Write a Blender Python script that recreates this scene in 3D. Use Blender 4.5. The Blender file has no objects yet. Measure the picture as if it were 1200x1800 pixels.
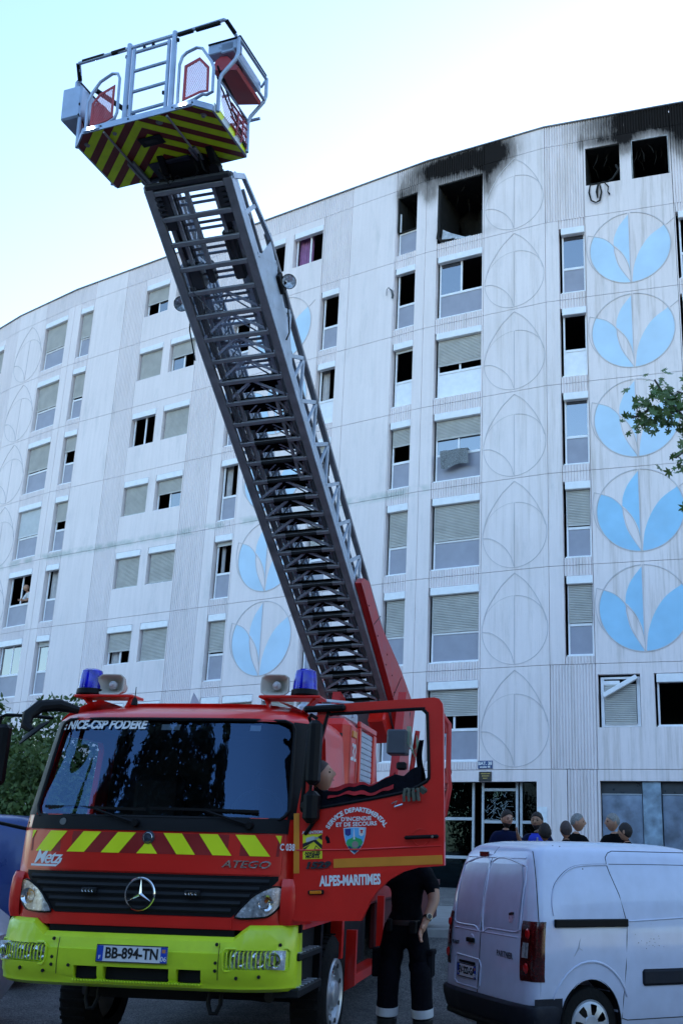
import bpy, bmesh, math, random
from mathutils import Vector, Matrix, noise
from mathutils.geometry import tessellate_polygon
R = math.radians
random.seed(11)
S = bpy.context.scene
C = S.collection

# ---------------------------------------------------------------- camera
pitch, roll, CAMZ = R(16.62), R(1.406), 1.55
fw = Vector((0, math.cos(pitch), math.sin(pitch)))
up0 = Vector((0, -math.sin(pitch), math.cos(pitch)))
rt0 = Vector((1, 0, 0))
rt = rt0*math.cos(roll) + up0*math.sin(roll)
up = -rt0*math.sin(roll) + up0*math.cos(roll)
cam_data = bpy.data.cameras.new('camera')
cam = bpy.data.objects.new('camera', cam_data)
C.objects.link(cam)
m = Matrix.Identity(4)
for i, v in enumerate((rt, up, -fw)):
    for j in range(3):
        m[j][i] = v[j]
m.translation = (0, 0, CAMZ)
cam.matrix_world = m
cam_data.sensor_fit = 'VERTICAL'
cam_data.sensor_height = 36
cam_data.sensor_width = 24
cam_data.lens = 35.2
cam_data.shift_x = -0.0856
cam_data.shift_y = 0.0346
cam_data.clip_start = 0.1
cam_data.clip_end = 2000
S.camera = cam

# ---------------------------------------------------------------- sky, sun, exposure
SUN_EL, SUN_AZ = 14.0, 24.0          # sun low behind the building, to the right
w = bpy.data.worlds.new('World')
S.world = w
w.use_nodes = True
nt = w.node_tree
sky = nt.nodes.new('ShaderNodeTexSky')
sky.sky_type = 'NISHITA'
sky.sun_disc = False
sky.sun_elevation = R(SUN_EL)
sky.sun_rotation = R(SUN_AZ)
sky.dust_density = 1.0
sky.air_density = 1.0
sky.ozone_density = 2.4
nt.links.new(sky.outputs[0], nt.nodes['Background'].inputs[0])
nt.nodes['Background'].inputs[1].default_value = 0.15
sd = bpy.data.lights.new('sun', 'SUN')
sd.energy = 2.0
sd.angle = R(0.5)
sd.color = (1, 0.93, 0.84)
sun = bpy.data.objects.new('sun', sd)
C.objects.link(sun)
sdir = Vector((math.sin(R(SUN_AZ))*math.cos(R(SUN_EL)), math.cos(R(SUN_AZ))*math.cos(R(SUN_EL)), math.sin(R(SUN_EL))))
sun.rotation_euler = sdir.to_track_quat('Z', 'Y').to_euler()
sun.location = (0, 0, 60)
S.view_settings.view_transform = 'Standard'
S.view_settings.look = 'None'
S.view_settings.exposure = 2.15
S.view_settings.gamma = 1
S.view_settings.use_curve_mapping = False

# ---------------------------------------------------------------- helpers
def tag(o, label=None, cat=None, group=None, kind=None):
    if label: o['label'] = label
    if cat: o['category'] = cat
    if group: o['group'] = group
    if kind: o['kind'] = kind
    return o

def empty(name, loc=(0, 0, 0), rz=0, **k):
    o = bpy.data.objects.new(name, None)
    C.objects.link(o)
    o.location = loc
    o.rotation_euler = (0, 0, rz)
    o.empty_display_size = 0.2
    return tag(o, **k)

def link(name, me, parent=None, mat=None, mx=None):
    o = bpy.data.objects.new(name, me)
    C.objects.link(o)
    if mat and not me.materials:
        me.materials.append(mat)
    if parent: o.parent = parent
    if mx is not None: o.matrix_local = mx
    return o

def frame(ox, ax, ay, az):
    mm = Matrix.Identity(4)
    for i, v in enumerate((ax, ay, az)):
        for j in range(3): mm[j][i] = v[j]
    mm.translation = ox
    return mm

class MB:
    def __init__(s): s.v = []; s.f = []; s.mi = []; s.cur = 0
    def add(s, vs, fs):
        n = len(s.v); s.v += [tuple(p) for p in vs]
        for f in fs: s.f.append([n+i for i in f]); s.mi.append(s.cur)
        return s
    def box(s, x0, x1, y0, y1, z0, z1, mx=None):
        vs = [Vector((x, y, z)) for x in (x0, x1) for y in (y0, y1) for z in (z0, z1)]
        if mx is not None: vs = [mx @ p for p in vs]
        return s.add(vs, [(0, 1, 3, 2), (4, 6, 7, 5), (0, 4, 5, 1), (2, 3, 7, 6), (0, 2, 6, 4), (1, 5, 7, 3)])
    def bbox(s, x0, x1, y0, y1, z0, z1, b=.01, mx=None):
        """box with chamfered edges"""
        vs = []; 
        for i, (sx) in enumerate((0, 1)):
            for sy in (0, 1):
                for sz in (0, 1):
                    X = (x0, x1)[sx]; Y = (y0, y1)[sy]; Z = (z0, z1)[sz]
                    dx = b if sx == 0 else -b; dy = b if sy == 0 else -b; dz = b if sz == 0 else -b
                    vs += [Vector((X, Y+dy, Z+dz)), Vector((X+dx, Y, Z+dz)), Vector((X+dx, Y+dy, Z))]
        def k(sx, sy, sz, a): return (sx*4+sy*2+sz)*3+a
        fs = []
        for sx in (0, 1): fs.append([k(sx, 0, 0, 0), k(sx, 1, 0, 0), k(sx, 1, 1, 0), k(sx, 0, 1, 0)])
        for sy in (0, 1): fs.append([k(0, sy, 0, 1), k(1, sy, 0, 1), k(1, sy, 1, 1), k(0, sy, 1, 1)])
        for sz in (0, 1): fs.append([k(0, 0, sz, 2), k(1, 0, sz, 2), k(1, 1, sz, 2), k(0, 1, sz, 2)])
        for sy in (0, 1):
            for sz in (0, 1): fs.append([k(0, sy, sz, 1), k(1, sy, sz, 1), k(1, sy, sz, 2), k(0, sy, sz, 2)])
        for sx in (0, 1):
            for sz in (0, 1): fs.append([k(sx, 0, sz, 0), k(sx, 1, sz, 0), k(sx, 1, sz, 2), k(sx, 0, sz, 2)])
        for sx in (0, 1):
            for sy in (0, 1): fs.append([k(sx, sy, 0, 0), k(sx, sy, 1, 0), k(sx, sy, 1, 1), k(sx, sy, 0, 1)])
        for sx in (0, 1):
            for sy in (0, 1):
                for sz in (0, 1): fs.append([k(sx, sy, sz, 0), k(sx, sy, sz, 1), k(sx, sy, sz, 2)])
        if mx is not None: vs = [mx @ p for p in vs]
        return s.add(vs, fs)
    def tube(s, pts, r=.02, n=8, closed=False, caps=True):
        P = [Vector(p) for p in pts]; N = len(P); rings = []
        rr = r if isinstance(r, (list, tuple)) else [r]*N
        prev = None
        for i, p in enumerate(P):
            a = P[(i-1) % N] if (i > 0 or closed) else P[0]
            b = P[(i+1) % N] if (i < N-1 or closed) else P[-1]
            t = (b-a)
            if t.length < 1e-9: t = Vector((0, 0, 1))
            t.normalize()
            if prev is None:
                u = t.orthogonal().normalized()
            else:
                u = (prev - t*prev.dot(t))
                u = u.normalized() if u.length > 1e-6 else t.orthogonal().normalized()
            prev = u; v = t.cross(u)
            rings.append([p + (u*math.cos(q*2*math.pi/n)+v*math.sin(q*2*math.pi/n))*rr[i] for q in range(n)])
        vs = [q for rg in rings for q in rg]; fs = []
        for i in range(N if closed else N-1):
            j = (i+1) % N
            for q in range(n): fs.append((i*n+q, i*n+(q+1) % n, j*n+(q+1) % n, j*n+q))
        if caps and not closed:
            fs.append(list(range(n))[::-1]); fs.append([(N-1)*n+q for q in range(n)])
        return s.add(vs, fs)
    def bar(s, a, b, w=.03, h=.03, upv=(0, 0, 1)):
        a = Vector(a); b = Vector(b); t = (b-a).normalized(); u = Vector(upv)
        if abs(t.dot(u)) > .98: u = Vector((1, 0, 0))
        sx = t.cross(u).normalized(); sz = sx.cross(t).normalized()
        vs = [p+sx*i*w/2+sz*j*h/2 for p in (a, b) for i in (-1, 1) for j in (-1, 1)]
        return s.add(vs, [(0, 1, 3, 2), (4, 6, 7, 5), (0, 4, 5, 1), (2, 3, 7, 6), (0, 2, 6, 4), (1, 5, 7, 3)])
    def lathe(s, prof, n=20, mx=None, a0=0, a1=2*math.pi):
        """prof: list of (r, z) about local Z"""
        full = abs(a1-a0-2*math.pi) < 1e-6; m_ = n if full else n+1
        vs = []; fs = []
        for (r, z) in prof:
            for q in range(m_):
                a = a0+(a1-a0)*q/n; vs.append(Vector((r*math.cos(a), r*math.sin(a), z)))
        for i in range(len(prof)-1):
            for q in range(n):
                j = (q+1) % m_; fs.append((i*m_+q, i*m_+j, (i+1)*m_+j, (i+1)*m_+q))
        if mx is not None: vs = [mx @ p for p in vs]
        return s.add(vs, fs)
    def prism(s, poly, y0, y1, holes=(), mx=None, back=True):
        """polygon in (x,z), extruded along y"""
        loops = [list(poly)]+[list(h) for h in holes]
        flat = [p for l in loops for p in l]; n = len(flat)
        tri = tessellate_polygon([[Vector((p[0], p[1], 0)) for p in l] for l in loops])
        vs = [Vector((p[0], y0, p[1])) for p in flat]+[Vector((p[0], y1, p[1])) for p in flat]
        fs = [tuple(t) for t in tri]
        if back: fs += [tuple(n+i for i in t[::-1]) for t in tri]
        k = 0
        for l in loops:
            L = len(l)
            for i in range(L):
                a = k+i; b = k+(i+1) % L; fs.append((a, b, n+b, n+a))
            k += L
        if mx is not None: vs = [mx @ p for p in vs]
        return s.add(vs, fs)
    def loft(s, rings, cap0=True, cap1=True, closed=True):
        n = len(rings[0]); vs = [p for r in rings for p in r]; fs = []
        for i in range(len(rings)-1):
            for q in range(n if closed else n-1):
                fs.append((i*n+q, i*n+(q+1) % n, (i+1)*n+(q+1) % n, (i+1)*n+q))
        if cap0: fs.append(list(range(n))[::-1])
        if cap1: fs.append([(len(rings)-1)*n+q for q in range(n)])
        return s.add(vs, fs)
    def grid(s, fn, nu, nv):
        vs = [fn(i/nu, j/nv) for j in range(nv+1) for i in range(nu+1)]
        return s.add(vs, [(j*(nu+1)+i, j*(nu+1)+i+1, (j+1)*(nu+1)+i+1, (j+1)*(nu+1)+i) for j in range(nv) for i in range(nu)])
    def mesh(s, name, mats=(), ang=35, uv=None, fix=True):
        me = bpy.data.meshes.new(name)
        me.from_pydata(s.v, [], s.f)
        for mm in (mats if isinstance(mats, (list, tuple)) else [mats]): me.materials.append(mm)
        if any(s.mi): me.polygons.foreach_set('material_index', s.mi)
        if fix:
            bm = bmesh.new(); bm.from_mesh(me)
            bmesh.ops.recalc_face_normals(bm, faces=bm.faces)
            bm.to_mesh(me); bm.free()
        if uv:
            l = me.uv_layers.new(name='UVMap')
            for lp in me.loops:
                l.data[lp.index].uv = uv(me.vertices[lp.vertex_index].co)
        if ang:
            me.shade_smooth()
            me.set_sharp_from_angle(angle=R(ang))
        return me
    def build(s, name, mats, parent=None, mx=None, ang=35, uv=None, fix=True):
        return link(name, s.mesh(name, mats, ang, uv, fix), parent, None, mx)

def boolean(me, cutters, mats, ang=35):
    """subtract cutter meshes from a mesh, returns a new mesh"""
    o = bpy.data.objects.new('tmp', me); C.objects.link(o); cs = []
    for c in cutters:
        co = bpy.data.objects.new('tmpc', c); C.objects.link(co); cs.append(co)
        mod = o.modifiers.new('b', 'BOOLEAN'); mod.operation = 'DIFFERENCE'; mod.object = co; mod.solver = 'EXACT'
    bpy.context.view_layer.update()
    dg = bpy.context.evaluated_depsgraph_get()
    res = bpy.data.meshes.new_from_object(o.evaluated_get(dg))
    for x in cs+[o]: bpy.data.objects.remove(x)
    res.materials.clear()
    for mm in mats: res.materials.append(mm)
    res.shade_smooth(); res.set_sharp_from_angle(angle=R(ang))
    return res

def text(txt, size, mat, name, parent, mx, ext=.001, shear=0, off=0, sp=1, align='CENTER', sx=1, fn=None):
    cu = bpy.data.curves.new(name, 'FONT')
    cu.body = txt; cu.size = size; cu.extrude = ext; cu.shear = shear; cu.offset = off
    cu.space_character = sp; cu.align_x = align; cu.align_y = 'CENTER'; cu.resolution_u = 3
    o = bpy.data.objects.new('tmp', cu); C.objects.link(o)
    bpy.context.view_layer.update()
    me = bpy.data.meshes.new_from_object(o.evaluated_get(bpy.context.evaluated_depsgraph_get()))
    bpy.data.objects.remove(o)
    me.transform(Matrix.Diagonal((sx, 1, 1, 1)))
    me.transform(Matrix.Rotation(R(90), 4, 'X'))      # stands in xz, faces -y
    if fn:
        for v in me.vertices: v.co = fn(v.co)
    me.materials.clear(); me.materials.append(mat)
    return link(name, me, parent, None, mx)

def T(x, y, z): return Matrix.Translation((x, y, z))
def RX(a): return Matrix.Rotation(R(a), 4, 'X')
def RY(a): return Matrix.Rotation(R(a), 4, 'Y')
def RZ(a): return Matrix.Rotation(R(a), 4, 'Z')

# ---------------------------------------------------------------- materials
def newmat(name):
    mt = bpy.data.materials.new(name); mt.use_nodes = True
    return mt, mt.node_tree, mt.node_tree.nodes['Principled BSDF']

def M(name, col, rough=.5, metal=0, var=.12, scale=6, bump=0, bscale=40, spec=.5, coat=0, dirt=0, dcol=(.08, .07, .06), emis=0, rvar=.1):
    mt, t, b = newmat(name)
    N = t.nodes.new; L = t.links.new
    tc = N('ShaderNodeTexCoord')
    n1 = N('ShaderNodeTexNoise'); n1.inputs['Scale'].default_value = scale; n1.inputs['Detail'].default_value = 6
    L(tc.outputs['Object'], n1.inputs['Vector'])
    mr = N('ShaderNodeMapRange'); mr.inputs[1].default_value = .3; mr.inputs[2].default_value = .7
    mr.inputs[3].default_value = 1-var; mr.inputs[4].default_value = 1+var
    L(n1.outputs[0], mr.inputs[0])
    mx = N('ShaderNodeMix'); mx.data_type = 'RGBA'; mx.blend_type = 'MULTIPLY'; mx.inputs[0].default_value = 1
    mx.inputs[6].default_value = (*col, 1)
    L(mr.outputs[0], mx.inputs[7])
    out = mx.outputs[2]
    if dirt:
        n2 = N('ShaderNodeTexNoise'); n2.inputs['Scale'].default_value = scale*.6; n2.inputs['Detail'].default_value = 9; n2.inputs['Roughness'].default_value = .7
        L(tc.outputs['Object'], n2.inputs['Vector'])
        m2 = N('ShaderNodeMapRange'); m2.inputs[1].default_value = .5; m2.inputs[2].default_value = .75; m2.inputs[4].default_value = dirt
        L(n2.outputs[0], m2.inputs[0])
        m3 = N('ShaderNodeMix'); m3.data_type = 'RGBA'; m3.inputs[7].default_value = (*dcol, 1)
        L(m2.outputs[0], m3.inputs[0]); L(out, m3.inputs[6]); out = m3.outputs[2]
    L(out, b.inputs['Base Color'])
    b.inputs['Roughness'].default_value = rough
    if rvar:
        r2 = N('ShaderNodeMapRange'); r2.inputs[3].default_value = max(.02, rough-rvar); r2.inputs[4].default_value = min(1, rough+rvar)
        L(n1.outputs[0], r2.inputs[0]); L(r2.outputs[0], b.inputs['Roughness'])
    b.inputs['Metallic'].default_value = metal
    b.inputs['Specular IOR Level'].default_value = spec
    b.inputs['Coat Weight'].default_value = coat
    b.inputs['Coat Roughness'].default_value = .06
    if bump:
        n3 = N('ShaderNodeTexNoise'); n3.inputs['Scale'].default_value = bscale; n3.inputs['Detail'].default_value = 5
        L(tc.outputs['Object'], n3.inputs['Vector'])
        bp = N('ShaderNodeBump'); bp.inputs['Strength'].default_value = bump; bp.inputs['Distance'].default_value = .02
        L(n3.outputs[0], bp.inputs['Height']); L(bp.outputs[0], b.inputs['Normal'])
    if emis:
        b.inputs['Emission Color'].default_value = (*col, 1); b.inputs['Emission Strength'].default_value = emis
    return mt

def glass(name, tint=(.5, .55, .6), refl=.12, rough=.01, gcol=(1, 1, 1)):
    mt, t, b = newmat(name)
    t.nodes.remove(b)
    N = t.nodes.new; L = t.links.new
    tr = N('ShaderNodeBsdfTransparent'); tr.inputs[0].default_value = (*tint, 1)
    gl = N('ShaderNodeBsdfGlossy'); gl.inputs['Roughness'].default_value = rough; gl.inputs[0].default_value = (*gcol, 1)
    fr = N('ShaderNodeFresnel'); fr.inputs[0].default_value = 1.5
    ad = N('ShaderNodeMath'); ad.operation = 'ADD'; ad.use_clamp = True; ad.inputs[1].default_value = refl
    mx = N('ShaderNodeMixShader')
    L(fr.outputs[0], ad.inputs[0]); L(ad.outputs[0], mx.inputs[0]); L(tr.outputs[0], mx.inputs[1]); L(gl.outputs[0], mx.inputs[2])
    L(mx.outputs[0], t.nodes['Material Output'].inputs[0])
    return mt

BLOBS = []   # soot: (s, z, rs, rz, strength) in metres along the facade and above the street
def concrete(name, col, soot=True, streak=.11, rust=0):
    mt, t, b = newmat(name)
    N = t.nodes.new; L = t.links.new
    uv = N('ShaderNodeUVMap'); uv.uv_map = 'UVMap'
    sp = N('ShaderNodeSeparateXYZ'); L(uv.outputs[0], sp.inputs[0])
    def math_(op, a, b_=None, c=None):
        q = N('ShaderNodeMath'); q.operation = op
        for i, x in enumerate((a, b_, c)):
            if x is None: continue
            if isinstance(x, (int, float)): q.inputs[i].default_value = x
            else: L(x, q.inputs[i])
        return q.outputs[0]
    def noise_(sx, sz, det=6, rg=.6, off=0):
        mp = N('ShaderNodeMapping'); mp.inputs['Scale'].default_value = (sx, sz, 1); mp.inputs['Location'].default_value = (off, off*.7, 0)
        L(uv.outputs[0], mp.inputs[0])
        q = N('ShaderNodeTexNoise'); q.inputs['Scale'].default_value = 1; q.inputs['Detail'].default_value = det; q.inputs['Roughness'].default_value = rg
        L(mp.outputs[0], q.inputs['Vector']); return q.outputs[0]
    big = noise_(.35, .35, 3); st = noise_(7, .35, 5, .65, 3); fine = noise_(9, 9, 6, .7, 7)
    v = math_('MULTIPLY_ADD', big, .16, .92-.08+.0)
    v = math_('MULTIPLY', v, math_('MULTIPLY_ADD', st, streak*2, 1-streak))
    v = math_('MULTIPLY', v, math_('MULTIPLY_ADD', fine, .08, .96))
    mx = N('ShaderNodeMix'); mx.data_type = 'RGBA'; mx.blend_type = 'MULTIPLY'; mx.inputs[0].default_value = 1
    mx.inputs[6].default_value = (*col, 1); L(v, mx.inputs[7]); out = mx.outputs[2]
    def over(colr, fac):
        nonlocal out
        q = N('ShaderNodeMix'); q.data_type = 'RGBA'; q.inputs[7].default_value = (*colr, 1)
        L(fac, q.inputs[0]); L(out, q.inputs[6]); out = q.outputs[2]
    def ramp(x, a, b_, hi=1):
        q = N('ShaderNodeMapRange'); q.inputs[1].default_value = a; q.inputs[2].default_value = b_; q.inputs[4].default_value = hi
        L(x, q.inputs[0]); return q.outputs[0]
    # brown drips
    dr = noise_(5, .22, 6, .7, 11)
    right = ramp(sp.outputs[0], 17, 23, 1) 
    over((.34, .27, .21), math_('MULTIPLY', ramp(dr, .50, .70, .6+rust), math_('MULTIPLY_ADD', right, .75, .12)))
    over((.2, .2, .19), ramp(noise_(14, 1.2, 8, .75, 17), .62, .74, .4))
    over((.36, .37, .37), ramp(noise_(2.2, .5, 7, .7, 31), .54, .72, .24))
    # old green-grey water line at the fifth floor joint
    zz = sp.outputs[1]
    wl = math_('SUBTRACT', 1, ramp(math_('ABSOLUTE', math_('SUBTRACT', zz, 11.86)), .04, .2))
    over((.4, .46, .42), math_('MULTIPLY', wl, math_('MULTIPLY', ramp(noise_(1.5, 2, 4), .38, .55, .6), math_('SUBTRACT', 1, ramp(sp.outputs[0], 17.2, 17.6)))))
    if soot:
        acc = None
        for (s0, z0, rs, rz, k) in BLOBS:
            a = math_('POWER', math_('DIVIDE', math_('SUBTRACT', sp.outputs[0], s0), rs), 2)
            c = math_('POWER', math_('DIVIDE', math_('SUBTRACT', zz, z0), rz), 2)
            g = math_('MULTIPLY', math_('EXPONENT', math_('MULTIPLY', math_('ADD', a, c), -1)), k)
            acc = g if acc is None else math_('ADD', acc, g)
        s2 = math_('MULTIPLY', acc, math_('MULTIPLY_ADD', noise_(7, 1.5, 9, .78, 23), 2.2, -.12))
        over((.20, .165, .135), ramp(s2, .06, .55, .65))
        over((.006, .005, .005), ramp(s2, .32, 1.45, .97))
    L(out, b.inputs['Base Color'])
    b.inputs['Roughness'].default_value = .75
    b.inputs['Specular IOR Level'].default_value = .03
    bp = N('ShaderNodeBump'); bp.inputs['Strength'].default_value = .15; bp.inputs['Distance'].default_value = .01
    L(noise_(30, 30, 4, .6, 5), bp.inputs['Height']); L(bp.outputs[0], b.inputs['Normal'])
    return mt
# ---------------------------------------------------------------- ground
asph = M('asphalt', (.095, .092, .09), .85, var=.3, scale=3, bump=.8, bscale=220, dirt=.4, dcol=(.09, .085, .08))
g_, gn, gb = asph, asph.node_tree, asph.node_tree.nodes['Principled BSDF']
def grain(mt, lo, hi, sc, amt):
    t = mt.node_tree; b = t.nodes['Principled BSDF']; src = b.inputs['Base Color'].links[0].from_socket
    tc = t.nodes.new('ShaderNodeTexCoord'); vo = t.nodes.new('ShaderNodeTexVoronoi'); vo.inputs['Scale'].default_value = sc
    t.links.new(tc.outputs['Object'], vo.inputs['Vector'])
    mr = t.nodes.new('ShaderNodeMapRange'); mr.inputs[3].default_value = lo; mr.inputs[4].default_value = hi
    sx = t.nodes.new('ShaderNodeSeparateColor'); t.links.new(vo.outputs['Color'], sx.inputs[0]); t.links.new(sx.outputs[0], mr.inputs[0])
    mx = t.nodes.new('ShaderNodeMix'); mx.data_type = 'RGBA'; mx.blend_type = 'MULTIPLY'; mx.inputs[0].default_value = amt
    t.links.new(src, mx.inputs[6]); t.links.new(mr.outputs[0], mx.inputs[7]); t.links.new(mx.outputs[2], b.inputs['Base Color'])
grain(asph, .3, 2.6, 90, 1)
def gz(x, y):
    """street height: falls a little to the right, rises to the forecourt"""
    t = max(0, min(1, (y-12.6)/3.0)); u = max(0, min(1, (y-18)/8))
    s = max(0, min(1, (x+.8)/1.6))
    return -.1-.22*s+(.38+.22*s)*t+.22*u
ys = [-200, -60, -20, -8, 0, 4, 6, 8, 10, 11, 12, 12.6, 13.2, 14, 15, 15.6, 16.5, 18, 20, 22, 24, 26, 30, 40, 80, 200, 600]
xs = [-600, -200, -80, -40, -20, -12, -8, -5, -3, -2, -.8, -.3, .1, .5, .8, 2, 4, 8, 14, 24, 50, 120, 300, 600]
mb = MB()
mb.add([(x, y, gz(x, y)) for y in ys for x in xs], [(j*len(xs)+i, j*len(xs)+i+1, (j+1)*len(xs)+i+1, (j+1)*len(xs)+i) for j in range(len(ys)-1) for i in range(len(xs)-1)])
tag(mb.build('ground', asph), kind='structure')
mb = MB(); ka = [(-30, 15.9), (30, 15.9)]
for i in range(60):
    x = -30+i; mb.bbox(x+.004, x+.996, 15.6, 15.75, .1, .4, .012)
tag(mb.build('kerb', M('kerb_stone', (.3, .29, .28), .8, bump=.3)), kind='structure')
mb = MB(); mb.box(-40, 40, 15.75, 24, .2, .385)
tag(mb.build('pavement', M('pavement_slab', (.22, .215, .21), .85, bump=.4, dirt=.4)), kind='structure')

# ---------------------------------------------------------------- apartment building
H = 2.751
def J(k): return 3.56+H*(k-1)
ZTOP = 23.57
def facet(p, q, off):
    p = Vector((*p, 0)); q = Vector((*q, 0)); d = (q-p).normalized()
    return dict(m=frame(p, d, Vector((-d.y, d.x, 0)), Vector((0, 0, 1))), L=(q-p).length, off=off, p=p, d=d)
def ang_pt(p, h, L): return (p[0]+L*math.cos(R(h)), p[1]+L*math.sin(R(h)))
pM0, pM1, pA, pL = (-14.98, 37.27), (-.37, 28.51), (3.32, 26.73), (-18.26, 39.62)
pA1 = ang_pt(pA, -17.2, 41.0); pZ = ang_pt(pL, -40.5, -17.0)
FM = facet(pM0, pM1, 0); FB = facet(pM1, pA, 17.03); FA = facet(pA, pA1, 21.13); FL = facet(pL, pM0, -4.03); FZ = facet(pZ, pL, -21.03)
oB, oA = 17.03, 21.13
BLOBS = [(oB+1.4, 23.1, 1.3, .55, 1.9), (oB+2.45, 23.2, .55, .8, 1.3), (oB+.3, 23.3, 1.2, .35, .7), (oB+2.2, 22.2, .2, .7, .9), (16.35, 22.62, .45, .35, .8), (oB+.12, 22.3, .3, .45, .75), (oB-1.0, 22.4, .14, .6, .8), (oB+.2, 23.1, .7, .35, .6),
         (oA+4.1, 23.35, 2.1, .6, 3.2), (oA+2.5, 22.6, .36, .5, 1.3), (oA+4.3, 22.5, .5, .8, 1.5), (oA+1.8, 22.72, .55, .2, .9), (oA+1.15, 22.7, .1, .35, .4), (oB+2.2, 20.35, .5, .2, .2)]
W = concrete('painted_concrete', (.88, .775, .765))
WR = concrete('painted_concrete_ribbed', (.86, .765, .76), streak=.15)
relief = concrete('relief_edge_shade', (.65, .60, .61), soot=False)  # darker tone stands in for the shadow along the relief lines
blue_paint = M('pale_blue_paint', (.32, .58, .78), .7, var=.08, scale=1.5, dirt=.2, dcol=(.42, .55, .68))
blue_faded = M('faded_blue_paint', (.50, .66, .80), .7, var=.08, scale=1.2, dirt=.3, dcol=(.55, .66, .76))
pvc = M('white_frame_plastic', (.82, .81, .84), .45, var=.06, dirt=.15, dcol=(.4, .38, .35))
boxm = M('shutter_box_paint', (.80, .79, .81), .4, var=.05, dirt=.15, dcol=(.4, .38, .35))
shm = M('shutter_slats', (.52, .50, .47), .6, var=.1, scale=3, dirt=.15, dcol=(.3, .28, .25))
shw = M('shutter_slats_white', (.66, .68, .70), .6, var=.05)
infill_g = M('grey_infill', (.30, .30, .36), .5, var=.08, scale=3)
infill_w = M('white_infill', (.80, .80, .84), .5, var=.05)
wglass = glass('window_glass', (.25, .28, .3), .22)
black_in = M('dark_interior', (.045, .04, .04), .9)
burnt = M('charred', (.012, .011, .01), .95, var=.5, bump=.6, bscale=12)
metal_dark = M('dark_roof_edge', (.06, .065, .07), .5)
curt_p = M('purple_curtain', (.28, .12, .26), .9, var=.2)
curt_w = M('pale_curtain', (.55, .52, .52), .9)

bld = empty('apartment_building', label='long white concrete apartment block with faceted front, leaf reliefs and soot-blackened top floor windows', cat='building')
def uvf(F):
    o = F['off']; return lambda c: (c.x+o, c.z)
G = .007
def put(F, mb, name, mt, par=None, label=None, ang=30):
    o = mb.build(name, mt, par or bld, F['m'] if par is None or par is bld else None, ang, uv=uvf(F))
    if label: o['label'] = label
    return o
def ribs(mb, x0, x1, z0, z1, y=0, pitch=.082, dep=.028):
    n = max(2, round((x1-x0)/pitch)); p = (x1-x0)/n; xs = []
    for i in range(n):
        a = x0+i*p; xs += [(a, dep), (a+.18*p, 0), (a+.72*p, 0), (a+.86*p, dep)]
    xs.append((x1, dep))
    mb.add([(x, y+d, z) for z in (z0, z1) for x, d in xs], [(i, i+1, len(xs)+i+1, len(xs)+i) for i in range(len(xs)-1)])
    for zz in (z0, z1):
        k = len(mb.v); mb.add([(x, y+d, zz) for x, d in xs]+[(x1, y+dep+.001, zz), (x0, y+dep+.001, zz)], [list(range(len(xs)+2))])
    mb.box(x0, x1, y+dep+.001, .22, z0, z1)

def shutter(F, par, x0, x1, ztop, zbot, mt=None, y=.085):
    n = max(1, round((ztop-zbot)/.048)); p = (ztop-zbot)/n; vs = []
    for i in range(n):
        z = ztop-i*p; vs += [(y+.03, z), (y, z-.25*p), (y, z-.75*p)]
    vs.append((y+.03, zbot)); mb = MB(); N = len(vs)
    mb.add([(x, a, z) for x in (x0, x1) for a, z in vs], [(i, i+1, N+i+1, N+i) for i in range(N-1)])
    mb.box(x0, x1, y-.004, y+.02, zbot-.035, zbot)
    return mb.build('shutter', mt or shm, par, None, 10)

def curtain(par, x0, x1, z0, z1, mt, y=.3, amp=.02, n=26):
    mb = MB()
    mb.grid(lambda u, v: (x0+(x1-x0)*u, y+amp*math.sin(u*n)+amp*.5*math.sin(u*n*2.3+v), z0+(z1-z0)*v), 30, 3)
    return mb.build('curtain', mt, par)

def window(F, x0, x1, zb, l=1, g='dark', sp='g', tall=True, box=True, sm=None, cur=None, frm=True):
    z0 = zb+(.245 if tall else 1.09); zt = zb+2.42; b = .05
    y0, y1 = .13, .18
    mb = MB()
    mb.bbox(x0, x0+b, y0, y1, z0, zt, .006); mb.bbox(x1-b, x1, y0, y1, z0, zt, .006)
    mb.bbox(x0+b, x1-b, y0, y1, z0, z0+b, .006); mb.bbox(x0+b, x1-b, y0, y1, zt-b, zt, .006)
    mb.bbox(x0-.02, x1+.01, .02, y0-.003, z0-.03, z0+.012, .006)
    zg0 = z0+b
    if tall:
        mb.bbox(x0+b, x1-b, y0-.004, y1, zb+1.06, zb+1.14, .006); zg0 = zb+1.14
    xm = (x0+x1)/2
    if x1-x0 > 1.05: mb.bbox(xm-.03, xm+.03, y0+.004, y1, zg0, zt-b, .006)
    fr = put(F, mb, 'window', pvc)
    if tall:
        m2 = MB(); m2.box(x0+b, x1-b, .148, .16, z0+b, zb+1.06)
        m2.build('infill_panel', infill_g if sp == 'g' else infill_w, fr)
    def pane(a, c):
        m2 = MB(); m2.box(a, c, .15, .156, zg0, zt-b); m2.build('pane', wglass, fr)
    if g == 'blue':
        if x1-x0 > 1.05: pane(x0+b, xm-.03); pane(xm+.03, x1-b)
        else: pane(x0+b, x1-b)
    elif g == 'R': pane(xm+.03, x1-b)
    elif g == 'L': pane(x0+b, xm-.03)
    if box:
        m2 = MB(); m2.bbox(x0+.0, x1+.015, -.045, .125, zb+2.21, zb+2.435, .012)
        m2.build('shutter_box', boxm, fr)
    if l > 0:
        ztp = zb+2.24; shutter(F, fr, x0+.03, x1-.03, ztp, ztp-(ztp-zg0)*l, sm)
    if cur: 
        for (a, c, mt) in cur: curtain(fr, x0+(x1-x0)*a, x0+(x1-x0)*c, zg0, zt-.05, mt)
    return fr

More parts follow.
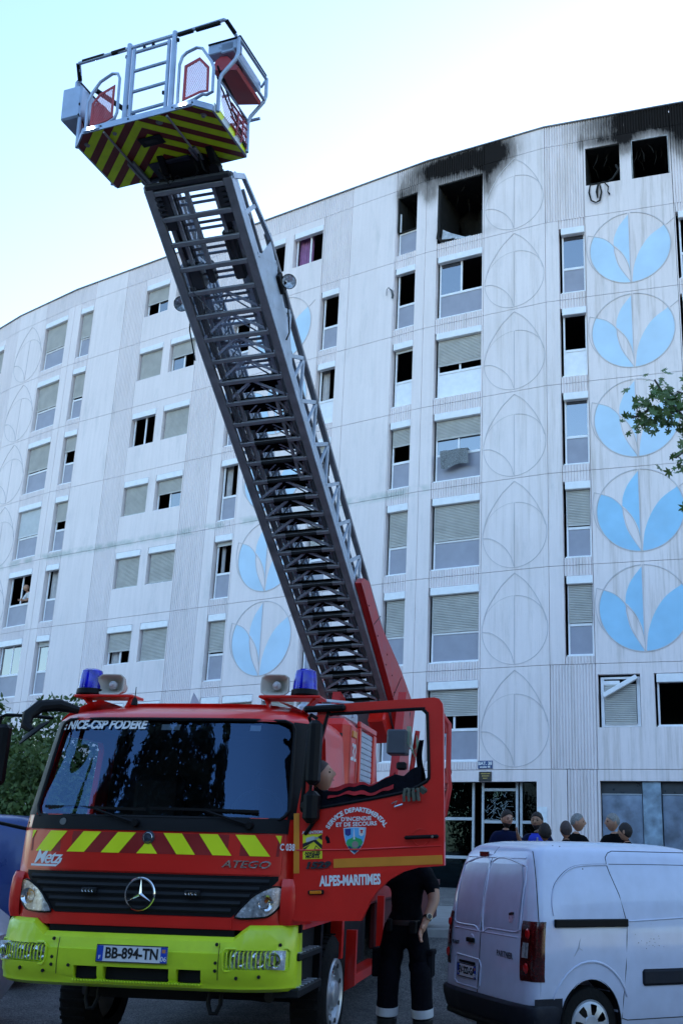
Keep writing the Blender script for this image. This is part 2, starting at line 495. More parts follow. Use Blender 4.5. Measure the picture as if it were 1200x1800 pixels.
def panel(F, x0, x1, z0, z1, holes=(), name='concrete_panel'):
    mb = MB(); a, c, e, f = x0+G, x1-G, z0+G, z1-G
    mb.prism([(a, e), (c, e), (c, f), (a, f)], 0, .2, [[(h[0], h[2]), (h[1], h[2]), (h[1], h[3]), (h[0], h[3])] for h in holes])
    return put(F, mb, name, W)
def rib_panel(F, x0, x1, z0, z1):
    mb = MB(); ribs(mb, x0+G, x1-G, z0+G, z1-G); return put(F, mb, 'ribbed_panel', WR, ang=10)

def arc(cx, cz, r, a0, a1, n=20):
    return [(cx+r*math.cos(R(a0+(a1-a0)*i/n)), cz+r*math.sin(R(a0+(a1-a0)*i/n))) for i in range(n+1)]
def line(mb, pts, r=.016):
    mb.tube([(x, -.002, z) for x, z in pts], r, 4)
def spl(pts, n=6):
    out = []; P = [pts[0]]+list(pts)+[pts[-1]]
    for i in range(1, len(P)-2):
        for j in range(n):
            t = j/n; q = []
            for a in (0, 1):
                p0, p1, p2, p3 = P[i-1][a], P[i][a], P[i+1][a], P[i+2][a]
                q.append(.5*((2*p1)+(-p0+p2)*t+(2*p0-5*p1+4*p2-p3)*t*t+(-p0+3*p1-3*p2+p3)*t**3))
            out.append(tuple(q))
    out.append(pts[-1]); return out
def leaf_grey(F, x, zb):
    mb = MB(); cz = zb+1.04; r = .97
    line(mb, arc(x, cz, r, -200, 20, 30), .012)
    line(mb, spl([(x-r, cz+.1), (x-.82, cz+.62), (x-.45, cz+1.2), (x, zb+2.66), (x, zb+2.66)][:3]+[(x-.2, cz+1.45), (x, zb+2.66)]))
    line(mb, spl([(x, zb+2.66), (x+.3, cz+1.38), (x+.6, cz+.98), (x+.82, cz+.55), (x+.93, cz+.2)]))
    line(mb, arc(x, cz, r, 20, 88, 12), .014); line(mb, arc(x, cz, r, 92, 160, 12), .005)
    line(mb, [(x, cz+r), (x, zb+.08)], .013)
    line(mb, spl([(x-r, cz-.02), (x-.7, cz-.06), (x-.35, cz-.3), (x-.12, cz-.62), (x-.02, zb+.12)]))
    put(F, mb, 'leaf_relief', relief)
def leaf_blue(F, x, zb, r=1.19):
    cz = zb+1.47; mb = MB()
    P = lambda l: [(x+a*r, cz+b*r) for a, b in l]
    li = spl(P([(-.86, .44), (-.62, .33), (-.41, .1), (-.37, -.12), (-.27, -.5), (0, -.99)]))
    line(mb, arc(x, cz, r, -268, 88, 48), .02)
    line(mb, P([(-1.04, .5), (-.86, .44)])); line(mb, spl(P([(-1.04, .5), (-1.08, .1), (-.98, -.35), (-.7, -.72)])))
    line(mb, P([(1.1, .66), (.9, .5)])); line(mb, [(x, cz+r), (x, cz-r)], .014)
    line(mb, li, .014); rg = spl(P([(-.41, .1), (-.2, -.15), (-.06, -.5), (0, -.8)])); line(mb, rg, .014)
    put(F, mb, 'leaf_relief', relief)
    def petal(poly):
        m2 = MB(); m2.prism(poly, -.006, .004); o = m2.build('blue_petal', blue_paint if F is FA and zb < J(4)-.1 else blue_faded, bld, F['m'])
    outer = arc(x, cz, r-.02, 154, 268, 24)
    petal(outer+list(reversed(spl(P([(-.86, .44), (-.62, .33), (-.42, .1), (-.39, -.12), (-.29, -.5), (-.02, -.97)])))))
    petal(spl(P([(-.02, .95), (-.26, .64), (-.38, .34), (-.40, .12)]))+spl(P([(-.38, .12), (-.18, -.15), (-.05, -.45), (-.02, -.7)]))[1:])
    petal(arc(x, cz, r-.02, -87, 31, 24)+spl(P([(.86, .5), (.50, .25), (.25, -.10), (.09, -.52), (.03, -.97)]))[1:])

def cell(F, x0, x1, o0, o1, k, win, top=True):
    """column with a tall window: jambs plus ribbed spandrel strips"""
    zb = J(k)
    panel(F, x0, o0, zb, zb+H); 
    if x1-o1 > .03: panel(F, o1, x1, zb, zb+H)
    for a, c in ((G, .215), (2.455, H-G)): mb = MB(); ribs(mb, o0+.002, o1-.002, zb+a, zb+c); put(F, mb, 'ribbed_spandrel', WR, ang=10)
    if win is not None: window(F, o0+.07, o1, zb, **win)
def pair(F, x0, x1, k, wins, oo):
    zb = J(k); hol = [(a, c, zb+1.08, zb+2.46) for a, c in oo]
    panel(F, x0, x1, zb, zb+H, hol)
    for (a, c), wn in zip(oo, wins):
        if wn is not None: window(F, a+.06, c, zb, tall=False, **wn)

def D(**k): return k
full = D(l=1)
# ---- facet M (the long one), left to right
n1 = {7: D(l=1), 6: D(l=.93), 5: D(l=.55), 4: D(l=.7), 3: D(l=0, cur=[(0, .5, curt_w)]), 2: D(l=.15, g='blue', cur=[(.1, 1, curt_w)]), 1: D(l=0, g='blue')}
pr_ = {7: (D(l=.55, g='R'), D(l=.4, g='blue')), 6: (full, D(l=.5, g='L')), 5: (D(l=0), full), 4: (full, D(l=.48, g='R')), 3: (full, D(l=.97)), 2: (D(l=.6, cur=[(0, .35, curt_w), (.7, .8, curt_w)]), full), 1: (full, full)}
n2 = {7: D(l=.5), 6: D(l=0), 5: D(l=0), 4: D(l=0, cur=[(0, .35, curt_w)]), 3: D(l=.12, cur=[(.1, .3, curt_w)]), 2: D(l=.93), 1: D(l=1)}
n3 = {6: D(l=0), 5: D(l=0, sp='w', cur=[(0, .4, curt_w)]), 4: D(l=.2, sp='w'), 3: D(l=.6), 2: full, 1: full}
n4 = {6: D(l=0), 5: D(l=.08, sp='w'), 4: D(l=.52), 3: D(l=.97), 2: D(l=.98), 1: full}
LM = FM['L']
for k in range(1, 8):
    zb = J(k)
    cell(FM, 0, 1.20, .40, 1.17, k, n1[k])
    panel(FM, 1.20, 3.03, zb, zb+H); rib_panel(FM, 3.03, 4.13, zb, zb+H)
    pair(FM, 4.13, 7.19, k, pr_[k], ((4.18, 5.44), (5.82, 7.14)))
    rib_panel(FM, 7.19, 8.46 if k < 7 else 9.8, zb, zb+H)
    if k < 7: cell(FM, 8.46, 9.80, 8.93, 9.74, k, n2[k])
    if k in (7, 1): pair(FM, 9.80, 12.84, k, (D(l=0), D(l=0, cur=[(0, .5, curt_p)])) if k == 7 else (full, full), ((9.86, 11.12), (11.5, 12.8)))
    else: panel(FM, 9.80, 12.84, zb, zb+H); leaf_blue(FM, 11.3, zb, 1.21)
    if k < 7: cell(FM, 12.84, 14.03, 12.88, 13.64, k, n3[k])
    else: rib_panel(FM, 12.84, 14.03, zb, zb+H)
    panel(FM, 14.03, 15.85, zb, zb+H)
    if k < 7: cell(FM, 15.85, LM, 15.89, 16.67, k, n4[k])
    else:
        cell(FM, 15.85, LM, 15.89, 16.67, k, None)
for a, c, rb in ((0, 1.2, 1), (1.2, 3.03, 0), (3.03, 9.8, 1), (9.8, 14.03, 1), (14.03, 15.85, 0), (15.85, LM, 1)):
    (rib_panel if rb else panel)(FM, a, c, J(8), ZTOP)
for a, c in ((0, 1.2), (1.2, 4.13), (4.13, 7.19), (7.19, 9.8), (9.8, 12.84), (12.84, 14.03), (14.03, 15.85), (15.85, LM)): panel(FM, a, c, 0, J(1))
# ---- facet B
LB = FB['L']
bw = {6: D(l=0, g='L'), 5: D(l=.8, sp='w'), 4: D(l=.55, g='blue'), 3: D(l=.985), 2: D(l=.98), 1: D(l=.66)}
for k in range(1, 8):
    zb = J(k)
    panel(FB, 2.06, LB, zb, zb+H); leaf_grey(FB, 3.08, zb)
    if k < 7: cell(FB, 0, 2.06, .42, 2.0, k, bw[k])
    else: cell(FB, 0, 2.06, .42, 2.0, k, None)
rib_panel(FB, 0, 2.06, J(8), ZTOP); panel(FB, 2.06, LB, J(8), ZTOP)
# burned-out windows of facets M and B
mb = MB(); zb = J(7)
mb.bbox(15.93, 15.98, .13, .18, zb+.245, zb+1.9, .006); mb.bbox(16.62, 16.67, .13, .18, zb+.245, zb+1.2, .006)
mb.bbox(15.98, 16.62, .13, .18, zb+1.06, zb+1.13, .006); mb.bbox(15.98, 16.62, .13, .18, zb+.245, zb+.29, .006)
wf = put(FM, mb, 'window', pvc, label='narrow burned-out window with only its lower frame left')
m2 = MB(); m2.box(15.98, 16.62, .148, .16, zb+.29, zb+1.06); m2.build('infill_panel', infill_g, wf)
def charred_hole(F, x0, x1, z0, z1, par=None):
    rnd = random.Random(int(x0*100)); mb = MB()
    mb.grid(lambda u, v: (x0-.01+(x1-x0+.02)*u, 1.6+.5*rnd.random(), z0-.1+(z1-z0+.2)*v), 8, 6)
    for (a, c) in ((x0-.004, x0+.012), (x1-.012, x1+.004)): mb.box(a, c, .02, 1.7, z0, z1)
    mb.box(x0, x1, .03, 1.7, z1-.03, z1+.004); mb.box(x0, x1, .06, 1.7, z0-.02, z0+.002)
    for i in range(9):
        x = x0+(x1-x0)*rnd.random(); a = Vector((x, .25+.8*rnd.random(), z1-.02)); b_ = a+Vector((rnd.uniform(-.2, .2), .1, -rnd.uniform(.1, .5)))
        mb.tube([a, (a+b_)/2+Vector((.04, 0, .02)), b_], [.012, .018, .006], 5)
    o = put(F, mb, 'charred_opening', burnt); return o
charred_hole(FM, 15.93, 16.66, zb+1.13, zb+2.45)
ch = charred_hole(FB, .42, 2.0, zb+.22, zb+2.45)
mb = MB()   # warped white shutter remains lying in the corner
def warp(u, v):
    return (.56+1.0*u, .02+.10*v+.025*math.sin(u*9), zb+.21+.04*u+(.52*max(0, 1-u*1.15)**1.1+.04)*v+.025*math.sin(v*14+u*5))
mb.grid(warp, 18, 12); mb.build('melted_shutter', M('scorched_white', (.5, .52, .56), .5, var=.3, dirt=.6, dcol=(.05, .05, .05)), ch)
mb = MB(); mb.tube([(.47, -.01, zb+1.25), (.5, -.03, zb+.8), (.47, -.05, zb+.4), (.62, -.04, zb+.26), (.9, .02, zb+.28), (1.1, .05, zb+.3)], [.03, .045, .06, .05, .03, .02], 7)
mb.box(.425, .49, .0, .14, zb+1.0, zb+2.3); mb.box(1.93, 1.99, .05, .16, zb+.25, zb+1.1)
mb.build('burnt_frame', burnt, ch)
# ---- facet A (right)
LA = 41.0  # front carried on past the view to block the low sun
a1 = {6: D(l=0, g='blue'), 5: D(l=0, sp='w'), 4: D(l=0, g='blue'), 3: D(l=.95), 2: D(l=.96)}
a2 = {6: D(l=0), 5: D(l=.4), 4: full, 3: full, 2: D(l=.5)}
for k in range(1, 8):
    zb = J(k)
    if 1 < k < 7:
        cell(FA, 0, 1.22, .42, 1.19, k, a1[k]); panel(FA, 1.22, 3.86, zb, zb+H); leaf_blue(FA, 2.54, zb, 1.19)
        cell(FA, 3.86, 5.0, 3.9, 4.63, k, a2[k])
    else:
        if k == 1: rib_panel(FA, 0, 1.22, zb, zb+H)
        else: rib_panel(FA, 0, 1.22, zb, zb+H)
        if k == 7: panel(FA, 1.22, 3.86, zb, zb+H, [(1.28, 2.33, zb+1.1, zb+2.45), (2.68, 3.8, zb+1.08, zb+2.45)])
        else: panel(FA, 1.22, 3.86, zb, zb+H, [(1.27, 2.37, zb+1.07, zb+2.46), (2.73, 3.84, zb+1.07, zb+2.46)])
        rib_panel(FA, 3.86, 5.0, zb, zb+H)
    for i in range(12):
        x = 5+i*3; pair(FA, x, x+1.8, k, (full,), ((x+.3, x+1.5),)); rib_panel(FA, x+1.8, x+3, zb, zb+H)
rib_panel(FA, 0, 3.86, J(8), ZTOP); rib_panel(FA, 3.86, 8, J(8), ZTOP); rib_panel(FA, 8, LA, J(8), ZTOP)
zb = J(7)
for x0, x1 in ((1.28, 2.33), (2.68, 3.8)): charred_hole(FA, x0, x1, zb+1.1, zb+2.45)
mb = MB()
for x in (2.69, 3.77): mb.box(x, x+.025, -.006, .1, zb+1.1, zb+2.45)
mb.box(2.69, 3.795, -.006, .1, zb+2.43, zb+2.455)
mb.build('bare_frame', M('scorched_frame', (.3, .3, .3), .6, var=.4), bld, FA['m'])
zb = J(1)
# tilted shutter box window, and the dark one beside it
mb = MB(); x0, x1 = 1.33, 2.35
mb.bbox(x0, x0+.09, .12, .18, zb+1.09, zb+2.4, .006); mb.bbox(x1-.09, x1, .12, .18, zb+1.09, zb+2.4, .006)
mb.bbox(x0+.09, x1-.09, .12, .18, zb+1.09, zb+1.17, .006); mb.bbox(x0+.09, x1-.09, .12, .18, zb+2.34, zb+2.4, .006); mb.bbox(x0+.09, x0+.5, .11, .13, zb+2.2, zb+2.3, .006)
wf = put(FA, mb, 'window', pvc, label='first floor window whose shutter box has come loose and hangs tilted')
shutter(FA, wf, x0+.1, x1-.1, zb+2.2, zb+1.18)
mb = MB(); mb.bbox(-.5, .5, -.1, .06, -.06, .06, .012, mx=T(1.85, 0, zb+2.13) @ RY(-29)); mb.build('shutter_box', boxm, wf)
mb = MB(); mb.box(x0+.12, x0+.4, .125, .135, zb+2.22, zb+2.28); mb.build('box_lining', M('orange_foam', (.5, .33, .14), .8), wf)
wf = window(FA, 2.79, 3.84, zb, l=0, tall=False)
for F_, lst in ((FL, None),):
    pass
# ground floor of facets B and A
mb = MB(); zt = J(1)-.31
panel(FB, 0, LB, 0, J(1), [(.1, 3.7, .2, zt)])
alu = M('aluminium_door', (.42, .46, .5), .4, metal=.2, var=.1)
dglass = glass('entrance_glass', (.3, .42, .45), .04, gcol=(.16, .26, .32))
mb = MB(); y = .35
for x in (.12, 1.72, 2.0, 2.98, 3.1, 3.64): mb.bbox(x, x+.07, y, y+.06, .3, zt, .006)
for (a, c, z) in ((.19, 1.72, 2.25), (2.07, 2.98, 3.02), (2.07, 2.98, 2.18), (3.17, 3.64, 2.18), (.19, 1.72, 1.25)): mb.bbox(a, c, y+.003, y+.057, z, z+.08, .006)
dr = put(FB, mb, 'entrance_door', alu)
for (a, c, z0_, z1_) in ((.19, 1.72, 2.33, zt), (.19, 1.72, .4, 2.25), (2.07, 2.98, 2.26, 3.02), (2.07, 2.98, .4, 2.18), (3.17, 3.64, 2.26, zt), (3.17, 3.64, .4, 2.18)):
    m2 = MB(); m2.box(a, c, y+.028, y+.034, z0_, z1_); m2.build('pane', dglass, dr)
m2 = MB(); rnd = random.Random(5)      # cracked pane: web of fracture lines
for i in range(60):
    a = Vector((2.5+rnd.gauss(0, .2), y+.024, 2.5+rnd.gauss(0, .16)))
    b_ = a+Vector((rnd.uniform(-.22, .22), 0, rnd.uniform(-.18, .18)))
    for p in (a, b_): p.x = min(2.96, max(2.09, p.x)); p.z = min(3.0, max(2.28, p.z))
    m2.bar(a, b_, .007, .004)
m2.build('glass_crack', M('glass_crack', (.4, .5, .55), .4), dr)
m2 = MB(); m2.box(3.72, 3.98, -.012, -.002, 2.1, 2.95, T(0, 0, -.35)); nb = m2.build('notice_board', M('white_board', (.75, .77, .8), .5), bld, FB['m'])
panel(FA, 0, .42, 0, J(1)); rib_panel(FA, .42, 1.2, 0, J(1)); zt = J(1)-.29
panel(FA, 1.2, LA, 0, J(1), [(1.26, 6.2, .2, zt)])
steel = M('worn_blue_grey_steel', (.2, .25, .33), .45, metal=.3, var=.4, scale=2.5, dirt=.6, dcol=(.1, .1, .12), rvar=.2)
steel2 = M('blue_grey_post', (.22, .3, .38), .5, metal=.2, var=.4, scale=4, dirt=.5)
for i, x in enumerate((1.28, 2.8, 4.3)):
    mb = MB(); mb.bbox(x, x+1.02, .2, .26, .3, zt-.34, .01); dd = put(FA, mb, 'service_door', steel)
    m2 = MB(); m2.box(x, x+1.02, .22, .24, zt-.31, zt-.01); m2.build('transom_panel', M('dark_transom', (.04, .05, .06), .3), dd)
    m2 = MB(); m2.bbox(x, x+1.02, .19, .25, zt-.335, zt-.31, .004); m2.build('transom_bar', alu, dd)
    mb = MB(); mb.bbox(x+1.04, x+1.5, .1, .3, .3, zt-.005, .01); put(FA, mb, 'service_post', steel2)
    m2 = MB(); m2.lathe([(0, -.02), (.03, -.02), (.03, .01)], 12, mx=T(x+1.12, .1, 1.4) @ RX(-90)); m2.build('door_knob', metal_dark, dd)
# ---- facets L and Z (left)
lw = {7: D(l=.98), 6: D(l=.97), 5: D(l=.95), 4: D(l=.97, sm=shw), 3: None, 2: D(l=0, g='blue', cur=[(.2, .9, curt_w)]), 1: D(l=1)}
for k in range(1, 8):
    zb = J(k)
    panel(FL, 0, 2.0, zb, zb+H); leaf_grey(FL, 1.04, zb)
    cell(FL, 2.0, 4.03, 2.08, 3.62, k, lw[k] or D(l=0))
    pair(FZ, 12.8, 15.95, k, (full, D(l=.9)), ((12.9, 14.2), (14.6, 15.9))); rib_panel(FZ, 15.95, 17, zb, zb+H); panel(FZ, 0, 12.8, zb, zb+H)
panel(FL, 0, 2.0, J(8), ZTOP); rib_panel(FL, 2.0, 4.03, J(8), ZTOP); rib_panel(FZ, 12.8, 17, J(8), ZTOP); panel(FZ, 0, 12.8, J(8), ZTOP)
panel(FL, 0, 4.03, 0, J(1)); panel(FZ, 0, 17, 0, J(1))
# soot-side cables
mb = MB()
mb.tube([(2.1, .02, J(7)+1.12), (1.42, -.03, J(7)+1.1), (1.38, -.06, J(7)+.8), (1.44, -.07, J(7)+.5), (1.58, -.07, J(7)+.4), (1.7, -.07, J(7)+.45), (1.76, -.06, J(7)+.75), (1.7, -.04, J(7)+1.1), (1.9, .02, J(7)+1.16)], [.02, .025, .03, .025, .022, .03, .028, .024, .02], 6)
mb.tube([(1.66, -.02, J(7)+1.12), (1.62, -.06, J(7)+.8), (1.64, -.08, J(7)+.55)], [.02, .045, .02], 6)
mb.tube([(1.85, -.02, J(7)+1.1), (1.97, -.06, J(7)+.9), (1.95, -.07, J(7)+.72), (2.0, -.07, J(7)+.62)], [.012, .02, .015, .03], 6)
mb.tube([(2.2, .1, J(7)+1.75), (2.28, .02, J(7)+1.5), (2.1, .0, J(7)+1.2), (1.95, -.02, J(7)+1.12)], [.03, .04, .03, .02], 6)
tag(mb.build('burnt_cable', burnt, None, FA['m']), 'charred cables and strips dangling from the burned window at the top right', 'cable')
mb = MB(); zb = J(6)
mb.tube([(15.62, -.05, zb+1.55), (15.64, -.08, zb+1.75), (15.72, -.1, zb+1.8), (15.82, -.06, zb+1.68), (15.86, -.04, zb+1.5), (15.84, -.03, zb+1.4)], [.01, .012, .014, .03, .04, .03], 6)
tag(mb.build('broken_bracket', metal_dark, None, FM['m']), 'bent dark metal bracket beside the narrow window under the burned one', 'bracket')
# body of the block behind the fronts: floors, inner wall, roof
def off(p, q, dist):
    d = Vector((q[0]-p[0], q[1]-p[1])).normalized(); return Vector((-d.y, d.x))*dist
chain = [pZ, pL, pM0, pM1, pA, pA1]
back = []; 
for i, p in enumerate(chain):
    a = off(chain[i-1], p, 1) if i else off(p, chain[1], 1)
    b_ = off(p, chain[i+1], 1) if i < len(chain)-1 else a
    back.append((a+b_).normalized())
def strip(z0, z1, d0, d1, name, mt):
    mb = MB()
    for i in range(len(chain)-1):
        A = [Vector(chain[i])+back[i]*d for d in (d0, d1)]; B_ = [Vector(chain[i+1])+back[i+1]*d for d in (d0, d1)]
        lo = [(*A[0], z0), (*B_[0], z0), (*B_[1], z0), (*A[1], z0)]; hi = [(*A[0], z1), (*B_[0], z1), (*B_[1], z1), (*A[1], z1)]
        mb.add(lo+hi, [(0, 1, 2, 3), (4, 5, 6, 7), (0, 1, 5, 4), (3, 2, 6, 7), (0, 3, 7, 4), (1, 2, 6, 5)])
    return mb.build(name, mt, bld)
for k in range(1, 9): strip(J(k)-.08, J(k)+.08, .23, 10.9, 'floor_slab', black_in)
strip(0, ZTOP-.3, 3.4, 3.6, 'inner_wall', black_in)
strip(0, ZTOP-.02, 11, 11.2, 'rear_wall', W)
strip(ZTOP-.25, ZTOP-.1, .2, 11, 'roof', metal_dark)
strip(ZTOP+.001, ZTOP+.035, -.05, .25, 'roof_edge', M('zinc_roof_edge', (.25, .26, .28), .5))
for e_, nm in ((0, 'end_wall'), (-1, 'end_wall')):
    p = Vector(chain[e_]); b_ = back[e_]; t_ = Vector((-b_.y, b_.x))*.1
    mb = MB(); q = [(*(p+b_*.25-t_), 0), (*(p+b_*11-t_), 0), (*(p+b_*11+t_), 0), (*(p+b_*.25+t_), 0)]
    mb.add(q+[(a, c, ZTOP-.02) for a, c, _ in q], [(0, 1, 2, 3), (4, 5, 6, 7), (0, 1, 5, 4), (1, 2, 6, 5), (2, 3, 7, 6), (3, 0, 4, 7)]); mb.build(nm, W, bld)
# signs and rug
def sign(F, x0, x1, z0, z1, mt, label, lines, tm, name='wall_sign'):
    mb = MB(); mb.bbox(x0, x1, -.03, -.004, z0, z1, .004); o = mb.build(name, mt, None, F['m']); tag(o, label, 'sign')
    for s_, size, zc, off_ in lines: text(s_, size, tm, 'lettering', o, T((x0+x1)/2, -.033, zc), off=off_)
    return o
white_t = M('white_lettering', (.8, .8, .8), .5, var=.02)
sign(FB, 2.04, 2.46, J(1)+.03, J(1)+.24, M('navy_enamel', (.02, .06, .18), .35), 'small blue enamel sign with white block and staircase number on wall', [('BAT. 38', .12, J(1)+.165, .003), ('escalier 8E', .07, J(1)+.075, .002)], white_t)
sg = sign(FB, 2.07, 2.43, J(1)-.30, J(1)-.05, M('black_plaque', (.012, .012, .012), .4), 'small black plaque with gold lines under the blue sign', [], white_t)
gold = M('gold_lettering', (.45, .33, .08), .4, var=.05); rnd = random.Random(3); m2 = MB()
for i in range(3):
    x = 2.13+.03*i
    while x < 2.38-.03*i: wd = rnd.uniform(.012, .03); m2.box(x, x+wd, -.034, -.0305, J(1)-.115-.06*i, J(1)-.09-.06*i); x += wd+.008
m2.build('lettering', gold, sg)
mb = MB(); zb = J(4)
mb.grid(lambda u, v: (.72+.9*u+.06*v, -.075-.02*math.sin(u*11+v*3)-.015*v, zb+1.16-.5*v-.04*math.sin(u*7)*v-.06*(1-u)*v), 40, 24)
mb.grid(lambda u, v: (.72+.9*u, -.07+.2*v, zb+1.165+.01*math.sin(u*12)), 20, 4)
tag(mb.build('rug', M('grey_shaggy_rug', (.19, .2, .21), .95, var=.5, scale=30, bump=1, bscale=60), None, FB['m']), 'grey shaggy rug hung out over a fourth floor window sill', 'rug')
# ---------------------------------------------------------------- fire truck
red = M('fire_red_paint', (.72, .012, .005), .36, var=.1, scale=2, coat=.3, spec=.5, dirt=.12, dcol=(.2, .03, .02), rvar=.05)
red2 = M('fire_red_film', (.30, .010, .010), .4, var=.08)
ladder_red = M('turntable_red_paint', (.48, .012, .010), .45, var=.12, coat=.15, dirt=.15, dcol=(.2, .03, .02))
lime = M('lime_yellow_paint', (.60, .78, .02), .38, var=.06, coat=.3, dirt=.18, dcol=(.25, .3, .04))
fluo = M('fluorescent_yellow_film', (.80, .90, .005), .45, var=.04)
black = M('black_plastic', (.004, .004, .005), .55, spec=.2, var=.2, rvar=.1)
blackm = M('black_rubber', (.008, .008, .008), .85, var=.2, bump=.3)
dgrey = M('dark_grey_plastic', (.011, .012, .014), .6, spec=.25, var=.15)
chrome = M('chrome', (.75, .76, .78), .12, metal=1, var=.02, rvar=.03)
lampm = M('lamp_reflector', (.72, .74, .78), .25, metal=.35, var=.5, scale=30, rvar=.12)
clear = glass('clear_lens', (.92, .94, .95), .0)
screen = glass('windscreen_glass', (.50, .56, .58), .04, gcol=(.34, .58, 1))
orange = M('orange_reflective', (.72, .25, .02), .4, var=.08)
amber = M('amber_lens', (.7, .2, .01), .25)
bluelens = M('blue_beacon_lens', (.004, .006, .50), .12, var=.5, scale=14, coat=.3)
bluelens.node_tree.nodes['Principled BSDF'].inputs['Transmission Weight'].default_value = .15
cream = M('cream_horn_plastic', (.56, .52, .44), .5, var=.06)
alu2 = M('ladder_aluminium', (.50, .55, .62), .42, metal=.35, var=.15, scale=4, dirt=.3, dcol=(.12, .12, .12))
alud = M('ladder_steel_grey', (.27, .265, .28), .5, metal=.3, var=.2, scale=4, dirt=.4, dcol=(.05, .05, .05))
bgrey = M('basket_tube_grey', (.36, .43, .54), .38, metal=.3, var=.12, scale=6)
whitep = M('white_plate', (.75, .76, .78), .4, var=.03)
eublue = M('plate_blue', (.01, .06, .45), .4, var=.05)
blk = M('black_print', (.01, .01, .012), .5, var=.02)
rim_m = M('wheel_rim', (.5, .52, .55), .35, metal=.5, var=.15, dirt=.3)
tyre = M('tyre_rubber', (.009, .009, .009), .85, spec=.2, var=.3, bump=.4)
maroon = M('maroon_film', (.17, .014, .012), .45, var=.1)
darkred = M('dull_red_paint', (.10, .006, .006), .6, var=.2, dirt=.3)
navy = M('navy_cloth', (.005, .006, .010), .9, spec=.1, var=.3, scale=14, bump=.5, bscale=30)

TO = Vector((-2.005, 7.566, -.10))
tk = empty('fire_truck', TO, R(-7.8), label='red fire engine with raised turntable ladder, lime yellow bumper and its driver door wide open', cat='fire engine')
MT = T(*TO) @ RZ(-7.8)
DZ = .10                       # the wheels stand 10 cm below the reference height used for z here
def tz(mb_or_o): return mb_or_o
UP = T(0, 0, DZ)
def tp(mb, name, mt, par=None, mx=None, ang=35, label=None, kind=None):
    o = mb.build(name, mt, par or tk, (UP @ (mx or Matrix.Identity(4))) if par is None else mx, ang)
    if label: o['label'] = label
    if kind: o['kind'] = kind
    return o
def yb(z):          # front line of the cab at the middle, by height
    if z < 1.03: return .07
    if z < 1.62: return .07+.03*(z-1.03)/.59
    if z < 2.45: return .10+.21*(z-1.62)/.83
    return .31+.5*min(1, (z-2.45)/.16)**2
def hw(z):
    if z < 1.7: return 1.13
    if z < 2.42: return 1.13-.055*(z-1.7)/.72
    return 1.075-.25*min(1, (z-2.42)/.2)**2.2
def fy(x, z):       # front surface
    a = min(1, abs(x)/hw(z)); return yb(z)+.03*a*a+.26*a**7
ZL = [.95, 1.03, 1.18, 1.32, 1.45, 1.60, 1.72, 1.85, 2.0, 2.15, 2.3, 2.42, 2.46, 2.50, 2.54, 2.575, 2.60, 2.62]
def cab_ring(z, ins=0, y1=1.72):
    w_ = hw(z)-ins; pts = []
    for i in range(25):
        a = -1+2*i/24; a = math.copysign(abs(a)**.75, a); x = a*w_; pts.append((x, fy(x*hw(z)/w_, z)+ins, z))
    for y in (.6, .8, 1.2, 1.5): pts.append((w_, y+ins, z))
    for a in range(0, 91, 30): pts.append((w_-.1+.1*math.cos(R(a)), y1-ins-.1+.1*math.sin(R(a)), z))
    for a in range(90, 181, 30): pts.append((-w_+.1+.1*math.cos(R(a)), y1-ins-.1+.1*math.sin(R(a)), z))
    for y in (1.5, 1.2, .8, .6): pts.append((-w_, y+ins, z))
    return pts
mb = MB(); mb.loft([cab_ring(z) for z in ZL]+[[(x*.9, .45+(y-.45)*.93, 2.64) for x, y, z in cab_ring(2.62)]])
outer = mb.mesh('cab', [red, black], 0)
mb = MB(); zi = [1.12, 1.3, 1.6, 1.72, 2.0, 2.3, 2.44, 2.52]
mb.loft([cab_ring(z, .05) for z in zi]); inner = mb.mesh('i', [red], 0)
cut = []
mb = MB(); mb.prism([(-.965, 1.735), (-.935, 1.72), (.935, 1.72), (.965, 1.735), (.985, 1.78), (.945, 2.38), (.925, 2.425), (.88, 2.445), (-.88, 2.445), (-.925, 2.425), (-.945, 2.38), (-.985, 1.78)], -.3, .62); cut.append(mb.mesh('c', [], 0))
mb = MB(); mb.add([], [])
def sideprism(poly, x0, x1):     # poly in (y,z)
    m_ = MB(); m_.prism(poly, -x1, -x0, mx=RZ(90)); return m_.mesh('c', [], 0)
# RZ(90): (x,y)->(-y,x): prism x becomes world y, prism y becomes -world x
cut.append(sideprism([(.52, 1.78), (1.3, 1.72), (1.38, 1.76), (1.38, 2.3), (1.33, 2.36), (.66, 2.36), (.6, 2.32)], -1.4, -.9))
cut.append(sideprism([(.36, 1.0), (.9, 1.0), (.92, 1.1), (.92, 2.36), (.86, 2.4), (.62, 2.4), (.36, 1.75)], .85, 1.4))
cab_me = boolean(outer, [inner]+cut, [red, black])
cab = link('cab_body', cab_me, tk, None, UP)
mb = MB()                        # black lining inside
mb.box(-1.06, 1.06, 1.60, 1.64, 1.13, 2.5); mb.box(-1.0, 1.0, .36, 1.6, 1.13, 1.16); mb.box(-.95, .95, .7, 1.6, 2.44, 2.5)
mb.box(-1.08, .98, .32, .62, 1.2, 1.66)
tp(mb, 'cab_lining', M('cab_lining', (.02, .02, .022), .9))
mb = MB(); mb.grid(lambda u, v: ((u*2-1)*(.985-.04*v), fy((u*2-1)*.97, 1.72+.725*v)+.018, 1.72+.725*v), 16, 8)
tp(mb, 'windscreen', screen)
mb = MB(); L_ = [(-.965, 1.735), (-.935, 1.71), (.935, 1.71), (.965, 1.735), (.99, 1.78), (.95, 2.39), (.93, 2.43), (.88, 2.452), (-.88, 2.452), (-.93, 2.43), (-.95, 2.39), (-.99, 1.78)]
P_ = []
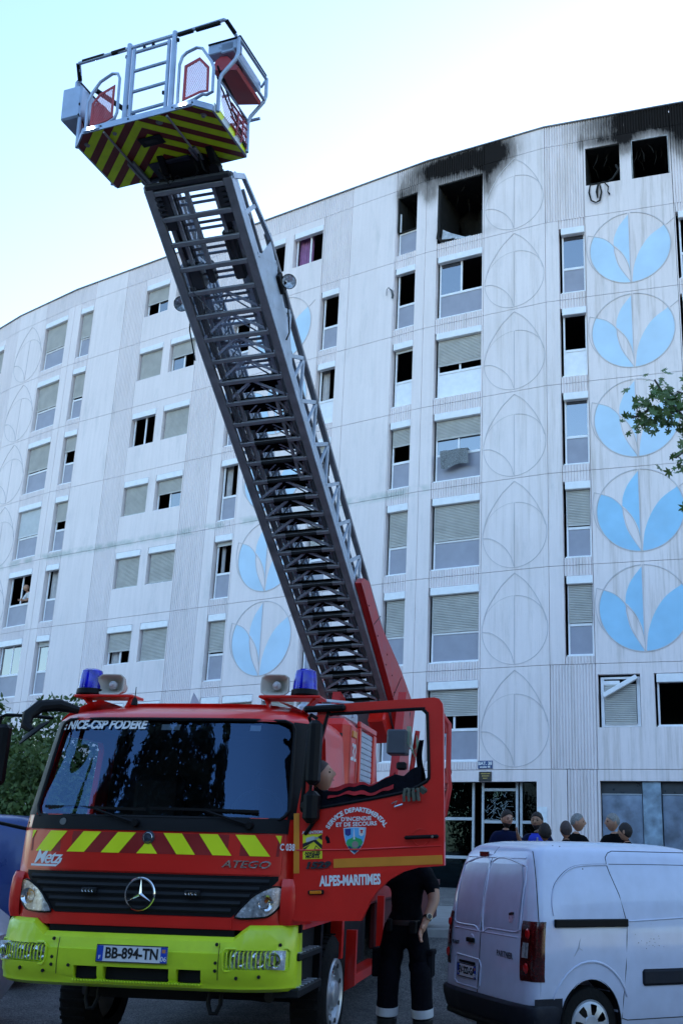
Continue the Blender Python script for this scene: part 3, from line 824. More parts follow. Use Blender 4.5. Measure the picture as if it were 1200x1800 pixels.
for i in range(len(L_)):
    a, b_ = L_[i], L_[(i+1) % len(L_)]
    for j in range(6):
        x = a[0]+(b_[0]-a[0])*j/6; z = a[1]+(b_[1]-a[1])*j/6; P_.append((x, fy(x, z)-.002, z))
mb.tube(P_, .014, 6, closed=True); tp(mb, 'windscreen_seal', black)
def fpatch(mb, x0, x1, z0, z1, out=.01, nu=20, nv=3, xs=None):
    """closed skin lying on the cab front"""
    f = xs or (lambda v: (x0, x1))
    def g(o): return lambda u, v: ((lambda a: (a[0]+(a[1]-a[0])*u, fy(a[0]+(a[1]-a[0])*u, z0+(z1-z0)*v)-o, z0+(z1-z0)*v))(f(v)))
    mb.grid(g(out), nu, nv); n0 = len(mb.v); mb.grid(g(-.003), nu, nv); k = n0-(nu+1)*(nv+1)
    per = [i for i in range(nu+1)]+[(j+1)*(nu+1)-1 for j in range(1, nv+1)]+[nv*(nu+1)+i for i in range(nu-1, -1, -1)]+[j*(nu+1) for j in range(nv-1, 0, -1)]
    mb.f += [[k+per[i], k+per[(i+1) % len(per)], n0+per[(i+1) % len(per)], n0+per[i]] for i in range(len(per))]; mb.mi += [0]*len(per)
mb = MB(); fpatch(mb, -1.0, 1.0, 1.612, 1.715, .012); tp(mb, 'cowl_panel', black)
for s in (-1, 1):
    m_ = MB()
    def pl_(u, v, o): z = 1.715+.735*v; x = (.985-.045*v)+(.14-.02*v)*u; return (s*x, fy(x, z)-o, z)
    m_.grid(lambda u, v: pl_(u, v, .009), 5, 10); m_.grid(lambda u, v: pl_(u, v, -.01), 5, 10); tp(m_, 'pillar_trim', black)
# hood panel, grille, lower skirt
mb = MB(); fpatch(mb, -.975, .975, 1.325, 1.602, .014, 26, 5); hood = tp(mb, 'hood_panel', red)
def onfront(poly, o, mt, name, par, sub=4):
    """thin film with polygon outline (x,z) laid on the cab front"""
    m_ = MB(); bm = bmesh.new(); vs = [bm.verts.new((x, 0, z)) for x, z in poly]; bm.faces.new(vs)
    bmesh.ops.triangulate(bm, faces=bm.faces); bmesh.ops.subdivide_edges(bm, edges=bm.edges, cuts=sub, use_grid_fill=True)
    bmesh.ops.triangulate(bm, faces=bm.faces); bm.verts.index_update()
    m_.add([(v.co.x, fy(v.co.x, v.co.z)-o, v.co.z) for v in bm.verts], [[v.index for v in f.verts] for f in bm.faces]); bm.free()
    return link(name, m_.mesh(name, mt), par)
onfront([(-.955, 1.452), (.955, 1.452), (.965, 1.598), (-.965, 1.598)], .0165, red2, 'stripe_band', hood, 8)
for s in (-1, 1):
    for x0 in (.105, .375, .645):
        onfront([(s*x0, 1.598), (s*(x0+.14), 1.598), (s*(x0+.255), 1.452), (s*(x0+.115), 1.452)], .0185, fluo, 'yellow_chevron', hood)
    onfront([(s*.925, 1.598), (s*.965, 1.598), (s*.96, 1.54)], .0185, fluo, 'yellow_chevron', hood, 1)
onfront([(-.085, 1.452), (.075, 1.452), (-.005, 1.552)], .0185, fluo, 'yellow_chevron', hood, 2)
def star(cx, cz, r, y, par, ring=.008, name='star_emblem'):
    m_ = MB(); m_.tube([(cx+r*math.cos(a*math.pi/24), y, cz+r*math.sin(a*math.pi/24)) for a in range(48)], ring, 6, closed=True)
    for a in (90, 210, 330):
        t_ = Vector((math.cos(R(a)), 0, math.sin(R(a)))); s_ = Vector((-t_.z, 0, t_.x)); c_ = Vector((cx, y, cz))
        m_.add([c_+t_*r*.97, c_+s_*r*.13-t_*r*.02, c_-s_*r*.13-t_*r*.02, c_+Vector((0, -.014, 0)), c_+Vector((0, .008, 0))], [(0, 1, 3), (0, 3, 2), (0, 4, 1), (0, 2, 4)])
    return link(name, m_.mesh(name, chrome), par)
m_ = MB(); m_.lathe([(0, .0), (.042, 0), (.046, .006), (.046, .02), (0, .02)], 20, mx=T(-.005, fy(0, 1.56)-.03, 1.565) @ RX(-90)); link('badge', m_.mesh('badge', M('badge_dark', (.05, .06, .08), .3)), hood)
star(-.005, 1.565, .032, fy(0, 1.56)-.034, hood, .003)
ff = lambda o: (lambda c: Vector((c.x, fy(c.x, c.z)-o+c.y, c.z)))
def ftext(t_, size, x, z, mt, par, o=.0175, **k):
    def fn(c): return Vector((c.x+x, fy(c.x+x, c.z+z)-o+c.y, c.z+z))
    return text(t_, size, mt, 'lettering', par, None, fn=fn, **k)
ftext('Metz', .135, -.79, 1.408, white_t, hood, shear=.35, off=.0015, sx=.95, sp=.86)
onfront([(-.93, 1.345), (-.70, 1.345), (-.665, 1.375), (-.655, 1.405), (-.675, 1.405), (-.69, 1.36), (-.93, 1.36)], .0175, white_t, 'underline', hood, 2)
ftext('ATEGO', .070, .735, 1.393, chrome, hood, o=.02, shear=.25, off=.001, sx=1.45, ext=.004)
text('C 038', .066, white_t, 'lettering', tk, UP @ T(1.018, .165, 1.517) @ RZ(20), off=.0015, sx=.66)
ftext('GIE NICE-CSP FODERE', .093, -.625, 2.405, white_t, tk, o=-.004, shear=.22, off=.004, sx=.9).matrix_local = UP
for a, c in ((-.09, .06), (.62, .70)):
    onfront([(a, 2.37), (c, 2.37), (c, 2.415), (a, 2.415)], -.03, whitep, 'paper_tag', tk, 2).matrix_local = UP
mb = MB()
xs_ = lambda v: (-(.66+.30*min(1, v*1.15)), .66+.30*min(1, v*1.15))
fpatch(mb, 0, 0, 1.035, 1.315, .006, 20, 10, xs_); grl = tp(mb, 'grille', black)
for i, z in enumerate((1.075, 1.125, 1.175, 1.225, 1.275)):
    w_ = .66+.30*min(1, (z-1.035)/.28*1.15)-.05; m_ = MB()
    m_.grid(lambda u, v: ((2*u-1)*w_, fy((2*u-1)*w_, z)-.006-.013*math.sin(math.pi*v), z-.02+.04*v), 18, 4); link('grille_slat', m_.mesh('grille_slat', dgrey), grl)
star(-.01, 1.175, .107, .035, grl, .009)
for x in (-.40, .375):
    m_ = MB(); m_.bbox(x-.055, x+.055, .03, .07, 1.17, 1.21, .006); lb = link('flasher', m_.mesh('flasher', dgrey), grl)
    m2 = MB()
    for j in range(4): m2.lathe([(0, 0), (.01, 0), (.011, .006)], 8, mx=T(x-.036+.024*j, .028, 1.19) @ RX(90))
    link('diode', m2.mesh('diode', chrome), lb)
mb = MB(); fpatch(mb, -.67, .67, .955, 1.03, .012); tp(mb, 'lower_skirt', red)
mb = MB(); fpatch(mb, -.69, .69, .86, .955, -.02, 8, 1); mb.box(-.86, .86, .16, .5, .62, .95); tp(mb, 'bumper_backing', black)
# front corners under the screen, head lamps
for s in (-1, 1):
    P = [(.97, 1.245), (1.0, 1.22), (.985, 1.12), (.93, 1.055), (.86, 1.035), (.69, 1.035), (.75, 1.12), (.82, 1.19), (.92, 1.24)]
    P = [(s*a, b_) for a, b_ in P]
    o1 = onfront(P, .012, lampm, 'headlamp', tk, 3); o1.matrix_local = UP
    o2 = onfront(P, .032, clear, 'lens', o1, 3)
    m_ = MB(); m_.lathe([(0, .01), (.03, .0), (.052, -.02), (.055, -.022)], 18, mx=T(s*.90, fy(.90, 1.14)-.014, 1.135) @ RX(-90)); link('bulb', m_.mesh('bulb', chrome), o1)
    m_ = MB(); m_.lathe([(0, 0), (.012, 0), (.014, -.01)], 10, mx=T(s*.90, fy(.9, 1.14)-.02, 1.15) @ RX(-90)); link('bulb', m_.mesh('bulb', amber), o1)
    m_ = MB(); pts = [(s*x, fy(x, z)-.012, z) for x, z in spl([(p[0]*s, p[1]) for p in P+[P[0]]], 3)]; m_.tube(pts, .007, 5); link('lamp_seal', m_.mesh('lamp_seal', black), o1)
    # swollen corner panel (lower corner of the cab)
    mb = MB()
    def cp(u, v):
        x = .99+.165*min(1, u*1.6); y = fy(1.0, 1.2)-.02+(.75)*max(0, u-.25)**1.3; z = .985+.315*v
        bul = .025*math.sin(math.pi*v)**.5 if 0 < v < 1 else 0
        return (s*(x+bul*min(1, u*2)), y-bul*(1-u), z)
    mb.grid(cp, 14, 8); tp(mb, 'corner_panel', red)
    mb = MB(); mb.box(min(s*.60, s*1.12), max(s*.6, s*1.12), .3, .55, .93, 1.0); tp(mb, 'corner_under', black)
# bumper
def bprof(x):     # (y, z) section of the bumper at x
    a = abs(x)/1.1; y0 = .0+.035*a*a+.20*a**8; t_ = max(0, min(1, (abs(x)-.70)/.09)); zt_ = .905+.08*t_
    return [(y0+.16, zt_-.0), (y0+.06, zt_), (y0+.02, zt_-.03), (y0, zt_-.10), (y0-.012, .80), (y0-.012, .70), (y0+.0, .63), (y0+.025, .60), (y0+.03, .57), (y0+.08, .545), (y0+.22, .545)]
bx_ = [-1.1, -1.095, -1.07, -1.0, -.9, -.8, -.75, -.70, -.6, -.4, -.2, 0, .2, .4, .6, .70, .75, .8, .9, 1.0, 1.07, 1.095, 1.1]
mb = MB(); mb.loft([[(x, y+(.02 if abs(x) > 1.09 else 0), z) for y, z in bprof(x)] for x in bx_])
bm_ = mb.mesh('bumper', [lime, black], 0)
cuts = []
for x0, x1 in ((-.43, -.255), (-.21, .27), (.325, .50)):
    m_ = MB(); m_.prism([(x0+.015, .598), (x1-.015, .598), (x1, .612), (x1, .69), (x0, .69), (x0, .612)], -.1, .12); cuts.append(m_.mesh('c', [], 0))
for s in (-1, 1):
    m_ = MB(); m_.prism([(s*.68, .70), (s*1.045, .70), (s*1.07, .72), (s*1.07, .80), (s*1.045, .825), (s*.68, .825), (s*.66, .805), (s*.66, .72)], -.1, .11); cuts.append(m_.mesh('c', [], 0))
bo = link('bumper', boolean(bm_, cuts, [lime, black]), tk, None, UP)
mb = MB(); mb.box(-.42, -.26, .035, .05, .605, .685); mb.box(-.2, .26, .035, .05, .605, .685); mb.box(.33, .495, .035, .05, .605, .685); link('vent_backing', mb.mesh('v', black), bo)
mb = MB()
for i in range(44): mb.bbox(-.43+i*.0214, -.43+i*.0214+.012, -.012, .03, .588, .602, .003)
link('bumper_grip', mb.mesh('grip', lime), bo)['kind'] = 'stuff'
for s in (-1, 1):
    x = s*.865; m_ = MB(); m_.box(x-.2, x+.2, .105, .125, .70, .825); fl = link('fog_lamp', m_.mesh('fog', lampm), bo)
    for dx_ in (-.12, 0.02, .13):
        m_ = MB(); m_.lathe([(0, .02), (.03, .015), (.052, -.02)], 16, mx=T(x+dx_, .085, .762) @ RX(-90)); link('bulb', m_.mesh('bulb', chrome), fl)
    for i in range(14):
        xx = x-.185+i*.0285; yy = .035*(xx/1.1)**2+.2*(abs(xx)/1.1)**8
        m_ = MB(); m_.tube([(xx, yy+.03, .828), (xx, yy-.022, .81), (xx, yy-.026, .762), (xx, yy-.022, .715), (xx, yy+.03, .697)], .0045, 5); link('guard_bar', m_.mesh('guard', lime), fl)
    m_ = MB(); pts = []
    for (dx_, z) in ((-.2, .69), (.2, .69), (.215, .71), (.215, .815), (.2, .835), (-.2, .835), (-.215, .815), (-.215, .71)): xx = x+dx_; pts.append((xx, .035*(xx/1.1)**2+.2*(abs(xx)/1.1)**8-.016, z))
    m_.tube(pts, .009, 6, closed=True); link('guard_frame', m_.mesh('gf', lime), fl)
for x, z in ((-.60, .86), (.60, .86), (-.60, .74), (.60, .74), (-.6, .69), (.6, .69), (-.85, .655), (.9, .655), (-.66, .645), (.75, .645), (-.47, .69), (1.02, .86)):
    m_ = MB(); y_ = .035*(x/1.1)**2+.2*(abs(x)/1.1)**8-.012; m_.lathe([(0, -.006), (.01, -.006), (.013, .004)], 10, mx=T(x, y_, z) @ RX(-90)); link('bumper_bolt', m_.mesh('bolt', dgrey), bo)
for x in (-.56, .62):
    m_ = MB(); m_.tube([(x, -.010+.035*(x/1.1)**2, .63), (x, -.022+.035*(x/1.1)**2, .70), (x, -.022+.035*(x/1.1)**2, .80), (x, -.010+.035*(x/1.1)**2, .87)], .0025, 4); m_.v = [(a, b+.0105, c) for a, b, c in m_.v]; link('bumper_joint', m_.mesh('j', blk), bo)
def plate(par, mx, txt, w_=.52, h_=.11, sz=.098, right='06'):
    m_ = MB(); m_.bbox(-w_/2, w_/2, -.012, 0, -h_/2, h_/2, .004); o = m_.build('number_plate', whitep, par, mx)
    m2 = MB(); m2.tube([(-w_/2, -.012, -h_/2), (w_/2, -.012, -h_/2), (w_/2, -.012, h_/2), (-w_/2, -.012, h_/2)], .004, 5, closed=True); m2.build('plate_rim', blk, o)
    for x0 in (-w_/2+.004, w_/2-.049):
        m2 = MB(); m2.box(x0, x0+.045, -.0135, -.011, -h_/2+.005, h_/2-.005); m2.build('plate_band', eublue, o)
    text(txt, sz, blk, 'lettering', o, T(0, -.0145, 0), off=.0025, sx=.86)
    text(right, .045, white_t, 'lettering', o, T(w_/2-.027, -.0145, -h_/4), off=.0005)
    text('F', .035, white_t, 'lettering', o, T(-w_/2+.026, -.0145, -h_/4), off=.0005)
    m2 = MB(); m2.box(w_/2-.04, w_/2-.014, -.0145, -.0134, h_/8, h_/3); m2.build('plate_crest', M('plate_crest', (.5, .2, .08), .5), o)
    return o
plate(tk, UP @ T(0, -.014, .779), 'BB-894-TN')
# wipers
for x0, z0_, x1, z1_ in ((-.12, 1.665, -.93, 1.80), (.74, 1.665, -.02, 1.82)):
    mb = MB(); xm, zm = x0-.33*(1 if x1 < x0 else 1), 1.76
    P0, P1 = Vector((x0, fy(x0, z0_)-.035, z0_)), Vector((xm, fy(xm, zm)-.05, zm))
    mb.tube([P0, P0+(P1-P0)*.5+Vector((0, -.02, 0)), P1], [.014, .011, .008], 6)
    mb.bar((x0-.78, fy(x0-.78, 1.77)-.006, 1.775), (x0+.05, fy(x0, 1.74)-.006, 1.765), .014, .02)
    mb.lathe([(0, -.02), (.025, -.02), (.03, .02)], 12, mx=T(*P0) @ RX(-90)); tp(mb, 'wiper', black)
mb = MB(); mb.lathe([(0, -.004), (.024, -.004), (.026, .01)], 14, mx=T(-.70, fy(.7, 1.66)-.015, 1.665) @ RX(-90)); tp(mb, 'badge', M('badge_grey', (.2, .2, .19), .4))
# roof gear: beacons, horns, antenna
def beacon(x, y):
    mb = MB(); mb.lathe([(.105, 0), (.114, .012), (.11, .05), (.104, .055)], 24, mx=T(x, y, 2.71)); b_ = tp(mb, 'beacon', black)
    m_ = MB(); m_.lathe([(.102, 0), (.098, .06), (.092, .13), (.084, .165), (.06, .18), (0, .184)], 24, mx=T(x, y, 2.755)); m_.build('beacon_dome', bluelens, b_)
    m_ = MB(); m_.lathe([(0, 0), (.03, 0), (.03, .09), (0, .1)], 12, mx=T(x, y, 2.76)); m_.build('beacon_bulb', chrome, b_)
def horn(x, y):
    mb = MB(); rings = []
    def rr(w_, h_, yy, n=20):
        out = []
        for q in range(n):
            a = 2*math.pi*q/n; c_, s_ = math.cos(a), math.sin(a); k = (abs(c_)**5+abs(s_)**5)**(-.2); out.append((x+w_*c_*k, yy, 2.80+h_*s_*k))
        return out
    mb.loft([rr(.120, .086, y), rr(.123, .089, y+.012), rr(.118, .084, y+.02), rr(.108, .075, y+.07), rr(.08, .06, y+.14), rr(.035, .03, y+.22)], False, True)
    mb.loft([rr(.120, .086, y), rr(.110, .077, y+.003), rr(.085, .06, y+.05), rr(.04, .04, y+.1)], False, True)
    h_ = tp(mb, 'siren_horn', cream)
    m_ = MB(); m_.lathe([(0, -.012), (.014, -.01), (.02, .01), (.036, .03), (.03, .07)], 16, mx=T(x+.005, y+.01, 2.8) @ RX(-90)); m_.build('horn_cone', M('horn_cone', (.6, .6, .6), .4), h_)
    m_ = MB(); m_.lathe([(.055, 0), (.058, .05), (.045, .09), (0, .1)], 16, mx=T(x+.01, y+.14, 2.8) @ RX(-90)); m_.build('horn_driver', cream, h_)
beacon(-.97, .85); beacon(.90, .85); horn(-.775, .80); horn(.655, .80)
for s in (-1, 1):
    mb = MB(); mb.bbox(min(s*.54, s*1.06), max(s*.54, s*1.06), .74, .98, 2.685, 2.707, .006); mb.bar((s*.62, .86, 2.6), (s*.58, .86, 2.69), .12, .02); mb.bar((s*.90, .86, 2.58), (s*1.0, .86, 2.69), .12, .02)
    tp(mb, 'roof_bracket', red)
mb = MB(); mb.lathe([(.028, 0), (.022, .04), (.012, .06), (.004, .065), (.003, .15), (0, .15)], 12, mx=T(-.52, .75, 2.62)); tp(mb, 'antenna', black)
mb = MB(); mb.prism([(-.10, 0), (.0, 0), (-.04, .05), (-.075, .10)], .0, .01, mx=T(0.02, .85, 2.64) @ RY(0)); tp(mb, 'roof_fin', alu2)
mb = MB(); mb.bbox(.35, .62, 1.1, 1.5, 2.64, 2.665, .01); tp(mb, 'roof_hatch', black)
# mirrors (photo left side = passenger side)
mb = MB(); mb.bbox(-1.50, -1.33, .25, .36, 1.93, 2.40, .03); mb2 = tp(mb, 'mirror', black)
m_ = MB(); m_.box(-1.48, -1.35, .361, .365, 1.96, 2.36); m_.build('mirror_glass', chrome, mb2)
m_ = MB(); m_.bbox(-1.53, -1.34, .22, .34, 1.66, 1.88, .04); m_.build('wide_mirror', black, mb2)
m_ = MB(); m_.tube([(-1.06, .45, 2.47), (-1.2, .36, 2.475), (-1.38, .30, 2.475), (-1.42, .30, 2.46), (-1.44, .31, 2.38), (-1.43, .31, 1.75), (-1.40, .32, 1.66), (-1.1, .42, 1.6)], .014, 8); m_.build('mirror_arm', black, mb2)
mb = MB(); mb.tube([(-.84, .42, 2.53), (-.95, .3, 2.555), (-1.05, .2, 2.53), (-1.10, .13, 2.45), (-1.09, .1, 2.37), (-1.02, .08, 2.33)], [.03, .05, .052, .048, .04, .025], 10)
fmr = tp(mb, 'front_mirror', black)
m_ = MB(); m_.lathe([(0, .03), (.06, .03), (.11, .012), (.125, 0), (.118, -.006), (0, -.012)], 24, mx=T(-1.0, .08, 2.315) @ RY(-38) @ RX(22) @ Matrix.Diagonal((1.15, .8, 1, 1))); m_.build('mirror_shell', black, fmr)
mb = MB(); mb.box(-1.0, -.99, .14, .9, 0, .01)
# driver side mirrors in front of the door
mb = MB(); mb.bbox(1.14, 1.235, .06, .20, 1.96, 2.43, .03); dm = tp(mb, 'mirror', black)
m_ = MB(); m_.bbox(1.13, 1.24, .07, .22, 1.69, 1.92, .035); m_.build('wide_mirror', black, dm)
m_ = MB(); m_.tube([(1.10, .42, 2.40), (1.09, .3, 2.47), (1.13, .2, 2.48), (1.18, .2, 2.45)], .014, 8); m_.tube([(1.12, .36, 1.60), (1.14, .2, 1.62), (1.2, .17, 1.7)], .016, 8); m_.tube([(1.1, .3, 2.38), (1.11, .22, 2.2), (1.1, .2, 1.8), (1.11, .3, 1.62)], .018, 8)
m_.bbox(1.12, 1.2, .14, .2, 2.16, 2.24, .02); m_.bbox(1.1, 1.2, .14, .2, 1.78, 1.85, .02); m_.build('mirror_arm', black, dm)
# ---- driver door, open square to the cab
DM = UP @ T(1.12, .2, 0) @ RY(-3.4)
out_ = [(.015, .93), (.03, .915), (.51, .905), (.535, .955), (.58, 1.04), (.63, 1.10), (.72, 1.175), (.82, 1.225), (.925, 1.25), (1.117, 1.258), (1.152, 2.36), (1.148, 2.41), (1.125, 2.445), (1.09, 2.457), (.34, 2.447), (.26, 2.435), (.20, 2.40), (.05, 1.72), (.03, 1.6)]
win_ = [(.345, 2.372), (.96, 2.377), (1.0, 2.368), (1.025, 2.345), (1.033, 2.31), (1.03, 1.91), (1.02, 1.865), (.985, 1.835), (.80, 1.77), (.212, 1.692), (.175, 1.695), (.152, 1.72), (.15, 1.88), (.27, 2.35), (.30, 2.37)]
mb = MB(); mb.prism(out_, 0, .07, [win_]); door = tp(mb, 'door', red, mx=DM, ang=50)
def dp(mb, name, mt, ang=35): return mb.build(name, mt, door, None, ang)
mb = MB(); mb.tube([(x, .0, z) for x, z in spl(win_+[win_[0]], 3)], .013, 6); dp(mb, 'window_seal', black)
mb = MB(); mb.tube([(.04, -.002, 1.40), (.5, -.006, 1.39), (1.1, -.003, 1.395)], .006, 5); mb.tube([(.03, -.0, 1.225), (.5, .0, 1.222), (.8, .0, 1.225)], .004, 4); dp(mb, 'door_crease', red)
mb = MB(); mb.bbox(.315, 1.105, -.004, 0.001, 1.268, 1.33, .001); dp(mb, 'orange_strip', orange)
mb = MB(); mb.bbox(.02, .062, -.004, .001, 1.24, 1.66, .001); dp(mb, 'orange_strip', orange)
mb = MB(); mb.bbox(.84, 1.09, -.055, -.03, 1.445, 1.472, .01); mb.box(.85, .88, -.04, .0, 1.45, 1.468); mb.box(1.05, 1.08, -.04, .0, 1.45, 1.468); hd = dp(mb, 'door_handle', black)
m_ = MB(); m_.lathe([(0, -.004), (.009, -.004), (.01, .002)], 12, mx=T(1.045, -.056, 1.458) @ RX(-90)); m_.build('key_lock', chrome, hd)
mb = MB(); mb.tube([(x, -.001, z) for x, z in arc(.955, 1.458, .06, 0, 360, 24)], .004, 4); dp(mb, 'handle_recess', red)
mb = MB(); mb.bbox(.13, .245, -.022, .0, 1.092, 1.122, .006); ml = dp(mb, 'side_marker', black)
m_ = MB(); m_.bbox(.145, .23, -.03, -.02, 1.096, 1.118, .003); m_.build('marker_lens', amber, ml)
mb = MB(); mb.bbox(.10, .42, -.05, .0, 2.39, 2.44, .015, mx=RY(0)); dp(mb, 'mirror_bracket', black)
def dtext(t_, size, x, z, mt=None, y=-.003, rot=0, **k): return text(t_, size, mt or white_t, 'lettering', door, T(x, y, z) @ RY(rot), **k)
s_ = 'SERVICE DEPARTEMENTAL'; wid = {'I': .45, ' ': .6, 'M': 1.35, 'N': 1.1, 'D': 1.05, 'A': 1.05}
tot = sum(wid.get(c, .95) for c in s_); acc = 0; cx_, cz_, rr_ = .487, 1.418, .250
for c in s_:
    wv_ = wid.get(c, .95); a = 90+60-(acc+wv_/2)/tot*120; acc += wv_
    if c != ' ': dtext(c, .045, cx_+rr_*math.cos(R(a)), cz_+rr_*math.sin(R(a)), rot=(90-a), off=.0018)
dtext("D'INCENDIE", .040, .485, 1.603, off=.0012, sp=1.04, sx=1.0); dtext('ET DE SECOURS', .040, .485, 1.566, off=.0012, sp=1.04, sx=1.02)
dtext('ALPES-MARITIMES', .096, .435, 1.178, off=.004, sx=.585)
dtext('1529', .062, .195, 1.290, M('dark_chrome', (.08, .08, .09), .25, metal=.6), y=-.008, off=.003, shear=.2, sx=1.5, ext=.006)
sh = [(.39, 1.543), (.47, 1.548), (.556, 1.541), (.553, 1.49), (.535, 1.43), (.505, 1.385), (.468, 1.357), (.435, 1.385), (.408, 1.43), (.394, 1.49)]
mb = MB(); mb.prism(sh, -.004, 0); shd = dp(mb, 'crest', M('crest_rim', (.55, .6, .65), .5))
def cr(poly, y, col, nm): m_ = MB(); m_.prism(poly, y, -.004); return m_.build(nm, M('crest_'+nm, col, .5), shd)
cr([(x+(.472-x)*.07, z+(1.46-z)*.07) for x, z in sh], -.0055, (.12, .42, .75), 'crest_sky')
cr([(.408, 1.435), (.42, 1.46), (.45, 1.47), (.468, 1.485), (.49, 1.47), (.52, 1.462), (.532, 1.44), (.505, 1.395), (.47, 1.368), (.438, 1.39)], -.0065, (.03, .35, .1), 'crest_hills')
cr(arc(.475, 1.425, .024, 0, 360, 14), -.0075, (.25, .22, .2), 'crest_wheel')
cr([(.42, 1.41), (.435, 1.418), (.475, 1.385), (.51, 1.418), (.522, 1.412), (.475, 1.365)], -.0078, (.02, .04, .12), 'crest_base')
cr([(.402, 1.535), (.445, 1.537), (.445, 1.495), (.424, 1.485), (.403, 1.497)], -.0065, (.02, .03, .2), 'crest_shield')
cr([(.505, 1.536), (.545, 1.534), (.541, 1.49), (.522, 1.48), (.505, 1.492)], -.0065, (.7, .72, .7), 'crest_shield')
cr([(.512, 1.525), (.538, 1.525), (.53, 1.512), (.534, 1.5), (.525, 1.505), (.516, 1.5), (.52, 1.512)], -.0085, (.5, .02, .02), 'crest_eagle')
cr([(.466, 1.535), (.470, 1.535), (.476, 1.46), (.462, 1.46)], -.0072, (.6, .65, .7), 'crest_mast')
mb = MB(); mb.bbox(.088, .232, -.003, 0, 1.335, 1.508, .001); wn = dp(mb, 'warning_sign', M('sign_yellow', (.75, .68, .02), .45, var=.03))
def wp(poly, y=-.0045, mt=None): m_ = MB(); m_.prism(poly, y, -.003); return m_.build('sign_print', mt or blk, wn)
wp([(.088, 1.445), (.088, 1.415), (.17, 1.455), (.232, 1.40), (.232, 1.43), (.18, 1.475)]); wp([(.195, 1.485), (.232, 1.505), (.232, 1.465)]); wp([(.09, 1.41), (.14, 1.435), (.09, 1.385)])
wp([(.115, 1.452), (.17, 1.468), (.18, 1.482), (.17, 1.495), (.12, 1.485), (.112, 1.475)], -.0062, M('sign_truck', (.45, .48, .5), .5)); wp([(.172, 1.466), (.2, 1.472), (.208, 1.485), (.182, 1.49)], -.0064, M('sign_cab', (.3, .33, .35), .5))
wp([(.17, 1.398), (.22, 1.398), (.185, 1.43)], -.0052); wp([(.18, 1.403), (.208, 1.403), (.188, 1.421)], -.0062, M('sign_yellow2', (.75, .68, .02), .45))
for t_, z in (('ANGLES', 1.376), ('MORTS', 1.352)): text(t_, .031, blk, 'lettering', wn, T(.16, -.0045, z), off=.0013, sx=1.0)
text('ATTENTION', .027, white_t, 'lettering', wn, T(.16, -.0035, 1.521), off=.001, sx=1.0)
# cab steps, wheel, arches
mb = MB(); mb.bbox(1.0, 1.14, .26, .95, .50, .56, .01); mb.bbox(1.0, 1.13, .30, .95, .74, .79, .01); mb.box(.95, 1.05, .26, 1.0, .5, .95); st = tp(mb, 'cab_step', dgrey)
for z in (.562, .792):
    m_ = MB()
    for j in range(6): m_.box(1.02, 1.125, .32+j*.1, .36+j*.1, z, z+.006)
    m_.build('step_tread', alu2, st)
def wheel(x, y, s, r=.46, w_=.27, rimr=.27, par=tk, name='wheel', zc=.36):
    mb = MB(); mxx = T(x, y, zc) @ RY(90*s)
    mb.lathe([(rimr, -w_), (r-.06, -w_), (r-.015, -w_+.03), (r, -w_+.06), (r, -.06), (r-.015, -.03), (r-.06, 0), (rimr+.02, 0), (rimr, -.02)], 40, mx=mxx); o = mb.build(name, tyre, par, None)
    m2 = MB()
    for i in range(40):
        a = i*9; m2.box(-.012, .012, r-.004, r+.008, -w_+.03, -.03, mx=mxx @ RZ(a))
    m2.build('tyre_tread', tyre, o)
    return o, mxx
for s, x in ((1, 1.10), (-1, -1.10)):
    o, mxx = wheel(x, 1.62, s)
    o.matrix_local = UP
    m_ = MB(); m_.lathe([(.27, -.2), (.275, .0), (.268, .012), (.255, .0), (.235, -.01), (.215, -.005), (.20, -.04), (.14, -.05), (.13, -.03), (.11, -.02), (.10, .01), (.085, .02), (0, .02)], 36, mx=mxx); rm = m_.build('rim', rim_m, o)
    m_ = MB()
    for i in range(10): m_.lathe([(0, .03), (.014, .03), (.014, 0)], 6, mx=mxx @ RZ(i*36) @ T(.165, 0, -.05))
    m_.build('wheel_nuts', chrome, o)
    m_ = MB()
    for i in range(8): m_.lathe([(0, .008), (.018, .008), (.02, 0)], 12, mx=mxx @ RZ(i*45+20) @ T(.225, 0, -.006))
    m_.build('rim_holes', blk, o)
    mb = MB(); mb.lathe([(.52, -.3), (.55, -.28), (.55, .02), (.53, .03), (.51, .02)], 24, mx=T(x, 1.62, .36) @ RY(90*s), a0=R(0), a1=R(360)); 
mb = MB(); mb.box(-1.0, 1.0, .5, 2.4, .95, 1.1); mb.box(-.45, .45, .3, 9.2, .45, .95); mb.box(-.8, .8, 2.2, 9.2, .55, 1.05); mb.box(1.0, 1.1, 1.02, 1.1, .45, 1.0)
mb.box(-1.0, -.7, 2.3, 3.4, .4, .95); mb.tube([(-.75, .9, .42), (0, 1.62, .36), (.75, .9, .42)], .05, 8); mb.tube([(-.9, 1.62, .36), (.9, 1.62, .36)], .08, 8)
for x in (-.36, .55):
    mb.tube([(x-.04, .22, .55), (x-.045, .2, .45), (x-.02, .19, .39), (x+.02, .19, .39), (x+.045, .2, .45), (x+.04, .22, .55)], .016, 8)
tp(mb, 'chassis', black)
mb = MB(); mb.prism([(.0, 0), (.02, 0), (.09, .55), (.07, .55)], 0, .05); 
# frame of the foot well seen under the door
mb = MB(); mb.box(1.02, 1.12, 1.72, 1.80, .62, 1.05); mb.prism([(0, 0), (.09, .05), (.09, .5), (.0, .5)], 0, .06, mx=T(1.1, 2.0, .33))
mb.bar((1.12, 2.05, .40), (1.12, 3.6, .40), .06, .08); mb.bar((1.12, 3.6, .40), (1.12, 3.6, 1.05), .07, .07); mb.box(1.0, 1.1, 2.1, 3.6, .40, .44); tp(mb, 'locker_frame', red)
mb = MB(); mb.box(.9, .96, 2.1, 3.6, .44, 1.05); tp(mb, 'locker_back', dgrey)
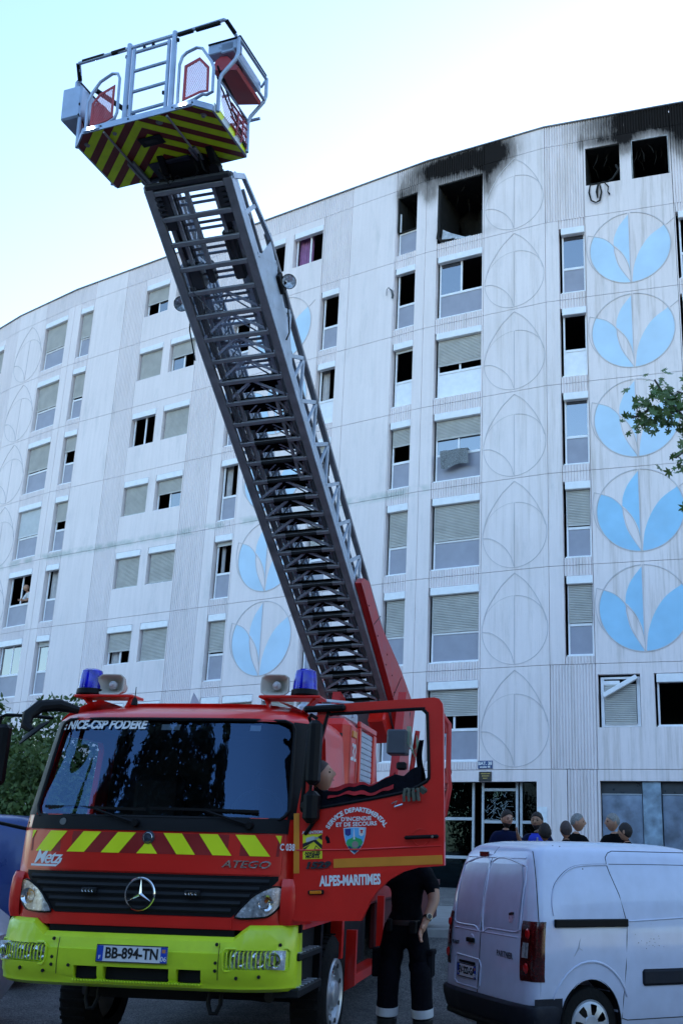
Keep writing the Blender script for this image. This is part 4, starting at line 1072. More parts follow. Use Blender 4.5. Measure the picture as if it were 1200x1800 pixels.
# superstructure behind the cab
mb = MB(); mb.bbox(-1.08, 1.08, 1.80, 2.24, 1.05, 2.66, .06); cr1 = tp(mb, 'front_locker', red)
text('L32', .22, white_t, 'lettering', cr1, T(1.084, 2.02, 2.36) @ RZ(90), off=.004, sx=.85)
m_ = MB(); m_.bbox(1.02, 1.092, 1.86, 1.9, 1.1, 2.6, .01); m_.bbox(1.02, 1.092, 2.16, 2.2, 1.1, 2.6, .01); m_.build('edge_moulding', ladder_red, cr1)
m_ = MB(); m_.bbox(1.03, 1.095, 1.95, 2.12, 2.50, 2.56, .004); m_.build('orange_tab', orange, cr1)
mb = MB(); mb.box(-1.06, 1.06, 2.26, 3.1, 1.0, 2.62); mb.bbox(1.06, 1.10, 2.26, 3.1, 2.62, 2.68, .01); mb.bbox(1.06, 1.10, 2.98, 3.1, 1.0, 2.62, .01); mb.bbox(1.06, 1.10, 2.26, 2.32, 1.0, 2.62, .01); lk = tp(mb, 'side_locker', red)
for i in range(30):
    m_ = MB(); z = 1.05+i*.052; m_.bbox(1.06, 1.078, 2.325, 2.975, z, z+.049, .006); m_.build('roller_slat', alu2, lk)
mb = MB(); mb.prism([(3.12, 1.0), (4.6, 1.0), (4.6, 1.5), (3.6, 1.7), (3.25, 2.64), (3.12, 2.64)], -1.06, -.7, mx=RZ(90)); mb.prism([(3.12, 1.0), (4.6, 1.0), (4.6, 1.5), (3.6, 1.7), (3.25, 2.64), (3.12, 2.64)], .7, 1.06, mx=RZ(90)); tp(mb, 'platform_side', ladder_red, kind='stuff')
mb = MB(); mb.box(-1.12, 1.06, 3.1, 9.2, .98, 1.06); mb.bbox(.94, 1.02, 3.9, 9.2, .5, .98, .02); mb.bbox(-1.12, -1.02, 3.9, 9.2, .5, .98, .02); tp(mb, 'platform_deck', darkred)
mb = MB(); mb.bbox(.55, 1.0, 1.9, 2.6, 2.66, 2.80, .03); mb.bar((.6, 2.0, 2.86), (1.0, 2.3, 2.86), .05, .02); mb.bar((.6, 2.0, 2.8), (.6, 2.0, 2.86), .04, .04); mb.bar((1.0, 2.3, 2.72), (1.0, 2.3, 2.86), .04, .04); tp(mb, 'stowage_tray', alu2)
mb = MB(); mb.bbox(-.3, .55, 1.85, 2.3, 2.66, 2.72, .01); tp(mb, 'deck_plate', alud)
# turntable
mb = MB(); mb.lathe([(.85, 0), (.95, .02), (.95, .18), (.8, .22), (0, .24)], 40, mx=T(.15, 7.0, 1.06)); mb.lathe([(.75, .22), (.72, .5), (.55, .55), (0, .55)], 32, mx=T(.15, 7.0, 1.06)); tt = tp(mb, 'turntable', ladder_red)
for x in (-.38, .62):
    m_ = MB(); m_.prism([(6.5, 1.5), (7.9, 1.5), (8.0, 2.4), (7.9, 3.7), (7.55, 3.75), (7.3, 3.2), (6.9, 2.3), (6.5, 2.0)], -x-.08, -x+.04, mx=RZ(90)); m_.build('support_cheek', ladder_red, tt)
m_ = MB(); m_.tube([(.28, 6.0, 1.7), (.28, 6.6, 2.55)], .09, 14); m_.tube([(.28, 6.6, 2.55), (.28, 6.95, 3.05)], .055, 12); m_.build('lifting_cylinder', ladder_red, tt)
m_ = MB(); m_.tube([(.9, 6.4, 1.9), (.95, 6.4, 2.3), (1.05, 6.4, 3.05)], .035, 8); m_.tube([(.78, 6.35, 2.35), (.95, 6.35, 2.3)], .04, 8); m_.build('support_strut', ladder_red, tt)
m_ = MB(); m_.bbox(.66, .93, 6.2, 6.5, 2.72, 3.05, .02); m_.build('control_box', M('control_box_grey', (.04, .05, .065), .5), tt)
m_ = MB(); m_.bbox(.8, .93, 6.2, 6.35, 2.52, 2.62, .02); m_.bbox(.84, .94, 6.18, 6.3, 2.2, 2.44, .02); m_.lathe([(0, 0), (.05, 0), (.05, .12), (.03, .14)], 12, mx=T(.88, 6.25, 2.05)); m_.build('hydraulic_block', black, tt)
m_ = MB()
for i in range(5): m_.tube([(.92+.012*i, 6.3, 3.1), (.93+.02*i, 6.28, 2.88-.03*i), (1.0+.015*i, 6.3, 2.76-.03*i), (1.06+.01*i, 6.3, 2.82), (1.05, 6.3, 2.9+.02*i)], .006, 5)
m_.build('coiled_hoses', M('grey_green_hose', (.2, .3, .2), .6), tt)
m_ = MB(); m_.tube([(1.42, 6.2, 3.22), (1.50, 6.2, 3.12), (1.50, 6.2, 2.5), (1.52, 6.2, 2.3), (1.46, 6.2, 1.95), (1.38, 6.2, 1.85)], .035, 8); m_.tube([(1.25, 6.5, 3.24), (1.42, 6.2, 3.24), (1.46, 6.2, 3.0)], .03, 8); m_.tube([(1.36, 6.25, 2.6), (1.5, 6.2, 2.35)], .04, 8)
m_.build('guard_rail', ladder_red, tt)
m_ = MB(); m_.prism([(1.34, 2.62), (1.42, 2.5), (1.50, 2.62), (1.54, 2.5), (1.5, 2.36), (1.42, 2.2), (1.38, 2.3)], 6.25, 6.3); m_.build('guard_plate', M('faded_red', (.38, .06, .06), .5), tt)
m_ = MB(); m_.bbox(1.3, 1.42, 6.3, 6.5, 2.85, 3.0, .02); m_.bbox(1.28, 1.40, 6.35, 6.6, 2.3, 2.7, .03); m_.build('operator_seat', black, tt)
# things seen inside: seats, wheel, red door frame lining
mb = MB(); mb.bbox(.35, .85, .95, 1.5, 1.2, 1.55, .05); mb.bbox(.35, .85, 1.42, 1.56, 1.5, 2.15, .05); mb.bbox(-.95, -.3, .95, 1.5, 1.2, 1.55, .05); mb.bbox(-.75, -.3, 1.42, 1.56, 1.5, 2.1, .05); tp(mb, 'seats', dgrey)
mb = MB(); mb.tube([(.6+.2*math.cos(a*math.pi/12), .72+.07*math.sin(a*math.pi/12), 1.78+.17*math.sin(a*math.pi/12)) for a in range(24)], .014, 6, closed=True); mb.tube([(.6, .72, 1.78), (.6, .5, 1.6)], .03, 6); tp(mb, 'steering_wheel', dgrey)
mb = MB(); mb.box(-.45, -.12, .40, .52, 1.67, 1.675, mx=T(0, 0, .0)); tp(mb, 'papers', whitep)
# coat thrown over the open window of the door, gloves clipped to it
ct = empty('coat', label='black and red firefighter coat hung over the open door window sill', cat='coat'); ct.matrix_world = MT @ DM
def top_(u): return [1.93, 1.905, 1.90, 1.915, 1.93, 1.935, 1.925, 1.95, 1.985, 2.0, 1.99, 2.03, 2.06][min(12, int(u*12))]
def coat(u, v, dz, y0, th, lo):
    i = u*11.999; a = top_(i/12); b_ = top_(min(1, (i+1)/12)); t_ = i-int(i); z = a+(b_-a)*t_+dz
    an = math.pi*(v-.5); n_ = noise.noise(Vector((u*9, v*4, dz*9)))*.035; n_ += .012*math.sin(u*40+v*6)
    zz = z-(z-lo)*abs(v-.5)*2 if abs(v-.5) > .12 else z+.012-.0*v
    return (.17+.80*u, y0+th*math.sin(an*1.0)+n_*.6, zz+n_*.5)
mb = MB(); mb.grid(lambda u, v: coat(u, v, 0, .10, .09, 1.55), 60, 20); mb.build('coat_body', navy, ct)
mb = MB(); mb.grid(lambda u, v: coat(.12+.62*u, .28+.44*v, .018+.012*math.sin(u*6), .115, .11, 1.78), 40, 14); mb.build('coat_lining', M('red_cloth', (.42, .015, .02), .9, var=.25, bump=.4, bscale=30), ct)
mb = MB(); mb.grid(lambda u, v: (.93+.02*v+.06*u*(1-.4*v)+.012*math.sin(v*7), .1+.03*math.sin(u*3.14), 1.86+.40*v), 10, 14); mb.build('coat_strap', navy, ct)
mb = MB()
for i, (x, z, rz) in enumerate(((.88, 1.87, 20), (.93, 1.84, -15), (.98, 1.88, 40))): mb.bbox(-.032, .032, -.015, .015, -.03, .035, .010, mx=T(x, .01, z) @ RY(rz) @ RX(10*i))
for i in range(4): mb.tube([(.86+.03*i, -.02, 1.9), (.85+.035*i, -.03, 1.86), (.85+.036*i, -.025, 1.81)], .012, 6)
g = mb.build('work_gloves', M('grey_green_leather', (.09, .095, .07), .8, var=.5, scale=20), None); g.matrix_world = MT @ DM; tag(g, 'grey-green work gloves clipped at the corner of the open door window', 'gloves')
mb = MB(); mb.tube([(.76, -.02, 1.80), (.80, -.04, 1.815), (.78, -.045, 1.775), (.84, -.04, 1.79)], .008, 6); g2 = mb.build('carabiner', chrome, None); g2.matrix_world = MT @ DM; tag(g2, 'bright metal clip hanging beside the gloves on the door window', 'clip')
# ---------------------------------------------------------------- ladder
le = Vector((.97283872, -.22651159, .04772141)); ld = Vector((.20868571, .76897346, -.60425996)); ln = le.cross(ld).normalized(); ld = ln.cross(le).normalized()
LW = frame(Vector((-2.861, 9.779, 8.7235)), le, ld, ln)        # x across, y down along the ladder, z up out of its underside
def lpart(mb, name, mt, par=None, kind=None, ang=35):
    o = mb.build(name, mt, par or tk, (MT.inverted() @ LW) if par is None else None, ang)
    if kind: o['kind'] = kind
    return o
def dup(o, par, mx):
    c = o.copy(); C.objects.link(c); c.parent = par; c.matrix_local = mx; return c
SP = .305; NB = 29
# base section: two deep trusses either side, tied by flat bars underneath
mb = MB()
for s in (-1, 1):
    mb.bbox(min(s*.43, s*.53), max(s*.43, s*.53), 0, 9.1, 0, .07, .008)
    mb.box(min(s*.515, s*.53), max(s*.515, s*.53), 0, 9.1, .07, .15)
    mb.bbox(min(s*.47, s*.55), max(s*.47, s*.55), .9, 9.1, .70, .76, .008)
sec = lpart(mb, 'base_section', alud)
m_ = MB()
for s in (-1, 1):      # outer side webs: pale struts
    for i in range(12):
        y = .95+i*.66; m_.bar((s*.525, y, .13), (s*.525, y+.33, .71), .05, .03, (1, 0, 0)); m_.bar((s*.525, y+.33, .71), (s*.525, y+.66, .13), .05, .03, (1, 0, 0)); m_.bar((s*.525, y+.33, .1), (s*.525, y+.33, .71), .035, .03, (1, 0, 0))
m_.build('side_web', alu2, sec)['kind'] = 'stuff'
m_ = MB()
for s in (-1, 1):
    m_.prism([(1.0, .07), (2.6, .07), (2.1, .45), (1.0, .72)], -s*.535-.004, -s*.535+.004, mx=RZ(90)); m_.bbox(min(s*.528, s*.54), max(s*.528, s*.54), 0, 9.0, .0, .12, .004)
    m_.bar((s*.53, 0, .05), (s*.53, .12, .42), .06, .05, (1, 0, 0)); m_.bar((s*.53, .12, .42), (s*.53, 1.0, .73), .05, .04); m_.bar((s*.53, .45, .1), (s*.53, .5, .55), .05, .02, (1, 0, 0)); m_.bbox(min(s*.515, s*.53), max(s*.515, s*.53), .0, 9, .10, .22, .004)
m_.build('side_plate', alu2, sec)
tie = None
for i in range(NB):
    y = .06+i*SP
    mx = T(0, y, 0)
    if tie is None:
        m_ = MB(); m_.bbox(-.43, .43, -.03, .03, .002, .05, .008); tie = m_.build('tie_bar', alud, sec, mx)
    else: dup(tie, sec, mx)
    if i > 10:
        if i == 11: m_ = MB(); m_.tube([(-.22, 0, .028), (.24, 0, .028)], .036, 8); bcv = m_.build('rung_cover', M('base_rubber', (.010, .010, .011), .8), sec, mx)
        else: dup(bcv, sec, mx)
brace = None
for i in range(2, NB-1):
    y = .06+i*SP
    if 4 <= i-0 <= 8 or i > 12:
        for s in (-1, 1):
            if brace is None: m_ = MB(); m_.bar((0.02, .02, .03), (.42, SP-.03, .03), .03, .02); brace = m_.build('diagonal_brace', alu2, sec, T(0, y, 0))
            else: dup(brace, sec, T(0, y, 0) @ Matrix.Diagonal((s, 1, 1, 1)))
m_ = MB()
for i in range(0, 3): m_.bbox(-.07, -.02, .09+i*SP, .03+(i+1)*SP, .004, .045, .004)
for x in (-.27, .27): m_.box(x-.02, x+.02, .06, .06+3*SP, .05, .08)
for i in (9, 10, 11, 12):
    y = .06+i*SP
    for s in (-1, 1): m_.bar((s*.26, y, .03), (s*.42, y+SP, .03), .02, .02); m_.bar((s*.42, y, .035), (s*.26, y+SP, .035), .02, .02)
for s in (-1, 1): m_.bar((s*.25, .06+8.5*SP, .03), (s*.25, .06+13*SP, .03), .04, .03)
m_.build('centre_post', alud, sec)['kind'] = 'stuff'
m_ = MB()     # cables and hoses along the rails
for x, z, a, c in ((-.36, .02, 1.2, 3.6), (-.33, .02, 1.2, 3.7), (-.385, .03, 1.2, 8.5), (.395, .02, 1.3, 8.5), (.37, .03, 3, 8.5), (-.30, .25, .2, 8.5), (.31, .28, .2, 8.6), (.2, .4, .2, 8.6)):
    m_.tube([(x, a+(c-a)*t_/8, z+.006*math.sin(t_*2)) for t_ in range(9)], .013, 6)
m_.tube([(-.36, 1.25, .0), (-.2, 1.5, -.04), (-.05, 1.52, -.03), (0, 1.4, .0)], .009, 6)
m_.build('hydraulic_line', M('hose_grey', (.09, .09, .1), .5), sec)
# nested telescopic sections
rubber = M('rung_rubber', (.004, .004, .005), .8, spec=.1, var=.3)
for n_, (w_, z0, h_, y0) in enumerate(((.41, .08, .60, .02), (.345, .13, .50, .0), (.285, .18, .42, -.02))):
    mb = MB()
    for s in (-1, 1):
        mb.bbox(min(s*w_, s*(w_-.05)), max(s*w_, s*(w_-.05)), y0, 8.9, z0, z0+.06, .006)
        mb.bbox(min(s*w_, s*(w_-.04)), max(s*w_, s*(w_-.04)), y0+.3, 8.9, z0+h_-.04, z0+h_, .006)
        mb.box(min(s*(w_-.004), s*(w_-.012)), max(s*(w_-.004), s*(w_-.012)), y0, 8.9, z0+.05, z0+.17)
        for i in range(14):
            y = y0+.3+i*.6; mb.bar((s*(w_-.015), y, z0+.05), (s*(w_-.015), y+.3, z0+h_-.03), .03, .02, (1, 0, 0)); mb.bar((s*(w_-.015), y+.3, z0+h_-.03), (s*(w_-.015), y+.6, z0+.05), .03, .02, (1, 0, 0))
    se = lpart(mb, 'ladder_section', alud if n_ == 0 else alu2)
    if n_ < 2:
        m_ = MB()
        for i in range(4, NB-2):
            y = .10+i*SP+n_*.085
            for s in (-1, 1): m_.bar((s*.02, y+.02, z0+.03), (s*(w_-.05), y+SP-.03, z0+.03), .016, .012); m_.bar((s*(w_-.03), y, z0+.10), (s*(w_-.03), y+SP, z0+h_*.75), .02, .014, (1, 0, 0))
        m_.build('lattice', alu2, se)['kind'] = 'stuff'
    rg = None
    for i in range(NB-1):
        y = .10+i*SP+n_*.085
        if rg is None:
            m_ = MB(); m_.bbox(-w_+.03, w_-.03, -.016, .016, z0+.015, z0+.045, .004); rg = m_.build('rung', alud if n_ < 2 else alu2, se, T(0, y, 0)); cv = None
        else: dup(rg, se, T(0, y, 0))
        if i > 7:
            if cv is None: m_ = MB(); m_.tube([(-w_+.06, 0, z0+.03), (w_-.06, 0, z0+.03)], .055-.006*n_, 8); cv = m_.build('rung_cover', rubber, se, T(0, y, 0))
            else: dup(cv, se, T(0, y, 0))
# head of the ladder
mb = MB(); mb.bbox(-.53, .53, -.06, .02, .0, .07, .02); mb.bbox(-.52, .52, -.03, .05, .1, .14, .01); mb.bbox(-.4, .4, -.05, .02, .16, .22, .01)
for s in (-1, 1):
    mb.box(min(s*.30, s*.42), max(s*.3, s*.42), .04, .5, .04, .30)
    for i in range(4): mb.box(min(s*.44, s*.36), max(s*.44, s*.36), .10+i*.06, .13+i*.06, .0, .06)
mb.bbox(-.36, -.20, .95, 1.25, .03, .2, .02); mb.bbox(-.14, -.05, .95, 1.2, .05, .2, .02); mb.bbox(.2, .34, .6, 1.2, .05, .25, .02); mb.bbox(.24, .34, 0.05, .6, .1, .3, .02); mb.bbox(-.38, -.25, .1, .9, .12, .36, .02)
lpart(mb, 'ladder_head', M('ladder_head_dark', (.03, .03, .035), .5), kind='stuff')
mb = MB(); mb.tube([(.12, -.25, .12), (.15, -.1, .06), (.05, -.02, .05)], .012, 6); mb.tube([(-.3, -.2, .05), (-.2, -.02, .0), (-.1, -.1, .04), (0, -.02, .02)], .01, 6); mb.tube([(.2, -.3, .1), (.24, -.12, .02), (.3, -.02, .06)], .012, 6)
mb.bbox(-.25, .25, -.5, -.02, .15, .30, .03); mb.bbox(-.3, -.22, -.75, -.1, .1, .32, .01); mb.bbox(.3, .38, -.75, -.1, .1, .32, .01); mb.lathe([(0, 0), (.06, 0), (.07, .1), (.03, .16)], 12, mx=T(.36, -.1, .02)); lpart(mb, 'basket_joint', black, kind='stuff')
# spotlights on the sides
for s, y, z in ((1, 1.50, .60), (-1, 1.45, .22)):
    mb = MB(); pos_ = Vector((s*.66, y, z)); dl_ = LW.inverted() @ Vector((0, 0, CAMZ)); dl_ = (dl_-pos_).normalized()+Vector((s*.25, 0, .1)); mxx = T(*pos_) @ Vector((0, 0, -1)).rotation_difference(dl_.normalized()).to_matrix().to_4x4()
    mb.lathe([(0, .10), (.05, .09), (.09, .03), (.095, 0), (.088, -.004)], 20, mx=mxx); mb.bar((s*.55, y+.05, z-.05), (s*.62, y, z), .03, .03); mb.bbox(s*.56-.03, s*.56+.03, y-.12, y+.12, z-.1, z+.05, .01)
    mb.tube([(s*.57, y+.1, z), (s*.60, y+.3, z-.15), (s*.58, y+.55, z-.3), (s*.55, y+.6, z-.4)], .01, 6)
    sl = lpart(mb, 'spotlight', black)
    m_ = MB(); m_.lathe([(0, .05), (.05, .03), (.085, -.003)], 20, mx=mxx); m_.build('reflector', lampm, sl)
    m_ = MB(); m_.lathe([(0, -.012), (.05, -.009), (.089, -.003)], 20, mx=mxx); m_.build('lens', clear, sl)
# red swing arm plates at the foot
for s in (-1, 1):
    mb = MB(); P = [(5.93, .08), (5.97, .24), (6.2, .44), (6.75, .42), (7.05, .42), (8.3, .76), (9.0, .86), (9.4, .9), (9.5, .1), (9.0, -.15), (8.5, .0)] if s > 0 else [(8.0, .1), (8.3, .7), (9.0, .86), (9.4, .9), (9.5, .1), (9.0, -.15), (8.5, .0)]
    mb.prism([(a, b_) for a, b_ in P], -s*.60-.05 if s > 0 else .55, -s*.60+.05 if s > 0 else .65, mx=RZ(90)); ar = lpart(mb, 'swing_arm', ladder_red)
    if s < 0: continue
    m_ = MB(); x = s*.652
    for a in ((6.75, .05), (8.2, -.02)): m_.tube([(x, a[0], a[1]+.05), (x, a[0]+.18, .5+.1*(a[0]-6.7))], .006, 5)
    for i in range(7): m_.box(x-.002, x+.002, 8.72+i*.07, 8.76+i*.07, .45, .62)
    for a in ((7.55, .3), (7.95, .25), (6.4, .12), (7.0, .12), (7.6, .12), (8.2, .12)): m_.lathe([(0, .006), (.012, .006), (.014, 0)], 8, mx=T(x, *a) @ RY(90*s))
    m_.build('arm_seams', black, ar)
mb = MB(); mb.bbox(.22, .50, 8.4, 8.95, -.28, .12, .03); mb.bbox(-.5, -.22, 8.4, 8.95, -.28, .12, .03); mb.bar((-.9, 8.6, -.35), (-.35, 8.5, -.05), .12, .1); mb.bbox(-.85, -.6, 8.2, 8.5, -.5, -.1, .04); lpart(mb, 'foot_bracket', red)
mb = MB(); mb.box(-.4, .4, 8.5, 9.1, -.02, .04); lpart(mb, 'foot_plate', alud)

# ---------------------------------------------------------------- basket
yb_ = R(-17.5); BX = Vector((math.cos(yb_), math.sin(yb_), 0)); BY = Vector((-math.sin(yb_), math.cos(yb_), 0)); BZ = Vector((0, 0, 1))
a_ = R(2.9); bx2 = BX*math.cos(a_)+BZ*math.sin(a_); bz2 = -BX*math.sin(a_)+BZ*math.cos(a_)
BW = frame(Vector((-3.12, 9.58, 9.0)), bx2, BY, bz2)
fl_ = [(-.68, -.53), (.70, -.53), (.85, -.40), (.85, .40), (-.85, .40), (-.85, -.38)]
mb = MB(); F3 = lambda z0, z1: mb.add([(x, y, z0) for x, y in fl_]+[(x, y, z1) for x, y in fl_], [list(range(6)), list(range(6, 12))]+[(i, (i+1) % 6, 6+(i+1) % 6, 6+i) for i in range(6)])
F3(0, .075)
bk = mb.build('basket', bgrey, tk, MT.inverted() @ BW)
def bp(mb, name, mt, ang=35, kind=None):
    o = mb.build(name, mt, bk, None, ang)
    if kind: o['kind'] = kind
    return o
# chevron film on the underside: closed polygons clipped to the floor
def clip(poly, a, b_, c):      # keep a*x+b*y<=c
    out = []
    for i in range(len(poly)):
        p, q = poly[i], poly[(i+1) % len(poly)]; dp_ = a*p[0]+b_*p[1]-c; dq = a*q[0]+b_*q[1]-c
        if dp_ <= 0: out.append(p)
        if dp_*dq < 0: t_ = dp_/(dp_-dq); out.append((p[0]+(q[0]-p[0])*t_, p[1]+(q[1]-p[1])*t_))
    return out
ins = [(x*.985, y*.975) for x, y in fl_]
mb = MB(); mb.add([(x, y, -.003) for x, y in ins]+[(x, y, .001) for x, y in ins], [list(range(6)), list(range(6, 12))]+[(i, (i+1) % 6, 6+(i+1) % 6, 6+i) for i in range(6)]); bp(mb, 'floor_film', maroon)
bfl = M('floor_yellow_film', (.66, .84, .01), .5, var=.1, dirt=.2, dcol=(.2, .25, .02))
w2 = .17
for s in (-1, 1):
    half = clip(ins, -s, 0, 0)
    for i in range(-8, 3):
        c0 = .20+i*.225             # bands run outwards and backwards from the centre line: y - |x| = c
        poly = clip(clip(half, -s*.85, 1, c0+.06), s*.85, -1, -(c0-.055))
        if len(poly) >= 3:
            mb = MB(); n_ = len(poly); mb.add([(x, y, -.006) for x, y in poly]+[(x, y, -.0035) for x, y in poly], [list(range(n_)), list(range(n_, 2*n_))]+[(k, (k+1) % n_, n_+(k+1) % n_, n_+k) for k in range(n_)]); bp(mb, 'yellow_chevron', bfl)
mb = MB()
for x in (-.42, .36): mb.tube([(x, -.50, -.02), (x+.0, .40, -.03)], .013, 8)
for x in (-.45, -.39, .33, .39): mb.bbox(x-.015, x+.015, .02, .40, -.05, -.01, .005)
bp(mb, 'floor_runner', alud)
mb = MB(); mb.bbox(-.26, .26, .12, .40, -.035, -.008, .01); mb.bbox(-.5, .5, .36, .42, -.04, .02, .01); bp(mb, 'floor_plate', M('floor_plate_dark', (.035, .035, .05), .5))
mb = MB(); mb.bbox(-.15, .13, -.27, -.13, -.02, -.006, .006); ho = bp(mb, 'floor_vent', dgrey); m_ = MB(); m_.box(-.09, .07, -.23, -.18, -.023, -.02); m_.build('vent_slot', blk, ho)
mb = MB()
for x, y in ((-.33, -.43), (.22, -.42), (.72, -.36), (-.72, -.36)): mb.lathe([(0, -.02), (.02, -.02), (.025, -.004), (.04, -.004)], 14, mx=T(x, y, 0))
bp(mb, 'floor_stud', alud)
ledm = M('lit_led', (.9, .95, 1), .3, var=0, emis=14)
for x in (-.56, .575):
    mb = MB(); mb.bbox(x-.1, x+.1, -.542, -.528, .01, .065, .004); lp_ = bp(mb, 'floor_lamp', bgrey)
    for dx_ in (-.028, .022): m_ = MB(); m_.lathe([(0, -.012), (.014, -.01), (.017, 0)], 12, mx=T(x+dx_, -.543, .038) @ RX(90) @ Matrix.Scale(-1, 4, (0, 0, 1)) @ Matrix.Scale(1, 4)); m_.build('led', ledm, lp_)
mb = MB()
for x in (-.44, -.1, .44, .68): mb.lathe([(0, -.004), (.01, -.004), (.011, .002)], 8, mx=T(x, -.532, .04) @ RX(-90))
bp(mb, 'beam_hole', blk)
r_ = .019
mb = MB()
for x in (-.17, .40):
    mb.tube([(x, -.50, .05), (x, -.50, 1.08)], .03, 10); mb.lathe([(.03, 0), (.028, .015), (.015, .028), (0, .032)], 12, mx=T(x, -.5, 1.075))
bp(mb, 'gate_post', bgrey)
mb = MB(); mb.tube([(-.83, -.5, 1.03), (-.5, -.5, 1.035), (-.17, -.5, 1.04)], .02, 8); mb.tube([(-.17, -.5, 1.04), (.40, -.5, 1.05)], .02, 8); mb.tube([(.40, -.5, 1.05), (1.0, -.5, 1.07), (1.03, -.48, 1.06), (1.08, -.36, .95)], .02, 8)
mb.tube([(-.83, -.5, 1.03), (-.86, -.44, .99), (-.92, -.34, .93)], .02, 8)
top = bp(mb, 'top_rail', bgrey)
m_ = MB()
for a, c in ((-.78, -.5), (-.4, -.22), (.44, .62), (.66, .95)): m_ = MB(); m_.tube([(a, -.5, 1.04), (c, -.5, 1.045)], .0245, 8); m_.build('rubber_grip', black, top)
m_ = MB(); m_.tube([(1.02, -.49, 1.065), (1.075, -.38, .97)], .026, 8); m_.build('rubber_grip', black, top); m_ = MB(); m_.tube([(-.84, -.5, 1.03), (-.91, -.36, .94)], .026, 8); m_.build('rubber_grip', black, top)
# bulging end rails
mb = MB()
for s, xo in ((1, 1.10), (-1, -.96)):
    xi = s*.88
    for y in (-.34, .34): mb.tube([(xi, y, .02), (xi, y, .42), (xi+s*.03, y, .50), (xo-s*.03, y, .66), (xo, y, .74), (xo, y, .92), (xo, y, .98 if y > 0 else .94)], r_+.002, 8)
    mb.tube([(xo, -.34, .94), (xo, .34, .97)], r_, 8); mb.tube([(xo-s*.02, -.34, .68), (xo-s*.02, .34, .68)], r_, 8); mb.tube([(xo, .34, .97), (xo-s*.1, .42, .97), (xo-s*.4, .44, .97)], .017, 8)
    mb.tube([(xi, -.34, .45), (xi, .34, .45)], .012, 6)
    bp(mb, 'end_rail', bgrey); mb = MB()
mb = MB(); mb.tube([(1.10, -.33, .965), (1.10, .30, .985)], .025, 8); mb.tube([(-.96, -.33, .965), (-.96, .3, .985)], .025, 8); mb.tube([(-.80, -.2, .9), (-.62, .3, .9)], .03, 8); bp(mb, 'rubber_rail', black)
# middle gate: small ladder
mb = MB()
for x in (-.105, .335): mb.tube([(x, -.5, .03), (x, -.5, 1.0)], .022, 8)
gt = bp(mb, 'gate', bgrey)
for z in (.96, .70, .42, .14): m_ = MB(); m_.tube([(-.1, -.5, z-.0), (.33, -.5, z+.01)], .018, 8); m_.build('gate_rung', bgrey, gt)
m_ = MB()
for x, z in ((.02, .99), (.13, 1.0), (-.13, .23), (.30, .30), (-.2, .93), (.44, .97), (-.12, .08), (.34, .06)): m_.lathe([(0, -.025), (.018, -.015), (.018, .015), (0, .025)], 10, mx=T(x, -.5, z))
m_.build('gate_latch', black, gt)
# corner loops with red mesh
def loopgate(x0, x1, sgn):
    mb = MB(); w_ = x1-x0
    if sgn > 0: P = [(x0, .10), (x0, .62), (x0+.03, .72), (x0+.08, .76), (x0+.2, .79), (x0+.27, .76), (x1-.03, .55), (x1, .46), (x1, .14), (x1-.07, .12), (x0+.3, .14), (x0+.2, .10), (x0+.05, .07)]
    else: P = [(x0, .05), (x0, .44), (x0+.05, .56), (x0+.14, .68), (x0+.2, .71), (x1-.1, .75), (x1-.03, .73), (x1, .66), (x1, .2), (x1-.03, .12), (x1-.1, .09), (x0+.1, .04)]
    mb.tube([(x, -.5, z) for x, z in P], .017, 8, closed=True); g_ = bp(mb, 'corner_gate', bgrey)
    Q = [(x0+.05, .13), (x0+.055, .60), (x1-.18, .66), (x1-.06, .50), (x1-.055, .17), (x1-.15, .18)] if sgn > 0 else [(x0+.04, .10), (x0+.045, .42), (x0+.13, .53), (x1-.06, .60), (x1-.06, .17), (x1-.12, .14)]
    cx = sum(a for a, _ in Q)/len(Q); cz = sum(b_ for _, b_ in Q)/len(Q)
    m_ = MB(); m_.prism(Q, -.492, -.484, [[(cx+(a-cx)*.8, cz+(b_-cz)*.86) for a, b_ in Q]]); m_.build('mesh_frame', red2f, g_)
    m_ = MB(); q2 = [(cx+(a-cx)*.82, cz+(b_-cz)*.88) for a, b_ in Q]
    def seg(a, b_, c):
        pts = []
        for i in range(len(q2)):
            p, q = q2[i], q2[(i+1) % len(q2)]; d0 = a*p[0]+b_*p[1]-c; d1 = a*q[0]+b_*q[1]-c
            if d0*d1 < 0: t_ = d0/(d0-d1); pts.append((p[0]+(q[0]-p[0])*t_, p[1]+(q[1]-p[1])*t_))
        return pts
    for k in range(-60, 60):
        for (a, b_) in ((1, .45), (1, -1.3)):
            s_ = seg(a, b_, a*cx+b_*cz+k*.021)
            if len(s_) == 2: m_.bar((s_[0][0], -.488, s_[0][1]), (s_[1][0], -.488, s_[1][1]), .0035, .002, (0, 1, 0))
    m_.build('wire_mesh', meshred, g_)['kind'] = 'stuff'
red2f = M('basket_red', (.36, .012, .015), .4); meshred = M('wire_red', (.48, .08, .10), .5)
loopgate(.48, .90, 1); loopgate(-.66, -.27, -1)
